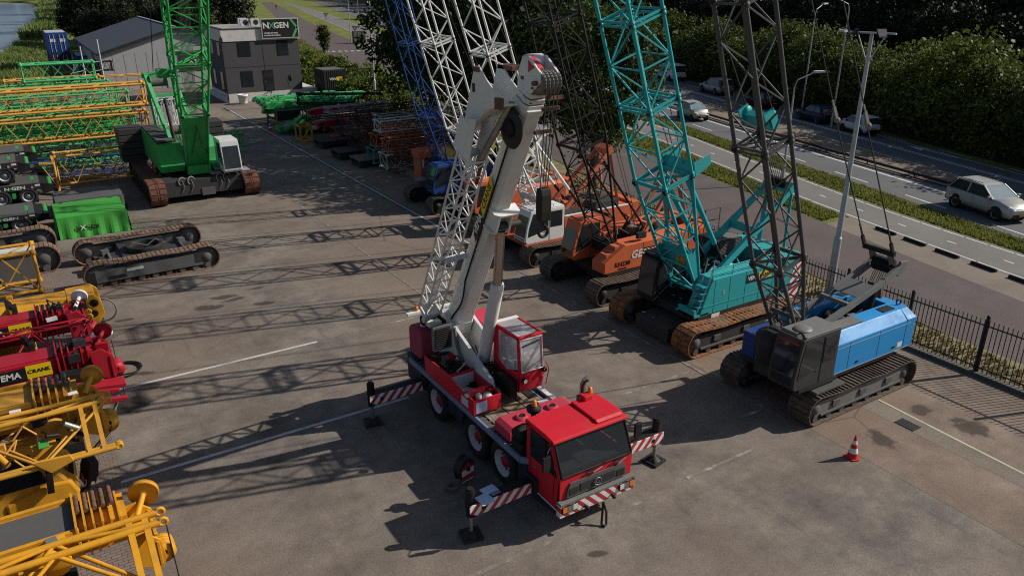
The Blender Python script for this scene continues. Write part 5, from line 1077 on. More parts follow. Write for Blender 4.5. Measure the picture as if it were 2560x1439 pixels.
section('rusty red lattice boom section behind the light green one at the far left', -1.2, 4.2, 70.8, 3.1, 1.2, .9, 'rustorange', 8, .05, .025, 'N', GA)
lab = 'dark weathered lattice boom section in the low rows behind the green sections'
for k in range(10):
    section(lab, -6+rs.uniform(0, 1), 7.0+rs.uniform(-.6, 1.2), 66+(k % 5)*1.5, .1+(k//5)*1.4, 1.2, 1.2, rs.choice(['charcoal', 'midgrey', 'rust', 'darkgrey', 'charcoal']), 9, .055, .026, 'N', GA)
section('orange lattice boom section behind the tall stack, its end pointing at the green boom', 4.6, 10.5, 74, 3.6, 1.0, .8, 'boomyellow', 8, .05, .025, 'N', GA)
section('grey lattice boom section between the ochre stack and the green crane', 7.9, 9.2, 56.3, .1, 1.4, 2.4, 'galv', 3, .05, .03, 'X', GA)
section('pale grey lattice boom section stacked on another grey one beside the green crane', 7.9, 9.1, 57.0, 2.6, 1.4, 1.9, 'whitegrey', 3, .045, .025, 'X', GA)
lab = 'dull green rusty boom section right behind the green crane'
for k in range(2): section(lab, 9.6+k*1.7, 12.5+k*1.2, 60.5-k*1.5, .4+.0*k, 1.3, 1.0, 'green', 4, .06, .03, 'N', GA)
# white scaffold poles standing behind the stack
for k, (px, lbl) in enumerate(((300, 'left'), (330, 'right'))):
    x = (5.6, 7.0)[k]; mb = MB('whitegrey'); mb.cyl((0, 0, 0), (0, 0, 6.6+k*.5), .05, n=8); mb.tube([(0, 0, 4.6), (-1.1, 0, 4.4)], .03); mb.tube([(0, 0, 5.3), (-1.1, 0, 5.2)], .03); mb.box(-.2, .2, -.2, .2, 0, .05)
    ob = mb.build('scaffold_pole', loc=(x, 78, 0)); tag(ob, ['pale scaffold pole behind the stacks, the shorter and left of two', 'pale scaffold pole behind the stacks, the taller and right of two'][k], 'pole', 'scaffold poles behind the stacks')
# hanging black spreader rack seen before the warehouse wall
section('black lattice fly jib lying high before the pale warehouse wall', 3.6, 8.6, 86, 3.6, 1.0, .9, 'black', 14, .05, .03, 'N', GA)

# --- stacked black modular trailers
def dolly(label, x1, yc, z0, nw=4):
    t = thing('wheeled_trailer', label, 'trailer', (x1, yc, z0), 0, 'stacked black wheeled trailers')
    mb = MB('charcoal'); mb.box(-7.5, -.25, -1.3, 1.3, .86, 1.2); mb.box(-7.5, -.9, -.4, .4, .4, .9); mb.use('midgrey'); mb.box(-7.5, -.3, -1.28, 1.28, 1.2, 1.235); mb.use('black')
    for i in range(5): mb.box(-.6-i*1.5, -.58-i*1.5, -1.29, 1.29, 1.235, 1.24)
    mb.use('galv')
    for i in range(4): mb.cyl((-.7-i*1.6, -1.31, 1.0), (-.7-i*1.6, -1.33, 1.0), .07, n=10)
    mb.use('white'); mb.box(-.55, -.3, -1.31, -1.3, 1.04, 1.14); mb.use('black'); mb.prism([(-.25, .5), (.3, .6), (.35, 1.0), (-.25, 1.15)], 'y', -1.1, 1.1); bd = mb.build('bed', t, .02)
    mb = MB('green'); mb.cyl((.2, -1.0, .95), (.2, 1.0, .95), .13, n=10); mb.box(-.2, .25, -.9, -.2, .55, .75); mb.box(-.7, -.55, -.5, .6, 1.238, 1.245); mb.build('coupling', t, .01)
    for i in range(nw):
        for s in (-1, 1): wheel(t, (-.98-i*1.32, s*1.1, .5), .5, .42, s, 'galv', 'steel')
        mb = MB('green'); mb.box(-1.75-i*1.32, -1.56-i*1.32, -1.25, -1.1, .45, .75); mb.build('air_tank', t)
    text('N GEN', .26, 'white', frame((-1.55, -1.315, 1.03), (1, 0, 0), (0, 0, 1)), bd, bold=.006, sx=1.3); text('X', .26, 'green', frame((-1.76, -1.316, 1.03), (1, 0, 0), (0, 0, 1)), bd, bold=.006, sx=1.3)
    return t
dolly('black wheeled trailer standing on the ground under another one at the left edge', .55, 52.6, 0)
dolly('black wheeled trailer stacked on top of another one at the left edge', -.35, 52.7, 1.28)
dolly('black wheeled trailer with grey deck, lower one at the back of the trailer stacks', .5, 55.8, 0)
dolly('black wheeled trailer with grey deck, topmost at the back of the trailer stacks', .15, 55.8, 1.28)
dolly('single low black trailer with grey deck behind the rust topped crawler tracks', .0, 47.0, 0).scale = (1, 1, .72)
# --- tarpaulin covered boxes
def tarpbox(label, x0, x1, y0, y1, h, mat, mark):
    n, m = 26, 14; mb = MB(mat); r_ = random.Random(int(h*100)); P_ = {}
    def pt(u, v):          # u along x 0..1, v around: front bottom -> front top -> back top -> back bottom
        x = x0+(x1-x0)*u
        if v < .3: q = v/.3; y = y0-.14*(1-q)+.05*math.sin(u*31)*(1-q); z = h*q
        elif v < .7: q = (v-.3)/.4; y = y0+(y1-y0)*q; z = h+.02*math.sin(u*9+q*4)
        else: q = (v-.7)/.3; y = y1+.1*q; z = h*(1-q)
        if u in (0, 1): pass
        return (x, y, max(.01, z))
    vs = [pt(i/n, j/m) for i in range(n+1) for j in range(m+1)]
    mb.add(vs, [(i*(m+1)+j, (i+1)*(m+1)+j, (i+1)*(m+1)+j+1, i*(m+1)+j+1) for i in range(n) for j in range(m)], False)
    for u, x, dx in ((0, x0, -.08), (1, x1, .1)):
        k = 8; q = []
        for i in range(k+1):
            y = y0+(y1-y0)*i/k; q += [(x, y, h), (x+dx+.04*math.sin(i*2.3), y-(.1 if i == 0 else 0), .01)]
        mb.add(q, [(2*i, 2*i+1, 2*i+3, 2*i+2) if u == 0 else (2*i, 2*i+2, 2*i+3, 2*i+1) for i in range(k)])
    mb.use('black'); mb.box(x1-.55, x1-.3, y1-.35, y1-.28, h+.012, h+.03); mb.box(x0+.3, x0+.5, y1-.35, y1-.28, h+.012, h+.03)
    ob = mb.build('tarpaulin_box'); tag(ob, label, 'covered box')
    if mark:
        xm = (x0+x1)/2-.3; text('N  GEN', .26, 'black', frame((xm, y0-.13, h*.42), (1, 0, 0), (0, .12, 1)), ob, bold=.004, sx=1.2); text('X', .3, 'white', frame((xm-.21, y0-.135, h*.42), (1, 0, 0), (0, .12, 1)), ob, bold=.004, sx=1.2)
    return ob
tarpbox('box covered with a bright green tarpaulin standing by the rusty crawler tracks', .55, 3.75, 43.2, 46.3, 1.15, M['tarpgreen'], True)
tarpbox('box under a dark grey tarpaulin right behind the green covered one', .75, 4.1, 47.4, 49.9, .95, M['midgrey'], False)
# --- crawler undercarriages
def undercarriage(label, xc, yc, L_, gauge, H, W, rz, mark, trk='dullrust'):
    t = thing('crawler_undercarriage', label, 'undercarriage', (xc, yc, 0), rz)
    for s in (-1, 1):
        tr = track(t, s*gauge/2, -L_/2, L_/2, H, W, trk, .19, 'charcoal', pads=True, smat='midgrey')
        if mark and s < 0:
            text('LIEBHERR', .17, 'black', frame((-L_*.27, -gauge/2-W*.36-.07, H*.38), (1, 0, 0), (0, 0, 1)), tr, bold=.006); mb = MB('whitegrey'); mb.box(-L_*.2, -L_*.08, -gauge/2-W*.36-.07, -gauge/2-W*.36-.06, H*.52, H*.64); mb.use('midgrey'); mb.box(-L_*.42, L_*.3, -gauge/2-W*.36-.055, -gauge/2-W*.36, H*.24, H*.7); mb.build('maker_plate', tr)
    mb = MB('darkgrey'); mb.prism([(-1.2, H*.3), (1.2, H*.3), (1.0, H*.75), (-1.0, H*.75)], 'y', -gauge/2+.2, gauge/2-.2); mb.prism([(-1.9, -.5), (1.9, -.5), (1.9, .5), (-1.9, .5)], 'z', H*.4, H*.66)
    mb.use('charcoal'); mb.lathe([(.6, H*.7), (.78, H*.7), (.8, H*.95), (.74, H*.98), (.62, H*.95), (.6, H*.7)], (0, 0, 0), Z, 30); mb.use('black'); mb.cyl((0, 0, H*.7), (0, 0, H*.78), .6, n=26); mb.build('car_body', t, .01)
    mb = MB('steel')
    for s in (-1, 1):
        mb.cyl((s*1.5, -gauge*.35, H*.72), (s*1.5, gauge*.1, H*.72), .06, n=8); mb.use('midgrey'); mb.obox((s*1.6, .3, H*.75), (.3, .3, .25), (0, 0, .2)); mb.tube([(s*.9, .2, H*.8), (s*.5, .1, H*1.05), (.1, 0, H*.85)], .03)
    mb.build('hydraulic_lines', t); return t
undercarriage('whole crawler undercarriage without a crane, rust coloured pads and black frames', 3.65, 37.0, 5.5, 3.5, 1.08, .62, R(1.5), True)
undercarriage('second crawler undercarriage without a crane, cut off by the left edge', -2.75, 40.1, 6.2, 3.0, 1.25, .65, 0, False)
mb = MB('whitegrey'); mb.box(-1.6, 0, -.5, .5, 1.2, 1.35); mb.use('midgrey'); mb.box(-1.5, -.1, -.4, .4, 0, 1.2); tag(mb.build('metal_cover', loc=(-.55, 38.2, 0)), 'pale ribbed metal cover between the tracks at the left edge', 'cover')
section('pale orange lattice boom section low at the left edge before the tracks', -6.5, -.62, 35.6, .0, 1.5, 1.8, 'amber', 5, .075, .035, 'N')
# --- parked telescopic truck cranes: booms over the brick paving
def boomhead(t, mat, y0, y1, z0, z1, xt, topmat, rail=True, rollers='dullrust'):
    h = z1-z0; w = y1-y0
    mb = MB(mat); mb.prism([(y0, z0+h*.3), (y0+w*.2, z0), (y1-w*.2, z0), (y1, z0+h*.3), (y1, z1-.06), (y0, z1-.06)], 'x', -9.5, xt-1.35)
    if rail: mb.box(-9.5, xt-1.35, y0-.04, y0+.05, z1-.1, z1+.03); mb.box(-9.5, xt-1.35, y1-.05, y1+.04, z1-.1, z1+.03)
    mb.use(topmat); mb.box(-9.5, xt-1.4, y0+.1, y1-.1, z1-.06, z1-.03); b_ = mb.build('boom', t, .015)
    mb = MB(mat)
    for i in range(6): x = xt-1.4+i*.15; k = i*.03; mb.prism([(y0+k-.06, z0+h*.25+k), (y0+w*.2, z0-.08+k), (y1-w*.2, z0-.08+k), (y1-k+.06, z0+h*.25+k), (y1-k+.06, z1+.1-k), (y0+k-.06, z1+.1-k)], 'x', x, x+.035)
    mb.prism([(y0+.15, z0+.1), (y1-.15, z0+.1), (y1-.15, z1-.1), (y0+.15, z1-.1)], 'x', xt-1.4, xt-.5); mb.build('section_collar', b_)
    mb = MB(rollers)
    for i in range(5): x = xt-1.32+i*.15; mb.cyl((x, y0+w*.45, z1+.03), (x, y1-.02, z1+.03), .045, n=10)
    mb.build('roller', b_)
    return b_
def tiphead(t, mat, y0, y1, z0, z1, xt, disc=.3, discmat=None, mark=True):
    mb = MB(mat)
    for y in (y0+.08, y1-.16): mb.prism([(xt-.55, z0+.1), (xt-.1, z0-.1), (xt, z0+.1), (xt-.05, z1-.2), (xt-.3, z1+.05), (xt-.6, z1)], 'y', y, y+.05)
    mb.box(xt-.55, xt-.1, y0+.1, y1-.12, z1-.3, z1-.24); mb.box(xt-.14, xt-.08, y0+.05, y1-.05, z0, z1-.2); hd = mb.build('boom_head', t, .01)
    mb = MB(discmat or mat); c = (xt-.12, y1+.02, z1+.12); mb.lathe([(.05, .05), (disc*.5, .05), (disc*.8, .02), (disc, .06), (disc, -.06), (disc*.8, -.02), (disc*.5, -.04), (.05, -.06)], c, (.25, 1, .1), 24); mb.cyl(c, (xt-.35, y1-.45, z1-.1), .06, n=10); mb.build('runner_sheave', hd)
    mb = MB(mat)
    for i in range(4): mb.lathe([(.06, -.03), (.22, -.035), (.18, 0), (.22, .035), (.06, .03)], (xt-.02, y0+.25+i*.1, z0+.12), (0, 1, 0), 18)
    mb.build('sheave', hd)
    if mark: plate(hd, 'warning_plate', 'rw', [(xt-.075, y0+.12, z0+.2), (xt-.075, y0+.5, z0+.2), (xt-.075, y0+.5, z1-.3), (xt-.075, y0+.12, z1-.3)], .006, (1, 0, 0))
    return hd
def foldjib(t, mat, ya, yb, za, zb, xt, rc=.06, x0=-7.5, n=7, brace='both'):
    """folded lattice jib beside the boom: two upper chords, two lower chords with braces"""
    mb = MB(mat); P_ = lambda x, k: V((x, (yb, yb-.35, ya+.1, ya)[k], (zb, zb, za, za)[k])); xs = [x0+(xt-x0)*i/n for i in range(n+1)]
    for k in range(4): mb.cyl(P_(xs[0], k), P_(xs[-1], k), rc, n=8); mb.torus(P_(xs[-1], k)+V((.06, 0, 0)), (0, 1, 0), rc*1.1, rc*.55, 10, 5)
    for i in range(n):
        for k, k2 in ((0, 1), (1, 3), (2, 3), (0, 2)):
            a, b_ = (k, k2) if i % 2 else (k2, k); mb.cyl(P_(xs[i], a), P_(xs[i+1], b_), rc*.6, n=6, cap=False)
    for x in (xs[-1]-.22, xs[-1]-.5): mb.bar(P_(x, 1), P_(x, 3), rc*1.6, rc*1.2); mb.bar(P_(x, 0), P_(x, 2), rc*1.6, rc*1.2)
    return mb.build('lattice_jib', t)
# nearest: bright yellow crane in the corner
T = thing('parked_mobile_crane', 'bright yellow telescopic crane boom with folded jib in the lower left corner', 'mobile crane', (.75, 13.6, 0))
boomhead(T, 'yellow', .9, 2.05, 1.75, 2.52, .0, 'midgrey', True, 'rust'); tiphead(T, 'yellow', .2, 1.55, 1.6, 2.35, .0, .29)
foldjib(T, 'yellow', -.95, .55, 1.7, 2.6, -.02, .07, -7, 4)
mb = MB('yellow'); mb.lathe([(.0, -.06), (.36, -.06), (.36, .06), (0, .06)], (-1.9, .55, 2.2), (0, 1, .3), 20); mb.obox((-1.75, .75, 2.45), (.35, .25, .2), (.2, .1, .3)); mb.box(-2.4, -2.0, .35, .75, 1.9, 2.3); mb.cyl((-2.75, .4, 1.9), (-9, .5, 1.9), .22, n=14); mb.use('steel'); mb.obox((-1.8, .7, 2.58), (.2, .2, .06), (.2, .1, .3)); mb.build('jib_bracket', T, .01)
mb = MB('lemon'); mb.obox((-1.35, -.45, 1.55), (.3, .36, .1), (.3, 0, .1)); mb.build('label_box', T, .01)
mb = MB('hose'); mb.tube([(-1.3, -.3, 1.5), (-.9, -.1, 1.55), (-.6, -.15, 1.45)], .03); mb.torus((-.55, -.45, 1.4), (.2, .3, 1), .2, .028, 18, 5); mb.build('hose', T)
mb = MB('yellow'); mb.box(-9, -.5, -.9, .6, .8, 1.05); mb.box(-1.2, -.4, -1.0, -.4, 1.0, 1.2); mb.use('black'); mb.box(-.5, -.1, -.9, -.3, .6, 1.3); mb.lathe([(0, -.2), (.25, -.2), (.25, .2), (0, .2)], (-.2, -.6, 1.3), (0, 1, 0), 16); mb.box(-9, -1.6, -1.0, 2.2, .5, .8); mb.build('carrier', T, .015)
for x, y in ((-2.6, 2.2), (-4.4, 2.2), (-2.6, -.9), (-4.4, -.9)): wheel(T, (x, y, .6), .6, .4, 1 if y > 0 else -1, 'midgrey', 'yellow')
mb = MB('black'); mb.torus((-2.6, 2.25, .62), (0, 1, 0), .72, .06, 20, 5, -.3, PI+.3); mb.build('mudguard', T)
ropes(T, (.1, 2.4), (.16, .4), (.4,), .014, 'hoist_rope'); mb = MB('black'); mb.prism([(-.05, .2), (.35, .2), (.4, .7), (.0, .75)], 'y', .25, .5); mb.build('hook_block', T)
# second: amber crane with cab
T = thing('parked_mobile_crane', 'amber yellow mobile crane with yellow driving cab and folded jib on the brick paving', 'mobile crane', (.4, 17.65, 0))
boomhead(T, 'amber', .95, 2.05, 2.65, 3.38, -.0, 'amber', True, 'charcoal'); tiphead(T, 'amber', .1, 1.6, 2.6, 3.3, -.03, .24)
foldjib(T, 'amber', -.95, .5, 2.8, 3.4, -.03, .055, -7, 5); clutter(T, 'jib_fittings', -2.6, -.5, -.6, .7, 2.6, 3.2, 26, ['amber', 'amber', 'black', 'boomyellow', 'steel'], 61)
mb = MB('amber'); mb.lathe([(.0, -.06), (.33, -.06), (.33, .06), (0, .06)], (-1.15, .5, 2.85), (.1, 1, .5), 18); mb.obox((-1.5, .45, 3.2), (.4, .06, .25), (.5, .2, .5)); mb.prism([(-1.3, 2.65), (-.85, 2.8), (-.9, 2.95), (-1.6, 3.0)], 'y', -1.05, -.98); mb.use('white'); mb.obox((-1.75, .55, 3.44), (.22, .1, .1), (0, 0, 0)); mb.obox((-.62, 1.0, 3.36), (.2, .12, .04), (0, 0, .1)); mb.use('tarpgreen'); mb.obox((-1.35, -.3, 2.95), (.2, .22, .03), (.2, 0, 0)); mb.build('jib_bracket', T, .01)
mb = MB('amber'); mb.prism([(-3.4, .75), (-1.15, .75), (-1.1, 1.4), (-1.3, 1.75), (-1.55, 2.5), (-3.4, 2.6)], 'y', .6, 2.1); cb = mb.build('cab', T, .06)
mb = MB('yellow'); mb.prism([(-2.4, .7), (-1.0, .75), (-.92, 1.05), (-1.05, 1.4), (-1.5, 1.45), (-2.4, 1.2)], 'y', .55, 2.15); mb.build('cab_nose', cb, .06)
plate(cb, 'side_window', 'glass', [(-2.7, 0.595, 1.5), (-1.5, 0.595, 1.5), (-1.72, 0.595, 2.32), (-2.7, 0.595, 2.38)][::-1], .008, (0, -1, 0)); plate(cb, 'windshield', 'glass', [(-1.28, 0.75, 1.76), (-1.28, 2.0, 1.76), (-1.53, 2.0, 2.42), (-1.53, 0.75, 2.42)], .01, (1, 0, .35))
plate(cb, 'roof_hatch', 'midgrey', [(-3.2, .8, 2.585), (-2.2, .8, 2.55), (-2.2, 1.9, 2.55), (-3.2, 1.9, 2.585)], .01, (0, 0, 1))
mb = MB('black'); mb.obox((-1.45, .4, 1.6), (.14, .2, .5), (0, .1, 0)); mb.obox((-1.0, 1.1, 1.5), (.1, .25, .4), (0, .1, 0)); mb.tube([(-1.45, .6, 1.9), (-1.45, .38, 1.85), (-1.45, .38, 1.4)], .03); mb.build('mirror', cb, .03)
mb = MB('indicator'); mb.lathe([(.08, 0), (.08, .1), (0, .16)], (-1.0, .75, 2.55), (.4, 0, 1), 12); mb.build('beacon', cb)
mb = MB('black'); mb.box(-9, -1.1, .7, 2.6, .45, .8); mb.use('midgrey'); mb.box(-3.4, -2.0, .54, .58, .5, .75); mb.build('carrier', T, .015)
for x in (-2.0, -4.0): wheel(T, (x, .78, .6), .6, .4, -1, 'midgrey', 'amber')
mb = MB('black'); mb.torus((-2.0, .68, .62), (0, 1, 0), .72, .07, 20, 5, -.3, PI+.3); mb.build('mudguard', T)
hx, hy = -.6, 19.75
HB = thing('hook_block', 'black hook block with red and white plates hanging over the pink brick paving', 'hook block', (-.3, 19.35, .75))
mb = MB('black'); mb.prism([(-.2, -.1), (.2, -.1), (.28, .15), (.2, .5), (-.2, .5), (-.28, .15)], 'x', -.12, .12); ob = mb.build('cheek_plates', HB, .03); ob.rotation_euler = (.25, .2, .3)
mb = MB('rw'); mb.prism([(-.18, -.2), (.18, -.2), (.2, .0), (-.2, .0)], 'x', .122, .13); mb.prism([(-.18, -.2), (.18, -.2), (.2, .0), (-.2, .0)], 'x', -.13, -.122); ob = mb.build('warning_plate', HB); ob.rotation_euler = (.25, .2, .3)
mb = MB('charcoal'); mb.torus((-.12, -.08, -.45), (.2, 1, 0), .13, .045, 16, 6, .5, 5.4); mb.cyl((0, 0, -.15), (-.08, -.05, -.35), .05); mb.sphere((-.3, -.1, -.6), .08, 8, 6); mb.build('hook', HB)
for i, (a, b_) in enumerate(((-.12, -.1), (.0, .05), (.1, .12))): ropes(T, (-.05+.02*i, 2.7), (-.7+.02*i, 1.2), (.1+a,), .012, 'hoist_rope', b_ys=(1.68+b_,))
# third and fourth: red cranes
def redcrane(label, loc, yb0, yb1, zt, jibkind, seed, discmat=None):
    T = thing('parked_mobile_crane', label, 'mobile crane', loc); xt = 0
    b_ = boomhead(T, 'darkred', yb0, yb1, zt-.85, zt, xt, 'darkred', False, 'charcoal'); tiphead(T, 'darkred', yb0-.35, yb1-.1, zt-.85, zt, xt, .24, discmat, True)
    mb = MB('black'); mb.box(-2.0, -1.85, yb1-.2, yb1+.15, zt-.1, zt+.2); mb.obox((-2.05, yb1+.15, zt+.18), (.1, .3, .25), (0, 0, .4)); mb.build('lamp_bracket', b_, .01)
    x0 = -3.35
    plate(b_, 'name_panel', 'black', [(x0-.6, yb0-.01, zt-.5), (x0+1.2, yb0-.01, zt-.5), (x0+1.2, yb0-.01, zt-.14), (x0-.6, yb0-.01, zt-.14)], .006, (0, -1, 0)); plate(b_, 'name_panel', 'lemon', [(x0+1.2, yb0-.01, zt-.48), (x0+1.8, yb0-.01, zt-.48), (x0+1.8, yb0-.01, zt-.1), (x0+1.2, yb0-.01, zt-.1)], .006, (0, -1, 0))
    text('VEMA', .24, 'white', frame((x0+.75, yb0-.022, zt-.32), (1, 0, 0), (0, 0, 1)), b_, bold=.006, shear=.1); text('CRANE', .15, 'black', frame((x0+1.5, yb0-.022, zt-.28), (1, 0, 0), (0, 0, 1)), b_, sx=1.1)
    clutter(T, 'head_fittings', -1.0, -.2, yb0, yb1, zt-.2, zt+.1, 10, ['darkred', 'black', 'darkred', 'charcoal'], seed)
    mb = MB('black'); mb.box(-9, -1.2, yb0-1.6, yb1+.3, .4, .75); mb.box(-5, -2.2, yb0-1.3, yb0-.2, .75, 1.4); mb.use('charcoal'); mb.box(-9, -5, yb0-1.5, yb1, .75, 1.2); mb.build('carrier', T, .02)
    for x in (-2.4, -4.2): wheel(T, (x, yb0-1.4, .55), .55, .38, -1, 'midgrey', 'darkred')
    ropes(T, (.03, zt-.1), (.08, .6), (yb1-.35,), .012, 'hoist_rope'); return T
T = redcrane('dark red telescopic crane boom with a solid folded jib beam, beside the amber crane', (.95, 22.2, 0), .5, 1.45, 2.62, 'solid', 71)
mb = MB('darkred'); mb.prism([(-8, 1.6), (-1.6, 1.7), (.1, 1.75), (.1, 1.85), (-1.2, 2.0), (-1.7, 2.35), (-8, 2.4)], 'y', -.55, -.1); mb.prism([(-2.2, 1.75), (0.0, 1.65), (.05, 1.75), (-2.2, 2.1)], 'y', -1.2, -1.05); mb.prism([(-1.9, 2.0), (-.1, 1.8), (-.1, 1.9), (-1.9, 2.2)], 'y', -.9, -.82); mb.use('black'); mb.prism([(-1.4, 1.9), (-.5, 1.9), (-.6, 2.2), (-1.4, 2.25)], 'y', -.05, .3); mb.build('folded_jib', T, .015)
mb = MB('lemon'); mb.obox((-.28, .85, 2.5), (.16, .3, .12), (0, 0, 0)); mb.build('label_plate', T); mb = MB('ropegrey'); mb.cyl((-.15, -.9, 1.7), (-.45, -1.0, 1.1), .04); mb.build('lock_cylinder', T)
T = redcrane('dark red telescopic crane boom with thin lattice jib and white sheave beside the yellow boom', (.62, 25.2, 0), .8, 1.7, 2.6, 'lattice', 81, 'white')
foldjib(T, 'darkred', -1.0, .35, 1.75, 2.45, -.05, .04, -7, 9); mb = MB('amber')
for y, z in ((-.4, 1.8), (.3, 2.5), (-.9, 1.75), (.6, 2.55)): mb.torus((0.02, y, z), (.3, 1, 0), .07, .025, 10, 5)
mb.build('pin_lug', T); mb = MB('whitegrey'); mb.cyl((.0, -.1, 1.9), (.03, .05, 1.9), .16, n=14); mb.obox((-1.0, .7, 2.5), (.3, .12, .1), (0, 0, .2)); mb.build('jib_fitting', T)
mb = MB('whitegrey'); mb.box(-.5, .5, -.35, .35, 0, 1.25); mb.use('midgrey'); mb.box(-.5, .5, -.35, .35, 1.25, 1.28); mb.use('lemon')
for i in range(4): mb.box(-.45+i*.24, -.33+i*.24, -.36, -.35, 1.18, 1.25)
tag(mb.build('storage_box', loc=(-.4, 23.75, 0)), 'pale grey storage box with a striped edge between the two red crane booms', 'box')
# yellow telescopic boom lying on blocks
T = thing('telescopic_boom', 'rounded yellow telescopic boom section with two holes in its end, resting on dark blocks', 'crane boom', (1.05, 29.3, 0))
mb = MB('yellow'); q = [(-.62, 1.1), (-.45, .95), (.45, .95), (.62, 1.1), (.62, 1.75), (.45, 2.0), (-.45, 2.0), (-.62, 1.75)]; mb.prism(q, 'x', -9, -.9)
for y in (-.62, .56): mb.prism([(-.9, .95), (-.1, .9), (.15, 1.3), (.1, 1.85), (-.1, 2.05), (-.9, 2.0)], 'y', y, y+.06)
mb.prism([(-.9, 1.95), (-.05, 1.98), (-.05, 2.04), (-.9, 2.01)], 'y', -.62, .62); mb.box(-9, -1.4, -.68, -.62, 1.65, 1.75); mb.box(-2.6, -2.5, -.66, .66, 1.0, 2.08); mb.box(-2.65, -2.45, .3, .5, 2.0, 2.16); mb.use('dullrust'); mb.box(-.5, -.45, -.56, .56, 1.0, 1.9); bo = mb.build('boom_shell', T, .03)
mb = MB('black')
for x, z in ((-.12, 1.75), (-.18, 1.35)): mb.cyl((x, -.63, z), (x, -.625, z), .13, n=16)
mb.lathe([(.1, 0), (.14, .01), (.14, .03), (.1, .03)], (-.12, -.65, 1.75), (0, -1, 0), 16); mb.build('pin_hole', bo)
mb = MB('ropegrey'); mb.torus((.12, -.3, 1.3), (.2, 1, 0), .42, .03, 20, 5, -1.6, 1.9); mb.build('pipe_loop', T); mb = MB('charcoal'); mb.box(-.9, .1, -.7, .6, .55, .88); mb.use('rust'); mb.box(-.7, .0, -.6, .5, 0, .55); mb.use('white'); mb.sphere((.15, -.75, .6), .12, 8, 5); mb.build('support_block', T, .03)
mb = MB('amber'); mb.box(-3.2, 0, -.3, .3, .0, 1.9); mb.use('whitegrey'); mb.prism([(-3.2, 1.9), (-.2, 1.9), (0, 1.7), (0, 1.95), (-3.2, 2.1)], 'y', -.35, .35); tag(mb.build('counterjib_beam', loc=(-1.0, 27.6, 0), bevel=.04), 'cream and yellow beam between the yellow boom and the red boom', 'beam')
mb = MB('hose'); mb.torus((0, 0, .05), (0, 0, 1), .55, .03, 24, 5); mb.torus((.1, .06, .08), (.05, 0, 1), .5, .025, 24, 5); mb.use('dullrust'); mb.box(-.5, .2, -.3, .3, .01, .05); tag(mb.build('hose_coil', loc=(1.25, 26.4, 0)), 'coil of dark hose on the ground before the red crane boom', 'hose')
# ================================================================ MIDDLE: parts stored along the fence under the trees
GP = 'crane parts piled under the dark trees'
rp = random.Random(5)
# pile of lattice sections, ends facing the yard
specs = [  # x0, x1, yfront, z0, w, h, material, label
 (20.0, 28.0, 47.2, .25, 1.2, 1.0, 'whitegrey', 'pale grey lattice section at the front bottom of the pile under the trees'),
 (20.2, 28.5, 47.3, 1.3, 1.1, .85, 'rustorange', 'orange lattice section lying on the pale grey one at the front of the pile'),
 (21.5, 28.6, 47.6, 2.2, 1.0, .8, 'rust', 'rust brown lattice section on top at the front of the pile under the trees'),
 (19.9, 27.6, 49.2, .25, 1.2, 1.0, 'teal', 'dull teal lattice section low in the pile under the trees'),
 (20.2, 28.6, 49.3, 1.3, 1.1, .9, 'rustorange', None), (20.6, 28.9, 49.4, 2.25, 1.1, .8, 'white', 'white lattice section on top of the pile under the trees'),
 (20.4, 28.2, 51.2, .25, 1.2, 1.0, 'rustred', None), (20.2, 28.2, 51.2, 1.3, 1.1, .9, 'rustred', None), (21.4, 29, 51.3, 2.25, 1.1, .8, 'galv', 'grey lattice section high in the middle of the pile under the trees'),
 (20.1, 27.9, 46.0, .25, 1.1, .9, 'rustred', None), (20.6, 28.4, 46.1, 1.2, 1.1, .8, 'rust', None), (20.3, 28.3, 48.3, .3, .9, .8, 'rustred', None), (20.9, 28.8, 48.3, 1.2, .9, .8, 'rustred', None), (20.6, 28.6, 48.4, 2.1, .9, .75, 'rustorange', None), (20.2, 28.2, 50.4, .3, .8, .8, 'charcoal', None), (20.5, 28.7, 50.4, 1.2, .8, .8, 'rustred', None), (20.9, 28.9, 50.5, 2.1, .8, .7, 'rust', None), (20.6, 28.6, 52.3, .3, .9, .9, 'rustred', None), (20.8, 28.8, 52.3, 1.3, .9, .8, 'charcoal', None), (21.0, 29, 52.4, 2.2, .9, .75, 'rustred', None), (20.9, 28.8, 54.3, 1.2, .9, .8, 'rustred', None), (21.2, 28.9, 54.4, 2.1, .8, .8, 'charcoal', None), (20.4, 28.5, 57.0, .3, 1.1, 1.0, 'rustred', None), (20.7, 28.5, 57.1, 1.4, 1.1, .9, 'charcoal', None),
 (20.4, 28.2, 53.2, .25, 1.2, 1.0, 'charcoal', None), (20.4, 28.4, 53.2, 1.3, 1.1, 1.0, 'rustred', None), (20.8, 28.4, 55.2, .25, 1.2, 1.0, 'rustred', None), (20.8, 28.9, 55.2, 1.3, 1.1, .9, 'midgrey', None), (21.2, 28.8, 55.4, 2.25, 1.1, .8, 'charcoal', None)]
for (x0, x1, y, z, w, h, m, lab) in specs:
    section(lab or ('rusty red lattice section within the pile under the trees' if m in ('rustred', 'rustorange') else 'dark grey lattice section at the back of the pile under the trees'), x0, x1-1.2, y, z, w, h, m, 10, .04, .02, 'N', GP, rot=R(rp.uniform(-1.5, 1.5)))
section('black lattice fly jib leaning across the green boom parts', 19.6, 26.5, 63.5, 2.35, .9, .9, 'black', 9, .06, .03, 'N', None, rot=R(-8), tilt=R(3))
section('blue grey lattice section lying crosswise on the pile beside the black fly jib', 20.4, 26.0, 59.0, 2.2, .8, .5, 'galv', 8, .05, .022, 'N', None, rot=R(8))
section('black lattice section under the black fly jib, its open end to the yard', 19.4, 25.8, 61.5, 1.4, 1.0, .8, 'charcoal', 8, .05, .025, 'N', GP)
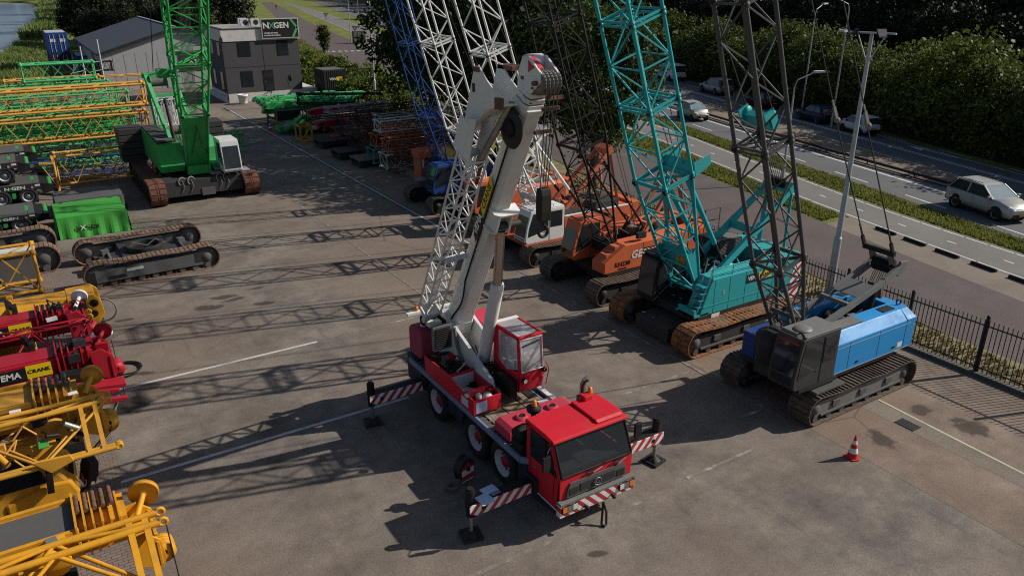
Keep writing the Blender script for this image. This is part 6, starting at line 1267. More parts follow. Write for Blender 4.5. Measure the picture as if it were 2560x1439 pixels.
# folded green boom parts
T = thing('folded_crane_boom', 'bright green folded crane boom pieces lying side by side before the small black container', 'crane boom', (18.0, 69.0, 0))
for k, (y, z, x1, h) in enumerate(((0, 1.5, 8.2, .42), (.8, 1.62, 9.2, .38), (1.6, 1.7, 9.8, .4), (2.4, 1.78, 10.3, .35), (.3, 1.05, 6.8, .4), (3.1, 1.7, 9.0, .35))):
    mb = MB(['green', 'greenlight'][k % 2]); mb.prism([(0, z), (.5, z-.1), (x1, z), (x1+.2, z+.1), (x1, z+h*.6), (1.2, z+h), (.2, z+h)], 'y', y, y+.55)
    for i in range(5): mb.obox((.4+i*x1/6+rp.random()*.5, y+.28, z+h), (.5, .4, .16), (0, 0, rp.uniform(-.3, .3)))
    mb.use('midgrey'); mb.cyl((.35, y-.05, z+h*.5), (.35, y+.6, z+h*.5), .12, n=10); mb.build('boom_piece', T, .02)
clutter(T, 'brackets', .0, 2.2, 0, 3.0, 1.9, 2.2, 22, ['green', 'greenlight', 'green', 'dullrust'], 91); mb = MB('white'); mb.obox((3.0, -.01, 1.7), (.7, .01, .16), (0, 0, 0)); mb.build('lettering_patch', T)
T = thing('green_carrier', 'green machine chassis with black tyres and a striped plate under the folded green boom', 'machine', (18.9, 64.0, 0))
mb = MB('green'); mb.box(0, 5, -.6, 1.6, .5, .95); mb.prism([(0, .95), (1.3, .95), (1.9, 1.5), (.8, 1.55)], 'y', -.5, .2); mb.bar((-.8, -.4, .5), (1.6, -.4, 1.4), .18, .2); mb.box(-.9, .6, .6, 1.6, .2, .6); mb.use('steel'); mb.cyl((.5, .9, .9), (1.6, .9, 1.0), .28, n=14); mb.cyl((-.6, .3, .6), (.3, .5, .7), .2, n=12); mb.build('chassis', T, .02)
for x in (.6, 2.4):
    for y in (-.7, 1.6): wheel(T, (x, y, .48), .48, .4, 1 if y > 0 else -1, 'midgrey', 'green')
mb = MB('rw'); mb.obox((1.6, -.62, 1.15), (.35, .02, .5), (0, .3, 0)); mb.build('warning_plate', T); mb = MB('black'); mb.box(-.6, 1.4, 1.8, 2.8, .9, 1.7); mb.build('power_pack', T, .03)
mb = MB('charcoal'); mb.prism([(-.3, 0), (.3, 0), (.15, .9), (-.15, .9)], 'x', -.05, .05); mb.bar((0, 0, .8), (.9, .2, .3), .1, .1); tag(mb.build('steel_stand', loc=(18.5, 69.6, 0)), 'small dark steel stand on the yard before the folded green boom', 'stand')
# red and orange frames
T = thing('lifting_stand', 'small orange yellow steel frame standing on the yard edge near the small cone', 'frame', (18.5, 60.6, 0))
mb = MB('amber')
for x, y in ((0, 0), (.9, 0), (0, 1.2), (.9, 1.2)): mb.bar((x, y, 0), (x, y, 1.25), .12, .12, (1, 0, 0))
for z in (.1, 1.2): mb.bar((0, 0, z), (.9, 0, z), .1, .12); mb.bar((0, 1.2, z), (.9, 1.2, z), .1, .12); mb.bar((0, 0, z), (0, 1.2, z), .1, .12); mb.bar((.9, 0, z), (.9, 1.2, z), .1, .12)
mb.bar((0, 0, .1), (1.6, -.6, .15), .12, .18); mb.tube([(0, 0, .1), (.9, 0, 1.2)], .05); mb.build('steel_frame', T); mb = MB('whitegrey'); mb.sphere((1.4, .6, .9), .25, 10, 6, (1.4, 1, .8)); mb.build('drum', T)
for k, (x, y, z, lab) in enumerate(((19.6, 58.3, .1, 'dark red steel beam lying lowest beside the orange yellow frame'), (19.6, 59.6, 1.15, 'dark red steel beam in the middle of the beams under the black fly jib'), (19.4, 61.0, 1.9, 'dark red steel beam lying topmost under the black fly jib'))):
    mb = MB('darkred'); mb.prism([(0, .1), (.7, 0), (4.4, 0), (4.6, .35), (3.8, .55), (.8, .5), (0, .4)], 'y', 0, .7); mb.bar((.6, .1, 0), (.4, -.2, -.3 if k else 0), .1, .2); mb.use('charcoal'); mb.cyl((.35, -.06, .25), (.35, .76, .25), .14, n=10); mb.box(1.5, 1.8, -.03, .73, -.02, .57)
    ob = mb.build('steel_beam', loc=(x, y, z), bevel=.02); tag(ob, lab, 'steel beam', 'dark red steel beams')
for k, (x, y, lab) in enumerate(((18.9, 57.0, 'low dark ballast frame nearest the small cone at the yard edge'), (18.7, 52.6, 'low dark ballast frame at the yard edge beside the pile of lattice sections'), (19.0, 49.6, 'low dark ballast frame with pale top nearest the long timber beam'))):
    mb = MB('charcoal'); mb.box(0, 2.6, 0, .35, .25, .5); mb.box(0, 2.6, 1.5, 1.85, .25, .5); mb.box(.1, .5, .0, 1.85, .0, .25); mb.box(2.1, 2.5, 0, 1.85, 0, .25)
    for i in range(5): mb.box(.2+i*.5, .28+i*.5, -.02, 1.87, .27, .48)
    mb.use('dullrust' if k == 2 else 'charcoal'); mb.box(-.05, 2.65, -.05, 1.9, .5, .58); ob = mb.build('ballast_frame', loc=(x, y, 0), bevel=.015); tag(ob, lab, 'ballast frame')
mb = MB('wood'); mb.box(-.2, .2, -5.5, 5.5, 0, .38); mb.use('dullrust')
for i in range(6): mb.box(-.21, .21, -5.2+i*2.0, -5.05+i*2.0, 0, .39)
ob = mb.build('timber_beam', loc=(21.0, 46.4, 0), bevel=.02); ob.rotation_euler = (0, 0, R(4)); tag(ob, 'long grey timber beam lying on the bay beside the pile of lattice sections', 'beam')
T = thing('orange_portal', 'dark orange steel portal stand with white lettering patch beside the blue crane', 'stand', (20.6, 43.9, 0))
mb = MB('rustorange'); mb.box(0, .3, -.5, .5, 0, 1.9); mb.box(1.3, 1.6, -.5, .5, 0, 1.9); mb.box(-.1, 3.4, -.55, .55, 1.7, 2.15); mb.bar((0, 0, .2), (1.5, 0, 1.7), .1, .1); mb.use('white'); mb.box(.1, .2, -.56, -.555, 1.1, 1.6); mb.build('portal_frame', T, .02); clutter(T, 'scrap', .2, 1.5, -.8, .3, .1, .7, 16, ['dullrust', 'amber', 'charcoal', 'wood'], 14)
mb = MB('midgrey'); mb.lathe([(0, 0), (.42, 0), (.42, .25), (.44, .28), (.42, .32), (.42, .6), (.44, .63), (.42, .67), (.42, .92), (0, .92)], (0, 0, 0), Z, 18); mb.use('grey'); mb.lathe([(.46, .9), (.46, .96), (0, .97)], (0, 0, 0), Z, 18); tag(mb.build('oil_drum', loc=(19.7, 41.4, 0)), 'blue grey lidded drum standing in front of the blue crane', 'drum')
T = thing('yellow_machine', 'yellow and white machine half hidden behind the blue crane boom', 'machine', (21.4, 42.0, 0))
mb = MB('yellow'); mb.prism([(0, .9), (2.6, .9), (2.6, 2.3), (.6, 2.4), (0, 1.9)], 'y', -.8, .9); mb.use('black'); mb.box(.2, .9, -.82, -.8, 1.5, 2.1); mb.box(-.1, 2.7, -1.0, 1.1, .0, .8); mb.use('whitegrey'); mb.box(-.6, 1.6, -1.5, -.85, 1.95, 2.1); mb.build('body', T, .04)
mb = MB('blue'); mb.bar((.5, -1.0, 1.8), (1.8, -.6, 3.6), .3, .2); mb.bar((.9, .6, 1.8), (2.2, .5, 3.4), .3, .2); mb.build('support_arm', T)
# traffic cones
def cone(label, loc):
    t = thing('traffic_cone', label, 'traffic cone', loc, R(25), 'traffic cones on the yard')
    mb = MB('redcone'); mb.prism([(.19*math.cos(i*PI/4+PI/8)*1.08, .19*math.sin(i*PI/4+PI/8)*1.08) for i in range(8)], 'z', 0, .035)
    mb.lathe([(.15, .035), (.142, .06), (.125, .19)], (0, 0, 0), Z, 20); mb.lathe([(.092, .33), (.07, .45)], (0, 0, 0), Z, 20); mb.lathe([(.048, .56), (.02, .71), (.0, .715)], (0, 0, 0), Z, 20); b_ = mb.build('cone_body', t)
    mb = MB('conewhite'); mb.lathe([(.1255, .19), (.0925, .33)], (0, 0, 0), Z, 20); mb.lathe([(.0705, .45), (.0485, .56)], (0, 0, 0), Z, 20); mb.build('white_band', t); return t
M['redcone'] = paint('cone_red', (.52, .035, .02), .5, .3); M['conewhite'] = paint('cone_white', (.72, .72, .74), .5, .15)
g = U(2130, 1143); cone('red and white traffic cone standing alone on the open yard at the lower right', (g.x, g.y, 0)); g = U(676, 326); cone('small far traffic cone at the edge line near the folded green boom', (g.x, g.y, 0))

# ================================================================ FENCE, LAMPS
def fence(label, x, y0, y1):
    t = thing('steel_fence', label, 'fence', (x, y0, 0)); L_ = y1-y0; mb = MB('black')
    for z in (.28, 1.75): mb.box(-.02, .02, 0, L_, z-.02, z+.02)
    n = int(L_/.145)
    for i in range(n): mb.box(-.011, .011, i*.145, i*.145+.022, .12, 1.95)
    mb.build('bar_panel', t)
    for i in range(int(L_/2.57)+1): mb = MB('black'); mb.box(-.045, .045, i*2.57-.045, i*2.57+.045, 0, 2.05); mb.lathe([(.07, 2.05), (.05, 2.1), (0, 2.12)], (0, i*2.57, 0), Z, 8); mb.build('post', t)
    return t
fence('black steel bar fence along the right side of the yard, in front of the street', 25.18, -12, 63)
def lamp(label, loc, h, style, rz=0, group=None, mat='galv'):
    t = thing('street_lamp', label, 'street lamp', loc, rz, group); mb = MB(mat)
    if style == 'flood':
        mb.cyl((0, 0, 0), (0, 0, 2.4), .16, .155, n=14); mb.cyl((0, 0, 2.4), (0, 0, h), .115, .07, n=14); mb.lathe([(.155, 2.4), (.115, 2.48)], (0, 0, 0), Z, 14); mb.build('pole', t)
        mb = MB(mat); mb.bar((0, -.85, h), (0, .85, h), .12, .06); mb.tube([(0, 0, h-1.1), (0, .12, h-.85), (0, .5, h-.05)], .022); mb.tube([(0, 0, h-1.1), (0, -.12, h-.85), (0, -.5, h-.05)], .022); mb.build('crossarm', t)
        for y, a in ((-.42, .9), (.55, -.9)):
            mb = MB('black'); mb.obox((-.2, y, h+.02), (.3, .36, .07), (0, -.9, a)); f = mb.build('floodlight', t); mb = MB('lamp'); mb.obox((-.2-.04*math.cos(a)*.8, y-.04*math.sin(a), h-.02), (.24, .3, .02), (0, -.9, a)); mb.build('lens', f)
        mb = MB(mat); mb.box(-.15, .15, .95, 1.2, h-.02, h+.06); mb.build('camera_box', t)
    else:
        mb.cyl((0, 0, 0), (0, 0, 1.2), .11, .1, n=10); mb.cyl((0, 0, 1.2), (0, 0, h), .075, .05, n=10); mb.build('pole', t); mb = MB(mat)
        mb.tube([(0, 0, h), (.15, 0, h+.4), (1.2, 0, h+.8)] if style == 'arm' else [(0, 0, h), (.1, 0, h+.1), (.5, 0, h+.12)], .035, 8); e = (1.2, h+.8) if style == 'arm' else (.5, h+.12); mb.use('whitegrey'); mb.prism([(e[0]-.1, e[1]-.03), (e[0]+.7, e[1]+.0), (e[0]+.65, e[1]+.1), (e[0], e[1]+.1)], 'y', -.14, .14); mb.build('lamp_head', t)
    return t
lamp('tall grey lamp post with two black floodlights behind the blue crane', (27.1, 18.25, 0), 10.3, 'flood', R(15)); g = U(939, 262); lamp('tall grey lamp post standing by the bushes near the small black container', (g.x, g.y, 0), 10.0, 'flood')
for (x, y, h, st, rz, lab) in ((40.0, 31.5, 6.0, 'arm', R(-20), 'lamp post with curved arm on the grass beside the cycle path'), (61.8, 47.5, 9.0, 'arm', R(10), 'lamp post with its arm reaching over the far lane, by the navy car'), (59.5, 42.5, 9.6, 'arm', R(170), 'tall lamp post at the wood edge behind the white hatchback'),
                              (82, 190, 8, 'arm', 0, 'distant lamp post beside the cycle path near the junction'), (57.5, 150, 8.5, 'arm', 0, 'far lamp post by the ivy covered shrub near the junction'), (88.5, 205, 8, 'arm', R(180), 'distant dark lamp post on the verge of the main road'), (101, 255, 8, 'arm', R(180), 'most distant lamp post by the main road')):
    lamp(lab, (x, y, 0), h, st, rz, 'lamp posts along the road', 'galv' if 'dark' not in lab else 'charcoal')
# ================================================================ BUILDINGS, CONTAINERS
T = thing('office_building', 'two storey dark grey office with white roof band and large black sign', 'building', (18.7, 84.2, 0)); W_, Dp, H_ = 7.75, 7.4, 6.7
mb = MB('brickplate'); mb.box(0, W_, 0, Dp, .9, 6.0); ob = mb.build('wall', T)
mb = MB('plinth'); mb.box(-.02, W_+1.6, -.05, Dp, 0, .88); mb.box(-.25, .1, .1, Dp+.2, 0, .55); mb.build('plinth', T)
mb = MB('plinth'); mb.box(-.06, W_+.06, -.06, Dp+.06, 6.0, 7.15); mb.use('charcoal'); mb.box(-.1, W_+.1, -.1, Dp+.1, 7.15, 7.22); mb.use('concrete'); mb.box(.2, W_-.2, .2, Dp-.2, 7.22, 7.26); mb.build('roof', T)
mb = MB('charcoal'); mb.box(0, W_, -.012, 0, 3.44, 3.48); mb.box(3.95, 3.98, -.012, 0, .9, 6.0); mb.cyl((-.08, -.05, .3), (-.08, -.05, 6.6), .06, n=8); mb.box(-.25, .05, -.2, .05, 6.0, 6.4); mb.build('joint_and_downpipe', ob)
for (x0, x1, z0, z1) in ((1.5, 2.65, 4.55, 6.0-.05), (5.5, 6.55, 4.5, 5.95), (1.5, 2.6, 1.55, 3.0)):
    mb = MB('black'); mb.box(x0-.06, x1+.06, -.03, .02, z0-.06, z1+.06); f = mb.build('window', T); mb = MB('glass'); mb.box(x0, x1, -.04, -.03, z0, z1); mb.build('pane', f)
mb = MB('black'); mb.box(3.7, 4.75, -.03, .02, .9, 3.05); f = mb.build('door', T); mb = MB('glass'); mb.box(3.82, 4.63, -.04, -.03, 1.0, 2.9); mb.build('pane', f); mb = MB('steel'); mb.box(3.86, 3.92, -.06, -.04, 1.8, 1.95); mb.build('handle', f)
for (y0, z0, z1) in ((1.3, 4.5, 5.9), (4.2, 4.5, 5.9), (1.3, 1.0, 3.0), (4.5, 1.4, 3.0)): mb = MB('black'); mb.box(-.03, .02, y0, y0+1.1, z0, z1); f = mb.build('window', T); mb = MB('glass'); mb.box(-.04, -.03, y0+.06, y0+1.04, z0+.06, z1-.06); mb.build('pane', f)
sb = MB('whitegrey'); sb.box(4.0, 7.85, -.28, -.1, 6.15, 8.1); sg = sb.build('sign_board', T); mb = MB('black'); mb.box(4.08, 7.77, -.29, -.28, 6.23, 8.02); mb.build('sign_face', sg)
text('N', .78, 'white', frame((4.47, -.305, 7.4), (1, 0, 0), (0, 0, 1)), sg, bold=.022, sx=1.1); text('X', 1.0, 'greenlight', frame((5.04, -.31, 7.38), (1, 0, 0), (0, 0, 1)), sg, sx=1.05); text('GEN', .78, 'white', frame((6.05, -.305, 7.4), (1, 0, 0), (0, 0, 1)), sg, bold=.022, sx=1.0)
text('MOVED BY VEMA', .17, 'white', frame((4.2, -.3, 6.68), (1, 0, 0), (0, 0, 1)), sg, bold=.006, align='LEFT', sx=1.1); text('POWERED BY PASSION', .17, 'white', frame((4.2, -.3, 6.45), (1, 0, 0), (0, 0, 1)), sg, bold=.006, align='LEFT', sx=.95)
mb = MB('greenlight'); mb.add([(6.95, -.3, 7.98), (7.15, -.3, 8.0), (7.78, -.3, 7.2), (7.62, -.3, 7.05), (7.3, -.3, 6.25), (7.1, -.3, 6.3)], [(0, 3, 2, 1)]); mb.add([(7.62, -.3, 7.3), (7.8, -.3, 7.15), (7.3, -.3, 6.22), (7.05, -.3, 6.25)], [(0, 3, 2, 1)]); mb.build('sign_arrow', sg)
for i, (x, y) in enumerate(((2.4, 1.4), (3.4, 1.2), (2.6, 3.0))):
    mb = MB('whitegrey'); mb.box(x, x+.85, y, y+.4, 7.36, 8.05); a = mb.build('air_conditioner', T); mb = MB('charcoal'); mb.cyl((x+.5, y-.01, 7.7), (x+.5, y, 7.7), .26, n=18); mb.build('fan_grille', a)
mb = MB('charcoal'); mb.tube([(6.1, -1.2, .9), (6.0, -1.0, 1.6), (5.9, -.9, 2.2)], .05); mb.lathe([(.3, -.1), (.34, 0), (.3, .1)], (6.15, -1.0, 2.2), (1, -.6, .2), 18); tag(mb.build('hose_drum', loc=(18.7, 84.2, 0)), 'dark hose drum on a stand in front of the office wall by the door', 'hose drum')
mb = MB('conewhite'); mb.lathe([(0, 0), (.36, 0), (.4, .1), (.47, .75), (.52, .76), (.52, .95), (.46, .95), (.44, .8), (0, .78)], (0, 0, 0), Z, 22); tag(mb.build('plant_pot', loc=(19.75, 82.9, 0)), 'large white plant pot standing at the corner of the grey office', 'plant pot')
# warehouse
T = thing('warehouse', 'long low warehouse with slate grey pitched roof and pale walls behind the stacked sections', 'building', (9.0, 100, 0))
w, dp, he, hr = 16.4, 27, 4.0, 6.5
mb = MB('cladding'); mb.prism([(0, 0), (w, 0), (w, he), (w/2, hr), (0, he)], 'y', 0, dp); mb.use('midgrey')
for i in range(1, 14): mb.box(i*w/14-.01, i*w/14+.01, -.012, 0, 0, he)
mb.build('wall', T)
mb = MB('roofdark')
for s in (0, 1):
    a = (-.3 if s == 0 else w+.3, he-.09); c_ = (w/2, hr)
    q = [(a[0], a[1]+.06), (a[0], a[1]+.2), (c_[0], c_[1]+.22), (c_[0], c_[1]+.06)]; mb.prism(q, 'y', -.35, dp+.35)
    for i in range(27): y = i*1.0; mb.prism([(a[0], a[1]+.2), (a[0], a[1]+.23), (c_[0], c_[1]+.25), (c_[0], c_[1]+.22)], 'y', y, y+.06)
rf = mb.build('roof', T); mb = MB('charcoal'); mb.bar((-.3, -.38, he+.02), (w/2, -.38, hr+.1), .06, .26); mb.bar((w+.3, -.38, he+.02), (w/2, -.38, hr+.1), .06, .26); mb.box(-.42, -.3, -.35, dp+.35, he-.05, he+.12); mb.use('galv'); mb.box(w/2-.15, w/2+.15, -.3, dp+.3, hr+.23, hr+.27); mb.build('verge_trim', rf)
mb = MB('darkgrey'); mb.box(8.2, 13.5, -.1, -.02, 1.9, 4.0); s_ = mb.build('wall_sign', T); text('N GEN', 1.1, 'white', frame((11, -.12, 2.6), (1, 0, 0), (0, 0, 1)), s_, bold=.02, sx=1.1); text('X', 1.2, 'greenlight', frame((10.05, -.13, 2.6), (1, 0, 0), (0, 0, 1)), s_)
mb = MB('charcoal'); mb.box(-.05, 0, 3, 5, 0, 2.8); mb.use('galv'); mb.box(-.3, -.02, 7, 7.1, 0, he); mb.build('side_door', T)
# shipping containers
def container(label, loc, L_, mat, rz=0, doors=True, group=None, logo=False, h=2.6, top=None):
    t = thing('shipping_container', label, 'container', loc, rz, group); mb = MB(mat); mb.box(0, 2.44, 0, L_, .12, h-.05)
    for x in (0, 2.34): mb.box(x, x+.1, -.04, .06, 0, h); mb.box(x, x+.1, L_-.06, L_+.04, 0, h)
    mb.box(0, 2.44, -.03, .06, h-.14, h); mb.box(0, 2.44, -.03, .06, 0, .16)
    n = int(L_/.3)
    for i in range(n): mb.box(-.03, 0, .15+i*.3, .3+i*.3, .15, h-.12); mb.box(2.44, 2.47, .15+i*.3, .3+i*.3, .15, h-.12)
    if not doors:
        for i in range(10): mb.box(.14+i*.225, .26+i*.225, -.035, 0, .16, h-.14)
    mb.use(top or mat)
    for i in range(n): mb.box(.1, 2.34, .1+i*.3, .24+i*.3, h-.05, h-.015)
    b_ = mb.build('body', t)
    if doors:
        for x in (.1, 1.24): mb = MB(mat); mb.box(x, x+1.1, -.05, -.01, .16, h-.14); d_ = mb.build('door', t); mb = MB('whitegrey'); [mb.cyl((x+k, -.08, .2), (x+k, -.08, h-.2), .025, n=6) for k in (.3, .75)]; mb.box(x+.2, x+.9, -.06, -.05, h*.55, h*.7); mb.build('lock_bar', d_)
    if logo:
        plate(b_, 'logo_panel', 'lemon', [(1.38, -.045, 1.55), (2.0, -.045, 1.55), (2.0, -.045, 1.95), (1.38, -.045, 1.95)], .006, (0, -1, 0)); text('VEMA', .34, 'white', frame((1.02, -.05, 1.74), (1, 0, 0), (0, 0, 1)), b_, bold=.01)
    return t
g = UY(795, 232, 82.0); container('small black shipping container with a yellow logo panel beside the grey office', (28.0, 81.6, .25), 3.0, M['charcoal'], 0, False, None, True, 2.7, M['grey'])
GC = 'shipping containers stacked by the canal'
xx = UY(116, 100, 122).x
container('dark blue shipping container on the ground by the canal, under a blue one', (xx, 122, 0), 6.0, M['navyframe'], 0, True, GC, top=M['whitegrey']); container('blue shipping container with white lock bars stacked on top by the canal', (xx, 122, 2.62), 6.0, M['deepblue'], 0, True, GC, top=M['whitegrey']); container('second blue container right of the stacked pair near the warehouse', (xx+2.8, 117, 0), 6.0, M['deepblue'], 0, True, GC, top=M['whitegrey']); container('pale topped container standing close to the warehouse side wall', (xx+2.7, 110, 0), 2.5, M['navyframe'], 0, True, GC, top=M['whitegrey'])
mb = MB('conewhite'); mb.sphere((0, 0, .9), .5, 10, 7, (.9, .8, 1.9)); mb.sphere((.2, -.1, 1.9), .4, 9, 6, (.8, .8, 1.2)); tag(mb.build('wrapped_bundle', loc=(xx+2.1, 112.5, 0)), 'white plastic wrapped bundle standing between the blue containers', 'bundle')
clut = MB('charcoal'); clut.box(-.6, .6, -.3, .3, 0, 3.2)
for i in range(5): clut.use(['wood', 'steel', 'rust'][i % 3]); clut.box(-.62, .62, -.5, .5, .4+i*.6, .5+i*.6)
tag(clut.build('storage_rack', loc=(8.2, 103.5, 0)), 'dark storage rack with shelves against the warehouse side wall', 'rack')
# ================================================================ VEHICLES
def sec_loft(mb, st):
    vs = []; k = 8
    for (x, z0, z1, w, cr) in st: h = z1-z0; vs += [(x, -w*.9, z0), (x, -w, z0+h*.35), (x, -w*.97, z1-h*.12), (x, -w*.8, z1), (x, 0, z1+cr), (x, w*.8, z1), (x, w*.97, z1-h*.12), (x, w, z0+h*.35), (x, w*.9, z0)]
    m = 9; fs = []
    for i in range(len(st)-1): fs += [(i*m+j, (i+1)*m+j, (i+1)*m+(j+1) % m, i*m+(j+1) % m) for j in range(m)]
    mb.add(vs, fs, True); mb.add(vs[:m], [tuple(range(m))]); mb.add(vs[-m:], [tuple(range(m))[::-1]])
def car(name, label, cat, loc, rz, mat, L_=4.4, W_=1.8, H_=1.62, belt=1.0, hood=.92, wsb=.95, wst=.3, rt=-1.75, rb=-2.05, wr=.34, rim='galv', kind='suv', group=None, glassm='carglass', rails=False):
    """local x forward, origin on the ground in the middle"""
    t = thing(name, label, cat, loc, rz, group); hw = W_/2; f = L_/2; wb = L_*.3
    mb = MB(mat); c = .3 if kind != 'van' else .28
    sec_loft(mb, [(-f, .42, belt-.12, hw*.78, .0), (-f+.1, .3, belt-.02, hw*.93, .0), (-f+.5, .26, belt, hw, .01), (-.3, .24, belt-.02, hw, .01), (wsb, .24, belt-.04, hw, .02), (wsb+.3, .24, hood+.02, hw*.99, .04), (f-.45, .26, hood-.1, hw*.96, .05), (f-.12, .3, hood-.22, hw*.86, .04), (f, .36, hood-.34, hw*.72, .02)])
    body = mb.build('body', t)
    rw = hw*.74; bw = hw*.95; zt = H_-.04
    gh = [(wsb+.05, bw, belt-.05), (rb, bw*.97, belt-.03), (rt, rw, zt), (wst, rw, zt)]
    mb = MB(glassm); V4 = lambda i, s: (gh[i][0], s*gh[i][1], gh[i][2])
    mb.poly([V4(0, -1), V4(0, 1), V4(3, 1), V4(3, -1)]); o1 = mb.build('windshield', t)
    mb = MB('carglass'); mb.poly([V4(1, 1), V4(1, -1), V4(2, -1), V4(2, 1)]); mb.build('rear_window', t)
    for s in (1, -1):
        mb = MB('carglass' if kind != 'van' else mat); q = [V4(0, s), V4(3, s), V4(2, s), V4(1, s)]; mb.poly(q if s > 0 else q[::-1]); mb.build('side_window', t)
        if kind == 'van':
            mb = MB('carglass'); xm = wsb-.15; q = [(xm, s*(bw+.0), belt+.03), (wst+.02, s*(rw+.03), zt-.15), (wst-.75, s*(rw+.03), zt-.15), (wst-.75, s*(bw+.0), belt+.03)]; mb.poly(q if s > 0 else q[::-1]); mb.build('side_window', t)
    mb = MB(mat); mb.prism([(wst+.08, H_-.07), (wst-.2, H_-.01), ((wst+rt)/2, H_+.03), (rt+.1, H_-.0), (rt-.16, H_-.07)], 'y', -rw-.03, rw+.03)
    for s in (1, -1):
        P_ = lambda i: V(V4(i, s))
        for a, b_ in ((0, 3), (1, 2)): mb.bar(P_(a)+V((0 if a == 0 else .16, s*.004, 0)), P_(b_)+V((0 if a == 0 else .16, s*.004, 0)), .09 if a == 0 else .4, .04)
        xm = (wst+rt)/2+.15; mb.bar((xm-.03, s*bw, belt-.02), (xm-.06, s*rw, zt), .08, .03); mb.bar(P_(3), P_(2), .04, .05)
        if rails: mb.use('black'); mb.bar((wst-.15, s*(rw-.04), H_+.05), (rt+.15, s*(rw-.04), H_+.05), .04, .03); mb.use(mat)
    mb.build('roof', t, .015)
    for x in (wb+.02, -wb):
        for s in (1, -1):
            mb = MB('black'); mb.lathe([(0, 0), (wr*1.16, 0), (wr*1.16, .012), (0, .013)], (x, s*(hw-.018), wr), (0, s, 0), 22); mb.build('wheel_arch', t)
            wheel(t, (x, s*(hw-.1), wr), wr, .22, s, rim, 'charcoal', spokes=5 if rim == 'galv' else 0)
    for s in (1, -1):
        mb = MB('lamp'); mb.obox((f-.2, s*hw*.66, hood-.24), (.26, .34, .13), (0, .25, -s*.45)); mb.build('headlight', t); mb = MB('redlens'); mb.obox((-f+.06, s*hw*.76, belt-.14), (.12, .2, .24), (0, .0, s*.25)); mb.build('tail_light', t)
        mb = MB(mat); mb.obox((wsb-.1, s*(hw+.08), belt+.05), (.14, .2, .13), (0, 0, 0)); mb.build('mirror', t, .03); mb = MB('black'); mb.box(-wb+wr*1.2, wb-wr*1.2, s*hw-.01*s-.006, s*hw-.01*s+.006, .24, .34); mb.tube([(-.25, s*(hw+.004), .35), (-.25, s*(hw-.02), belt-.05)], .006, 4); mb.tube([(wsb-.1, s*(hw+.004), .35), (wsb-.1, s*(hw-.02), belt-.05)], .006, 4); mb.build('side_trim', t)
    mb = MB('black'); mb.obox((f-.02, 0, .42), (.1, hw*1.4, .22), (0, 0, 0)); mb.obox((f-.07, 0, hood-.33), (.1, hw*.9, .12), (0, 0, 0)); mb.obox((-f+.02, 0, .42), (.1, hw*1.6, .2), (0, 0, 0)); mb.build('bumper', t)
    mb = MB('amber'); mb.obox((f+.035, 0, .46), (.01, .48, .1), (0, 0, 0)); mb.obox((-f-.03, 0, .6), (.02, .48, .1), (0, 0, 0)); mb.build('number_plate', t)
    return t
M['carsilver'] = paint('car_silver', (.42, .42, .41), .28, .1, metal=.35); M['cargrey'] = paint('car_beige_grey', (.3, .29, .27), .28, .1, metal=.4); M['carnavy'] = paint('car_navy', (.012, .015, .05), .22, .1); M['carwhite'] = paint('car_white', (.66, .66, .67), .3, .1); M['carblack'] = paint('car_black', (.014, .015, .022), .22, .1)
away = lambda s: math.atan2(1, s); tow = lambda s: math.atan2(-1, -s)
car('parked_car' if False else 'suv_car', 'silver SUV with dark roof rails driving on the near lane at the right edge', 'car', (44.55, 21.2, 0), tow(.29), 'carsilver', 4.5, 1.84, 1.66, 1.12, 1.06, 1.0, .15, -1.75, -2.12, .37, 'galv', rails=True, glassm='skyglass')
car('small_car', 'small silver hatchback driving toward the camera, seen behind the teal boom', 'car', (52.3, 52.0, 0), tow(.26), 'carsilver', 3.6, 1.6, 1.52, 1.0, .97, 1.05, .3, -1.35, -1.68, .3, 'wheelwhite', glassm='skyglass')
car('suv_car', 'beige grey SUV on the far lane between the teal and grey booms', 'car', (66.2, 62.6, 0), away(.29), 'cargrey', 4.75, 1.92, 1.72, 1.08, 1.02, .9, .2, -1.9, -2.2, .38, 'galv', rails=True)
car('hatchback_car', 'navy blue hatchback on the far lane behind the grey crane cables', 'car', (60.9, 45.2, 0), away(.28), 'carnavy', 4.2, 1.75, 1.5, .98, .94, .95, .2, -1.6, -1.95, .33, 'galv')
car('hatchback_car', 'small white hatchback with black wheels on the far lane by the lamp post', 'car', (59.3, 39.7, 0), away(.28), 'carwhite', 3.45, 1.62, 1.47, .95, .92, .95, .3, -1.3, -1.6, .3, 'charcoal')
car('hatchback_car', 'dark car half hidden behind the grey lattice boom on the far lane', 'car', (63.3, 53.5, 0), away(.29), 'carblack', 4.3, 1.76, 1.48, .97, .93, .95, .2, -1.6, -1.95, .33, 'galv')
car('delivery_van', 'white panel van on the far lane, seen through the teal boom', 'van', (70.5, 74.5, 0), away(.27), 'carwhite', 5.0, 1.95, 1.95, 1.15, 1.1, 1.55, .85, -2.3, -2.42, .35, 'charcoal', 'van')
# parking stops along the cycle path
for i, y in enumerate((22.0, 20.2, 18.35, 16.45, 14.6)):
    mb = MB('black'); mb.prism([(-.09, 0), (.09, 0), (.06, .14), (-.06, .14)], 'y', -.62, .62); mb.use('charcoal'); mb.box(-.05, .05, -.55, .55, .14, .15)
    ob = mb.build('parking_stop', loc=(c_cy_l(y)-.42, y, 0)); ob.rotation_euler = (0, 0, -.17); tag(ob, 'dark low wheel stop on the paved strip along the cycle path', 'wheel stop', 'dark wheel stops beside the cycle path')
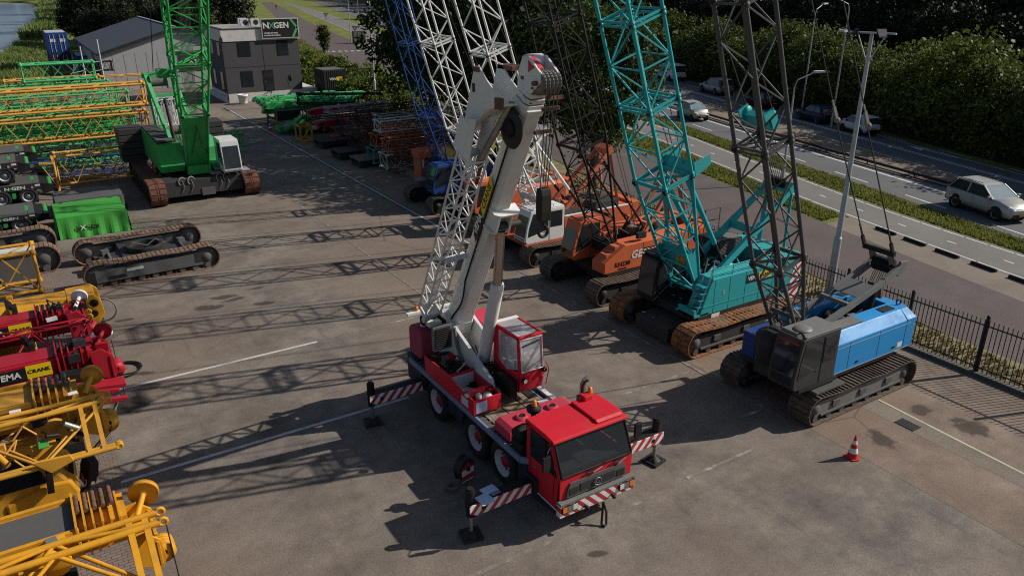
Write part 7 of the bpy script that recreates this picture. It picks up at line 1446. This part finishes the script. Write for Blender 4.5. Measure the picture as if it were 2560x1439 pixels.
# give way signs
def sign(label, loc, rz=0, sub=True, back=False):
    t = thing('traffic_sign', label, 'road sign', loc, rz, 'traffic signs at the junction'); mb = MB('galv'); mb.cyl((0, 0, 0), (0, 0, 2.9), .05, n=8); mb.build('post', t)
    mb = MB('whitegrey' if back else 'redlens'); mb.prism([(-.6, 3.1), (0, 2.1), (.6, 3.1)], 'y', -.05, -.03); p_ = mb.build('sign_plate', t)
    if not back: mb = MB('conewhite'); mb.prism([(-.38, 2.98), (0, 2.34), (.38, 2.98)], 'y', -.06, -.05); mb.build('sign_face', p_)
    if sub: mb = MB('conewhite'); mb.box(-.35, .35, -.05, -.03, 1.6, 1.85); mb.build('lower_plate', t)
    return t
for (px, py, lab, b_) in ((710, 88, 'give way sign just behind the office roof sign', False), (817, 66, 'give way sign with a small plate on the grass before the cycle path', False), (890, 108, 'give way sign by the grey cabinet at the road junction', False), (592, 55, 'grey sign seen from behind on the grass mound left of the street', True)):
    g = U(px, py+0); sign(lab, (g.x, g.y, 0), R(-28), True, b_)
mb = MB('midgrey'); mb.box(-1.2, 1.2, -.4, .4, 0, 2.2); mb.use('grey'); mb.box(-1.25, 1.25, -.45, .45, 2.2, 2.3); mb.use('charcoal'); mb.box(-.4, -.38, -.41, -.4, .1, 2.1); mb.box(.4, .42, -.41, -.4, .1, 2.1)
g = U(917, 108); tag(mb.build('utility_cabinet', loc=(g.x-1.5, g.y, 0)), 'grey utility cabinet on the grass near the junction, left of the dark tree', 'cabinet')
# walking person far down the street
def person(label, loc, rz):
    me = bpy.data.meshes.new('person'); jt = {'pelvis': (0, 0, .95, .14), 'chest': (0, 0, 1.35, .16), 'neck': (0, 0, 1.5, .065), 'head': (.02, 0, 1.64, .1), 'crown': (.01, 0, 1.73, .085), 'sl': (0, .2, 1.42, .07), 'el': (-.08, .25, 1.15, .05), 'hl': (.05, .26, .92, .04), 'sr': (0, -.2, 1.42, .07), 'er': (.06, -.25, 1.15, .05), 'hr': (.18, -.25, .95, .04), 'pl': (0, .1, .9, .1), 'kl': (.16, .1, .5, .07), 'al': (.1, .1, .08, .05), 'fl': (.24, .1, .05, .045), 'pr': (0, -.1, .9, .1), 'kr': (-.02, -.1, .48, .07), 'ar': (-.3, -.1, .12, .05), 'fr': (-.18, -.1, .04, .045)}
    ks = list(jt); E_ = [('pelvis', 'chest'), ('chest', 'neck'), ('neck', 'head'), ('head', 'crown'), ('chest', 'sl'), ('sl', 'el'), ('el', 'hl'), ('chest', 'sr'), ('sr', 'er'), ('er', 'hr'), ('pelvis', 'pl'), ('pl', 'kl'), ('kl', 'al'), ('al', 'fl'), ('pelvis', 'pr'), ('pr', 'kr'), ('kr', 'ar'), ('ar', 'fr')]
    me.from_pydata([jt[k][:3] for k in ks], [(ks.index(a), ks.index(b_)) for a, b_ in E_], []); me.materials.append(M['carblack']); o = bpy.data.objects.new('person', me); C.objects.link(o); o.modifiers.new('s', 'SKIN')
    for i, k in enumerate(ks): me.skin_vertices[0].data[i].radius = (jt[k][3], jt[k][3])
    me.skin_vertices[0].data[0].use_root = True; sd = o.modifiers.new('u', 'SUBSURF'); sd.levels = sd.render_levels = 1
    o.location = loc; o.rotation_euler = (0, 0, rz); tag(o, label, 'person'); mb = MB('skin'); mb.sphere((.03, 0, 1.64), .095, 10, 7, (1, .85, 1.15)); mb.build('face', o); mb = MB('carsilver'); mb.sphere((-.02, 0, 1.69), .105, 10, 6, (1, .95, .8)); mb.build('hair', o); return o
M['skin'] = paint('skin', (.45, .28, .2), .6, .1); g = U(691, 24); person('person in dark clothes walking far down the brick street', (g.x, g.y, 0), R(75))
# ================================================================ VEGETATION
def leafmesh(name, mat, seed, rx, ry, rz, ncl, per, size, clr=.95, shell=.5, zc=0.0, flat=.8):
    r_ = random.Random(seed); vs = []; fs = []
    for c in range(ncl):
        while True:
            u = V((r_.uniform(-1, 1), r_.uniform(-1, 1), r_.uniform(-1, 1)))
            if shell < u.length < 1: break
        k = r_.uniform(.82, 1.12); cx = V((u.x*rx*k, u.y*ry*k, u.z*rz*k+zc)); rr = clr*r_.uniform(.6, 1.35)
        for i in range(per):
            d = V((r_.gauss(0, .5), r_.gauss(0, .5), r_.gauss(0, .42)))*rr; p = cx+d; s = size*r_.uniform(.55, 1.3)
            nrm = (V((r_.gauss(0, 1), r_.gauss(0, 1), r_.gauss(.5, 1)))+d*.8/rr).normalized(); a = nrm.orthogonal().normalized(); a.rotate(Matrix.Rotation(r_.uniform(0, 6.28), 3, nrm)); b_ = nrm.cross(a)
            o = len(vs); vs += [p+a*s*.62, p+b_*s*.36, p-a*s*.5, p-b_*s*.36]; fs.append((o, o+1, o+2, o+3))
    me = bpy.data.meshes.new(name); me.from_pydata([tuple(v) for v in vs], [], fs); me.materials.append(M[mat]); me.update(); return me
def trunkmesh(h, r, seed, spread):
    r_ = random.Random(seed); mb = MB('bark'); top = V((r_.uniform(-.3, .3), r_.uniform(-.3, .3), h)); mb.cyl((0, 0, -.1), top, r, r*.45, n=9, cap=False)
    for i in range(8):
        t = .3+.65*i/8; a = top*t; d = V((math.cos(i*2.4), math.sin(i*2.4), .75))*spread*(1.05-t*.5); m_ = a+d*.55+V((0, 0, .1)); mb.cyl(a, m_, r*.42*(1.1-t), r*.25*(1.1-t), n=6, cap=False); mb.cyl(m_, a+d*1.1, r*.25*(1.1-t), .02, n=5, cap=False)
        for k in range(2): mb.cyl(m_, m_+V((r_.uniform(-1, 1), r_.uniform(-1, 1), .8))*spread*.4, r*.16*(1.1-t), .015, n=4, cap=False)
    o = mb.build('trunk'); me = o.data; bpy.data.objects.remove(o); return me
def tree(label, loc, crown, trunk, sc=1.0, rz=0.0, group=None, name='tree', sz=None):
    t = bpy.data.objects.new(name, None); C.objects.link(t); t.location = loc; t.rotation_euler = (0, 0, rz); t.scale = (sc, sc, sz or sc); tag(t, label, 'tree', group)
    o = bpy.data.objects.new('crown', crown); C.objects.link(o); o.parent = t
    if trunk: o = bpy.data.objects.new('trunk', trunk); C.objects.link(o); o.parent = t
    return t
rt = random.Random(3)
big = [leafmesh('crown', 'leaf', s, 5.0, 5.0, 5.6, 230, 66, .34, 1.1, .45, 8.3) for s in (1, 2)]
bigt = trunkmesh(9, .34, 3, 4.2)
for k, (x, y, sc, lab) in enumerate(((29.7, 37.6, .8, 'dark leafy tree nearest the camera behind the fence, beside the teal boom'), (29.4, 44.5, 1.02, 'big dark leafy tree behind the fence, right of the white lattice booms'), (29.2, 52.0, 1.1, 'big dark leafy tree behind the white lattice booms'),
                                 (29.6, 59.5, 1.05, 'big dark leafy tree behind the blue lattice boom'), (32.6, 65.0, .72, 'dark leafy tree farthest along the fence, left of the blue lattice boom'))):
    tree(lab, (x, y, 0), big[k % 2], bigt, sc, k*1.7, 'trees along the fence')
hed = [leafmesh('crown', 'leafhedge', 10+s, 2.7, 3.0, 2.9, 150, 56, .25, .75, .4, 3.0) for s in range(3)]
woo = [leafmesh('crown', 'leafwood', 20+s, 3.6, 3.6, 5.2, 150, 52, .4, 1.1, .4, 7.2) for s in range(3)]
hedt = trunkmesh(4, .12, 8, 1.8); woot = trunkmesh(8, .22, 9, 2.6)
y = 8.0; k = 0
while y < 128:
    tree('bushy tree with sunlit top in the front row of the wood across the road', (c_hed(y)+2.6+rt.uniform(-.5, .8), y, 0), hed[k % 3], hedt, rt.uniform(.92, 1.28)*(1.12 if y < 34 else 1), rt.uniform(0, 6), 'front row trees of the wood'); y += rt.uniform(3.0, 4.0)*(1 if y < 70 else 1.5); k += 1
for row, (d, st, h0, h1) in enumerate(((12.5, 4.6, .72, .9), (18, 5.2, .95, 1.15), (25, 6.2, 1.15, 1.4), (34, 8, 1.4, 1.8))):
    y = 4.0
    while y < 175:
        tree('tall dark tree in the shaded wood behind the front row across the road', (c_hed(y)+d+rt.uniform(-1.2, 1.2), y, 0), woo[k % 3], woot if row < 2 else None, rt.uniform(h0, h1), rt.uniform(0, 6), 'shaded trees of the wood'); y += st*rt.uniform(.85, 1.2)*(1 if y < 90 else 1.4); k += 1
y = 130
while y < 420:
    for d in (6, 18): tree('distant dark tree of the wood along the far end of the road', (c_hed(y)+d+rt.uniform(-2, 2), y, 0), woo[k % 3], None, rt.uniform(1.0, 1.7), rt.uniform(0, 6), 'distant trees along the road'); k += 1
    y += rt.uniform(9, 13)
# forest floor under the wood
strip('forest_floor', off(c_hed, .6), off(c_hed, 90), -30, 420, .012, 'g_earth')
# wood behind the warehouse, left
for j in range(46):
    x = rt.uniform(11, 41); y = rt.uniform(134, 176) if x > 24 else rt.uniform(140, 185)
    if x > c_st_l(y)-12: continue
    tree('dark tree in the thicket behind the warehouse', (x, y, 0), woo[j % 3] if rt.random() < .75 else hed[j % 3], woot, rt.uniform(.55, .95), rt.uniform(0, 6), 'thicket behind the warehouse')
for j in range(30):
    x = rt.uniform(16, 62); y = rt.uniform(190, 330)
    if x > c_st_l(y)-9 or x < 17+(y-190)*.03: continue
    tree('distant tree in the wood between the canal and the street', (x, y, 0), woo[j % 3], None, rt.uniform(.8, 1.3), rt.uniform(0, 6), 'distant trees beside the canal')
for j in range(26): tree('tree on the far bank of the canal', (-60+j*5.2+rt.uniform(-1, 1), 470+rt.uniform(-8, 8), 0), woo[j % 3], None, rt.uniform(.8, 1.3), rt.uniform(0, 6), 'trees on the far canal bank')
# bushes on the bank between yard and street
bus = [leafmesh('crown', 'leafyellow', 40+s, 1.5, 1.5, 1.1, 60, 44, .26, .5, .25, 1.0) for s in range(3)]
k = 0
for (px, py) in ((770, 155), (758, 190), (790, 185), (835, 190), (880, 205), (900, 232), (930, 215), (945, 250), (965, 235), (985, 262), (1000, 250), (885, 250), (1015, 275), (770, 215), (950, 275)):
    g = U(px, py); tree('yellow green bush on the grassy bank between the yard and the street', (g.x, g.y, -.1), bus[k % 3], None, rt.uniform(.75, 1.3), rt.uniform(0, 6), 'bushes on the grassy bank', 'bush'); k += 1
col = leafmesh('crown', 'leafhedge', 55, .75, .75, 2.2, 50, 40, .26, .4, .2, 2.2); g = U(812, 136); tree('slender ivy covered shrub around the lamp post left of the white container sign', (g.x, g.y, 0), col, hedt, 1.15, 0, None, 'columnar_shrub')
# reeds and rough growth on the canal bank
def scatter(name, mat, pts, hgt, wid, seed, lean=.35):
    r_ = random.Random(seed); vs = []; fs = []
    for (x, y, z) in pts:
        h = hgt*r_.uniform(.5, 1.3); a = r_.uniform(0, 6.28); d = V((math.cos(a), math.sin(a), 0))*wid*r_.uniform(.6, 1.4); l = V((r_.gauss(0, lean), r_.gauss(0, lean), 1))*h; p = V((x, y, z)); o = len(vs)
        vs += [p-d*.5, p+d*.5, p+d*.3+l*.7, p+l]; fs.append((o, o+1, o+2, o+3))
    me = bpy.data.meshes.new(name); me.from_pydata([tuple(v) for v in vs], [], fs); me.materials.append(M[mat]); me.update(); o = bpy.data.objects.new(name, me); C.objects.link(o); return o
pts = []
for i in range(26000):
    y = rt.uniform(86, 185); x0 = None
    for a, b_ in zip(bank[:-1], bank[1:]):
        if a[1] <= y <= b_[1]: x0 = a[0]+(b_[0]-a[0])*(y-a[1])/(b_[1]-a[1]); break
    if x0 is None: x0 = bank[0][0]-1
    wdt = max(2.5, min(11, (11.5-x0))) if y < 150 else 7
    x = x0+rt.random()**1.3*wdt
    if y > 108 and x > 6.6: continue
    if y < 104 and x > -2.5+(y-86)*.25: continue
    pts.append((x, y, -.1+.5*math.sin(x*.9+y*.4)*.3))
tag(scatter('reed_bed', 'leafreed', pts, 1.0, .3, 2), 'green reeds and rough growth along the canal bank at the left', 'reeds', None, 'stuff')
pts = []
for i in range(16000):
    y = rt.uniform(180, 430); x0 = None
    for a, b_ in zip(bank[:-1], bank[1:]):
        if min(a[1], b_[1]) <= y <= max(a[1], b_[1]): x0 = a[0]+(b_[0]-a[0])*(y-a[1])/(b_[1]-a[1]+1e-6)
    if x0 is None: continue
    pts.append((x0+rt.random()*(4 if y < 300 else 9)+.3, y, -.1))
tag(scatter('bank_growth', 'leafreed', pts, 2.4, .9, 3), 'tall grass and scrub along the far canal shore', 'rough grass', None, 'stuff')
M['blade'] = leafmat('grass_blades', (.11, .14, .025), (.24, .25, .06), .4)
pts = []
for i in range(16000):
    y = rt.uniform(14, 66)*1.0; a, b_ = c_cy_r(y)+.45, c_rd_n(y)-.15; x = a+(b_-a)*rt.random(); pts.append((x, y, -.02))
for i in range(12000):
    y = rt.uniform(25, 62); a, b_ = c_st_r(y)+.2, c_cy_l(y)-.4
    if b_-a < .4: continue
    pts.append((a+(b_-a)*rt.random(), y, -.02))
tag(scatter('verge_grass', 'blade', pts, .17, .1, 4), 'short green grass on the verges between street, cycle path and road', 'grass', None, 'stuff')
M['dryblade'] = leafmat('dry_blades', (.16, .13, .06), (.3, .24, .12), .3); pts = []
for i in range(4500): y = rt.uniform(8, 40); a, b_ = 25.4, c_st_l(y)-.1; pts.append((a+(b_-a)*rt.random(), y, 0))
tag(scatter('dry_grass', 'dryblade', pts, .14, .09, 6), 'dry grass and weeds behind the fence beside the street', 'grass', None, 'stuff')
pts = []
for i in range(22000):
    y = rt.uniform(66, 165); a, b_ = max(27.5 if y > 96 else 29.6, 20+.0*y), c_st_l(y)-.3
    x = a+(b_-a)*rt.random()
    if 18 < x < 27.2 and y < 130: continue
    pts.append((x, y, -.02))
tag(scatter('bank_grass', 'blade', pts, .5, .25, 7), 'long grass on the bank between the yard and the far street', 'grass', None, 'stuff')

# ================================================================ LIGHT AND CAMERA
EL = R(34.8); sx, sy = .943, -.333                       # direction towards the sun on the ground
sl = bpy.data.lights.new('sun', 'SUN'); sl.energy = SUN_E; sl.angle = R(.53); sl.color = (1, .93, .83)
so = bpy.data.objects.new('sun', sl); C.objects.link(so)
d = V((sx*math.cos(EL), sy*math.cos(EL), math.sin(EL))); so.rotation_euler = d.to_track_quat('Z', 'Y').to_euler(); so.location = d*200
w = bpy.data.worlds.new('World'); SC.world = w; w.use_nodes = True; nt = w.node_tree; bg = nt.nodes['Background']
sk = nt.nodes.new('ShaderNodeTexSky'); sk.sky_type = 'NISHITA'; sk.sun_disc = False; sk.sun_elevation = EL; sk.sun_rotation = math.atan2(sx, sy); sk.air_density = 1.0; sk.dust_density = 1.2
nt.links.new(sk.outputs[0], bg.inputs[0]); bg.inputs[1].default_value = SKY_E
cd = bpy.data.cameras.new('camera'); cd.sensor_width = 36; cd.lens = F/2560*36; cd.clip_end = 3000; cd.clip_start = .1
co = bpy.data.objects.new('camera', cd); C.objects.link(co); co.location = (0, 0, CH); co.rotation_euler = (PI/2-TH, 0, -YAW); SC.camera = co
SC.view_settings.view_transform = 'Standard'; SC.view_settings.look = 'None'; SC.view_settings.gamma = 1; SC.view_settings.exposure = EXPO
SC.cycles.max_bounces = 5; SC.cycles.diffuse_bounces = 2; SC.cycles.glossy_bounces = 2; SC.cycles.transparent_max_bounces = 8; SC.cycles.transmission_bounces = 3
SC.cycles.use_denoising = False; SC.cycles.filter_width = 1.1; SC.cycles.caustics_reflective = False; SC.cycles.caustics_refractive = False
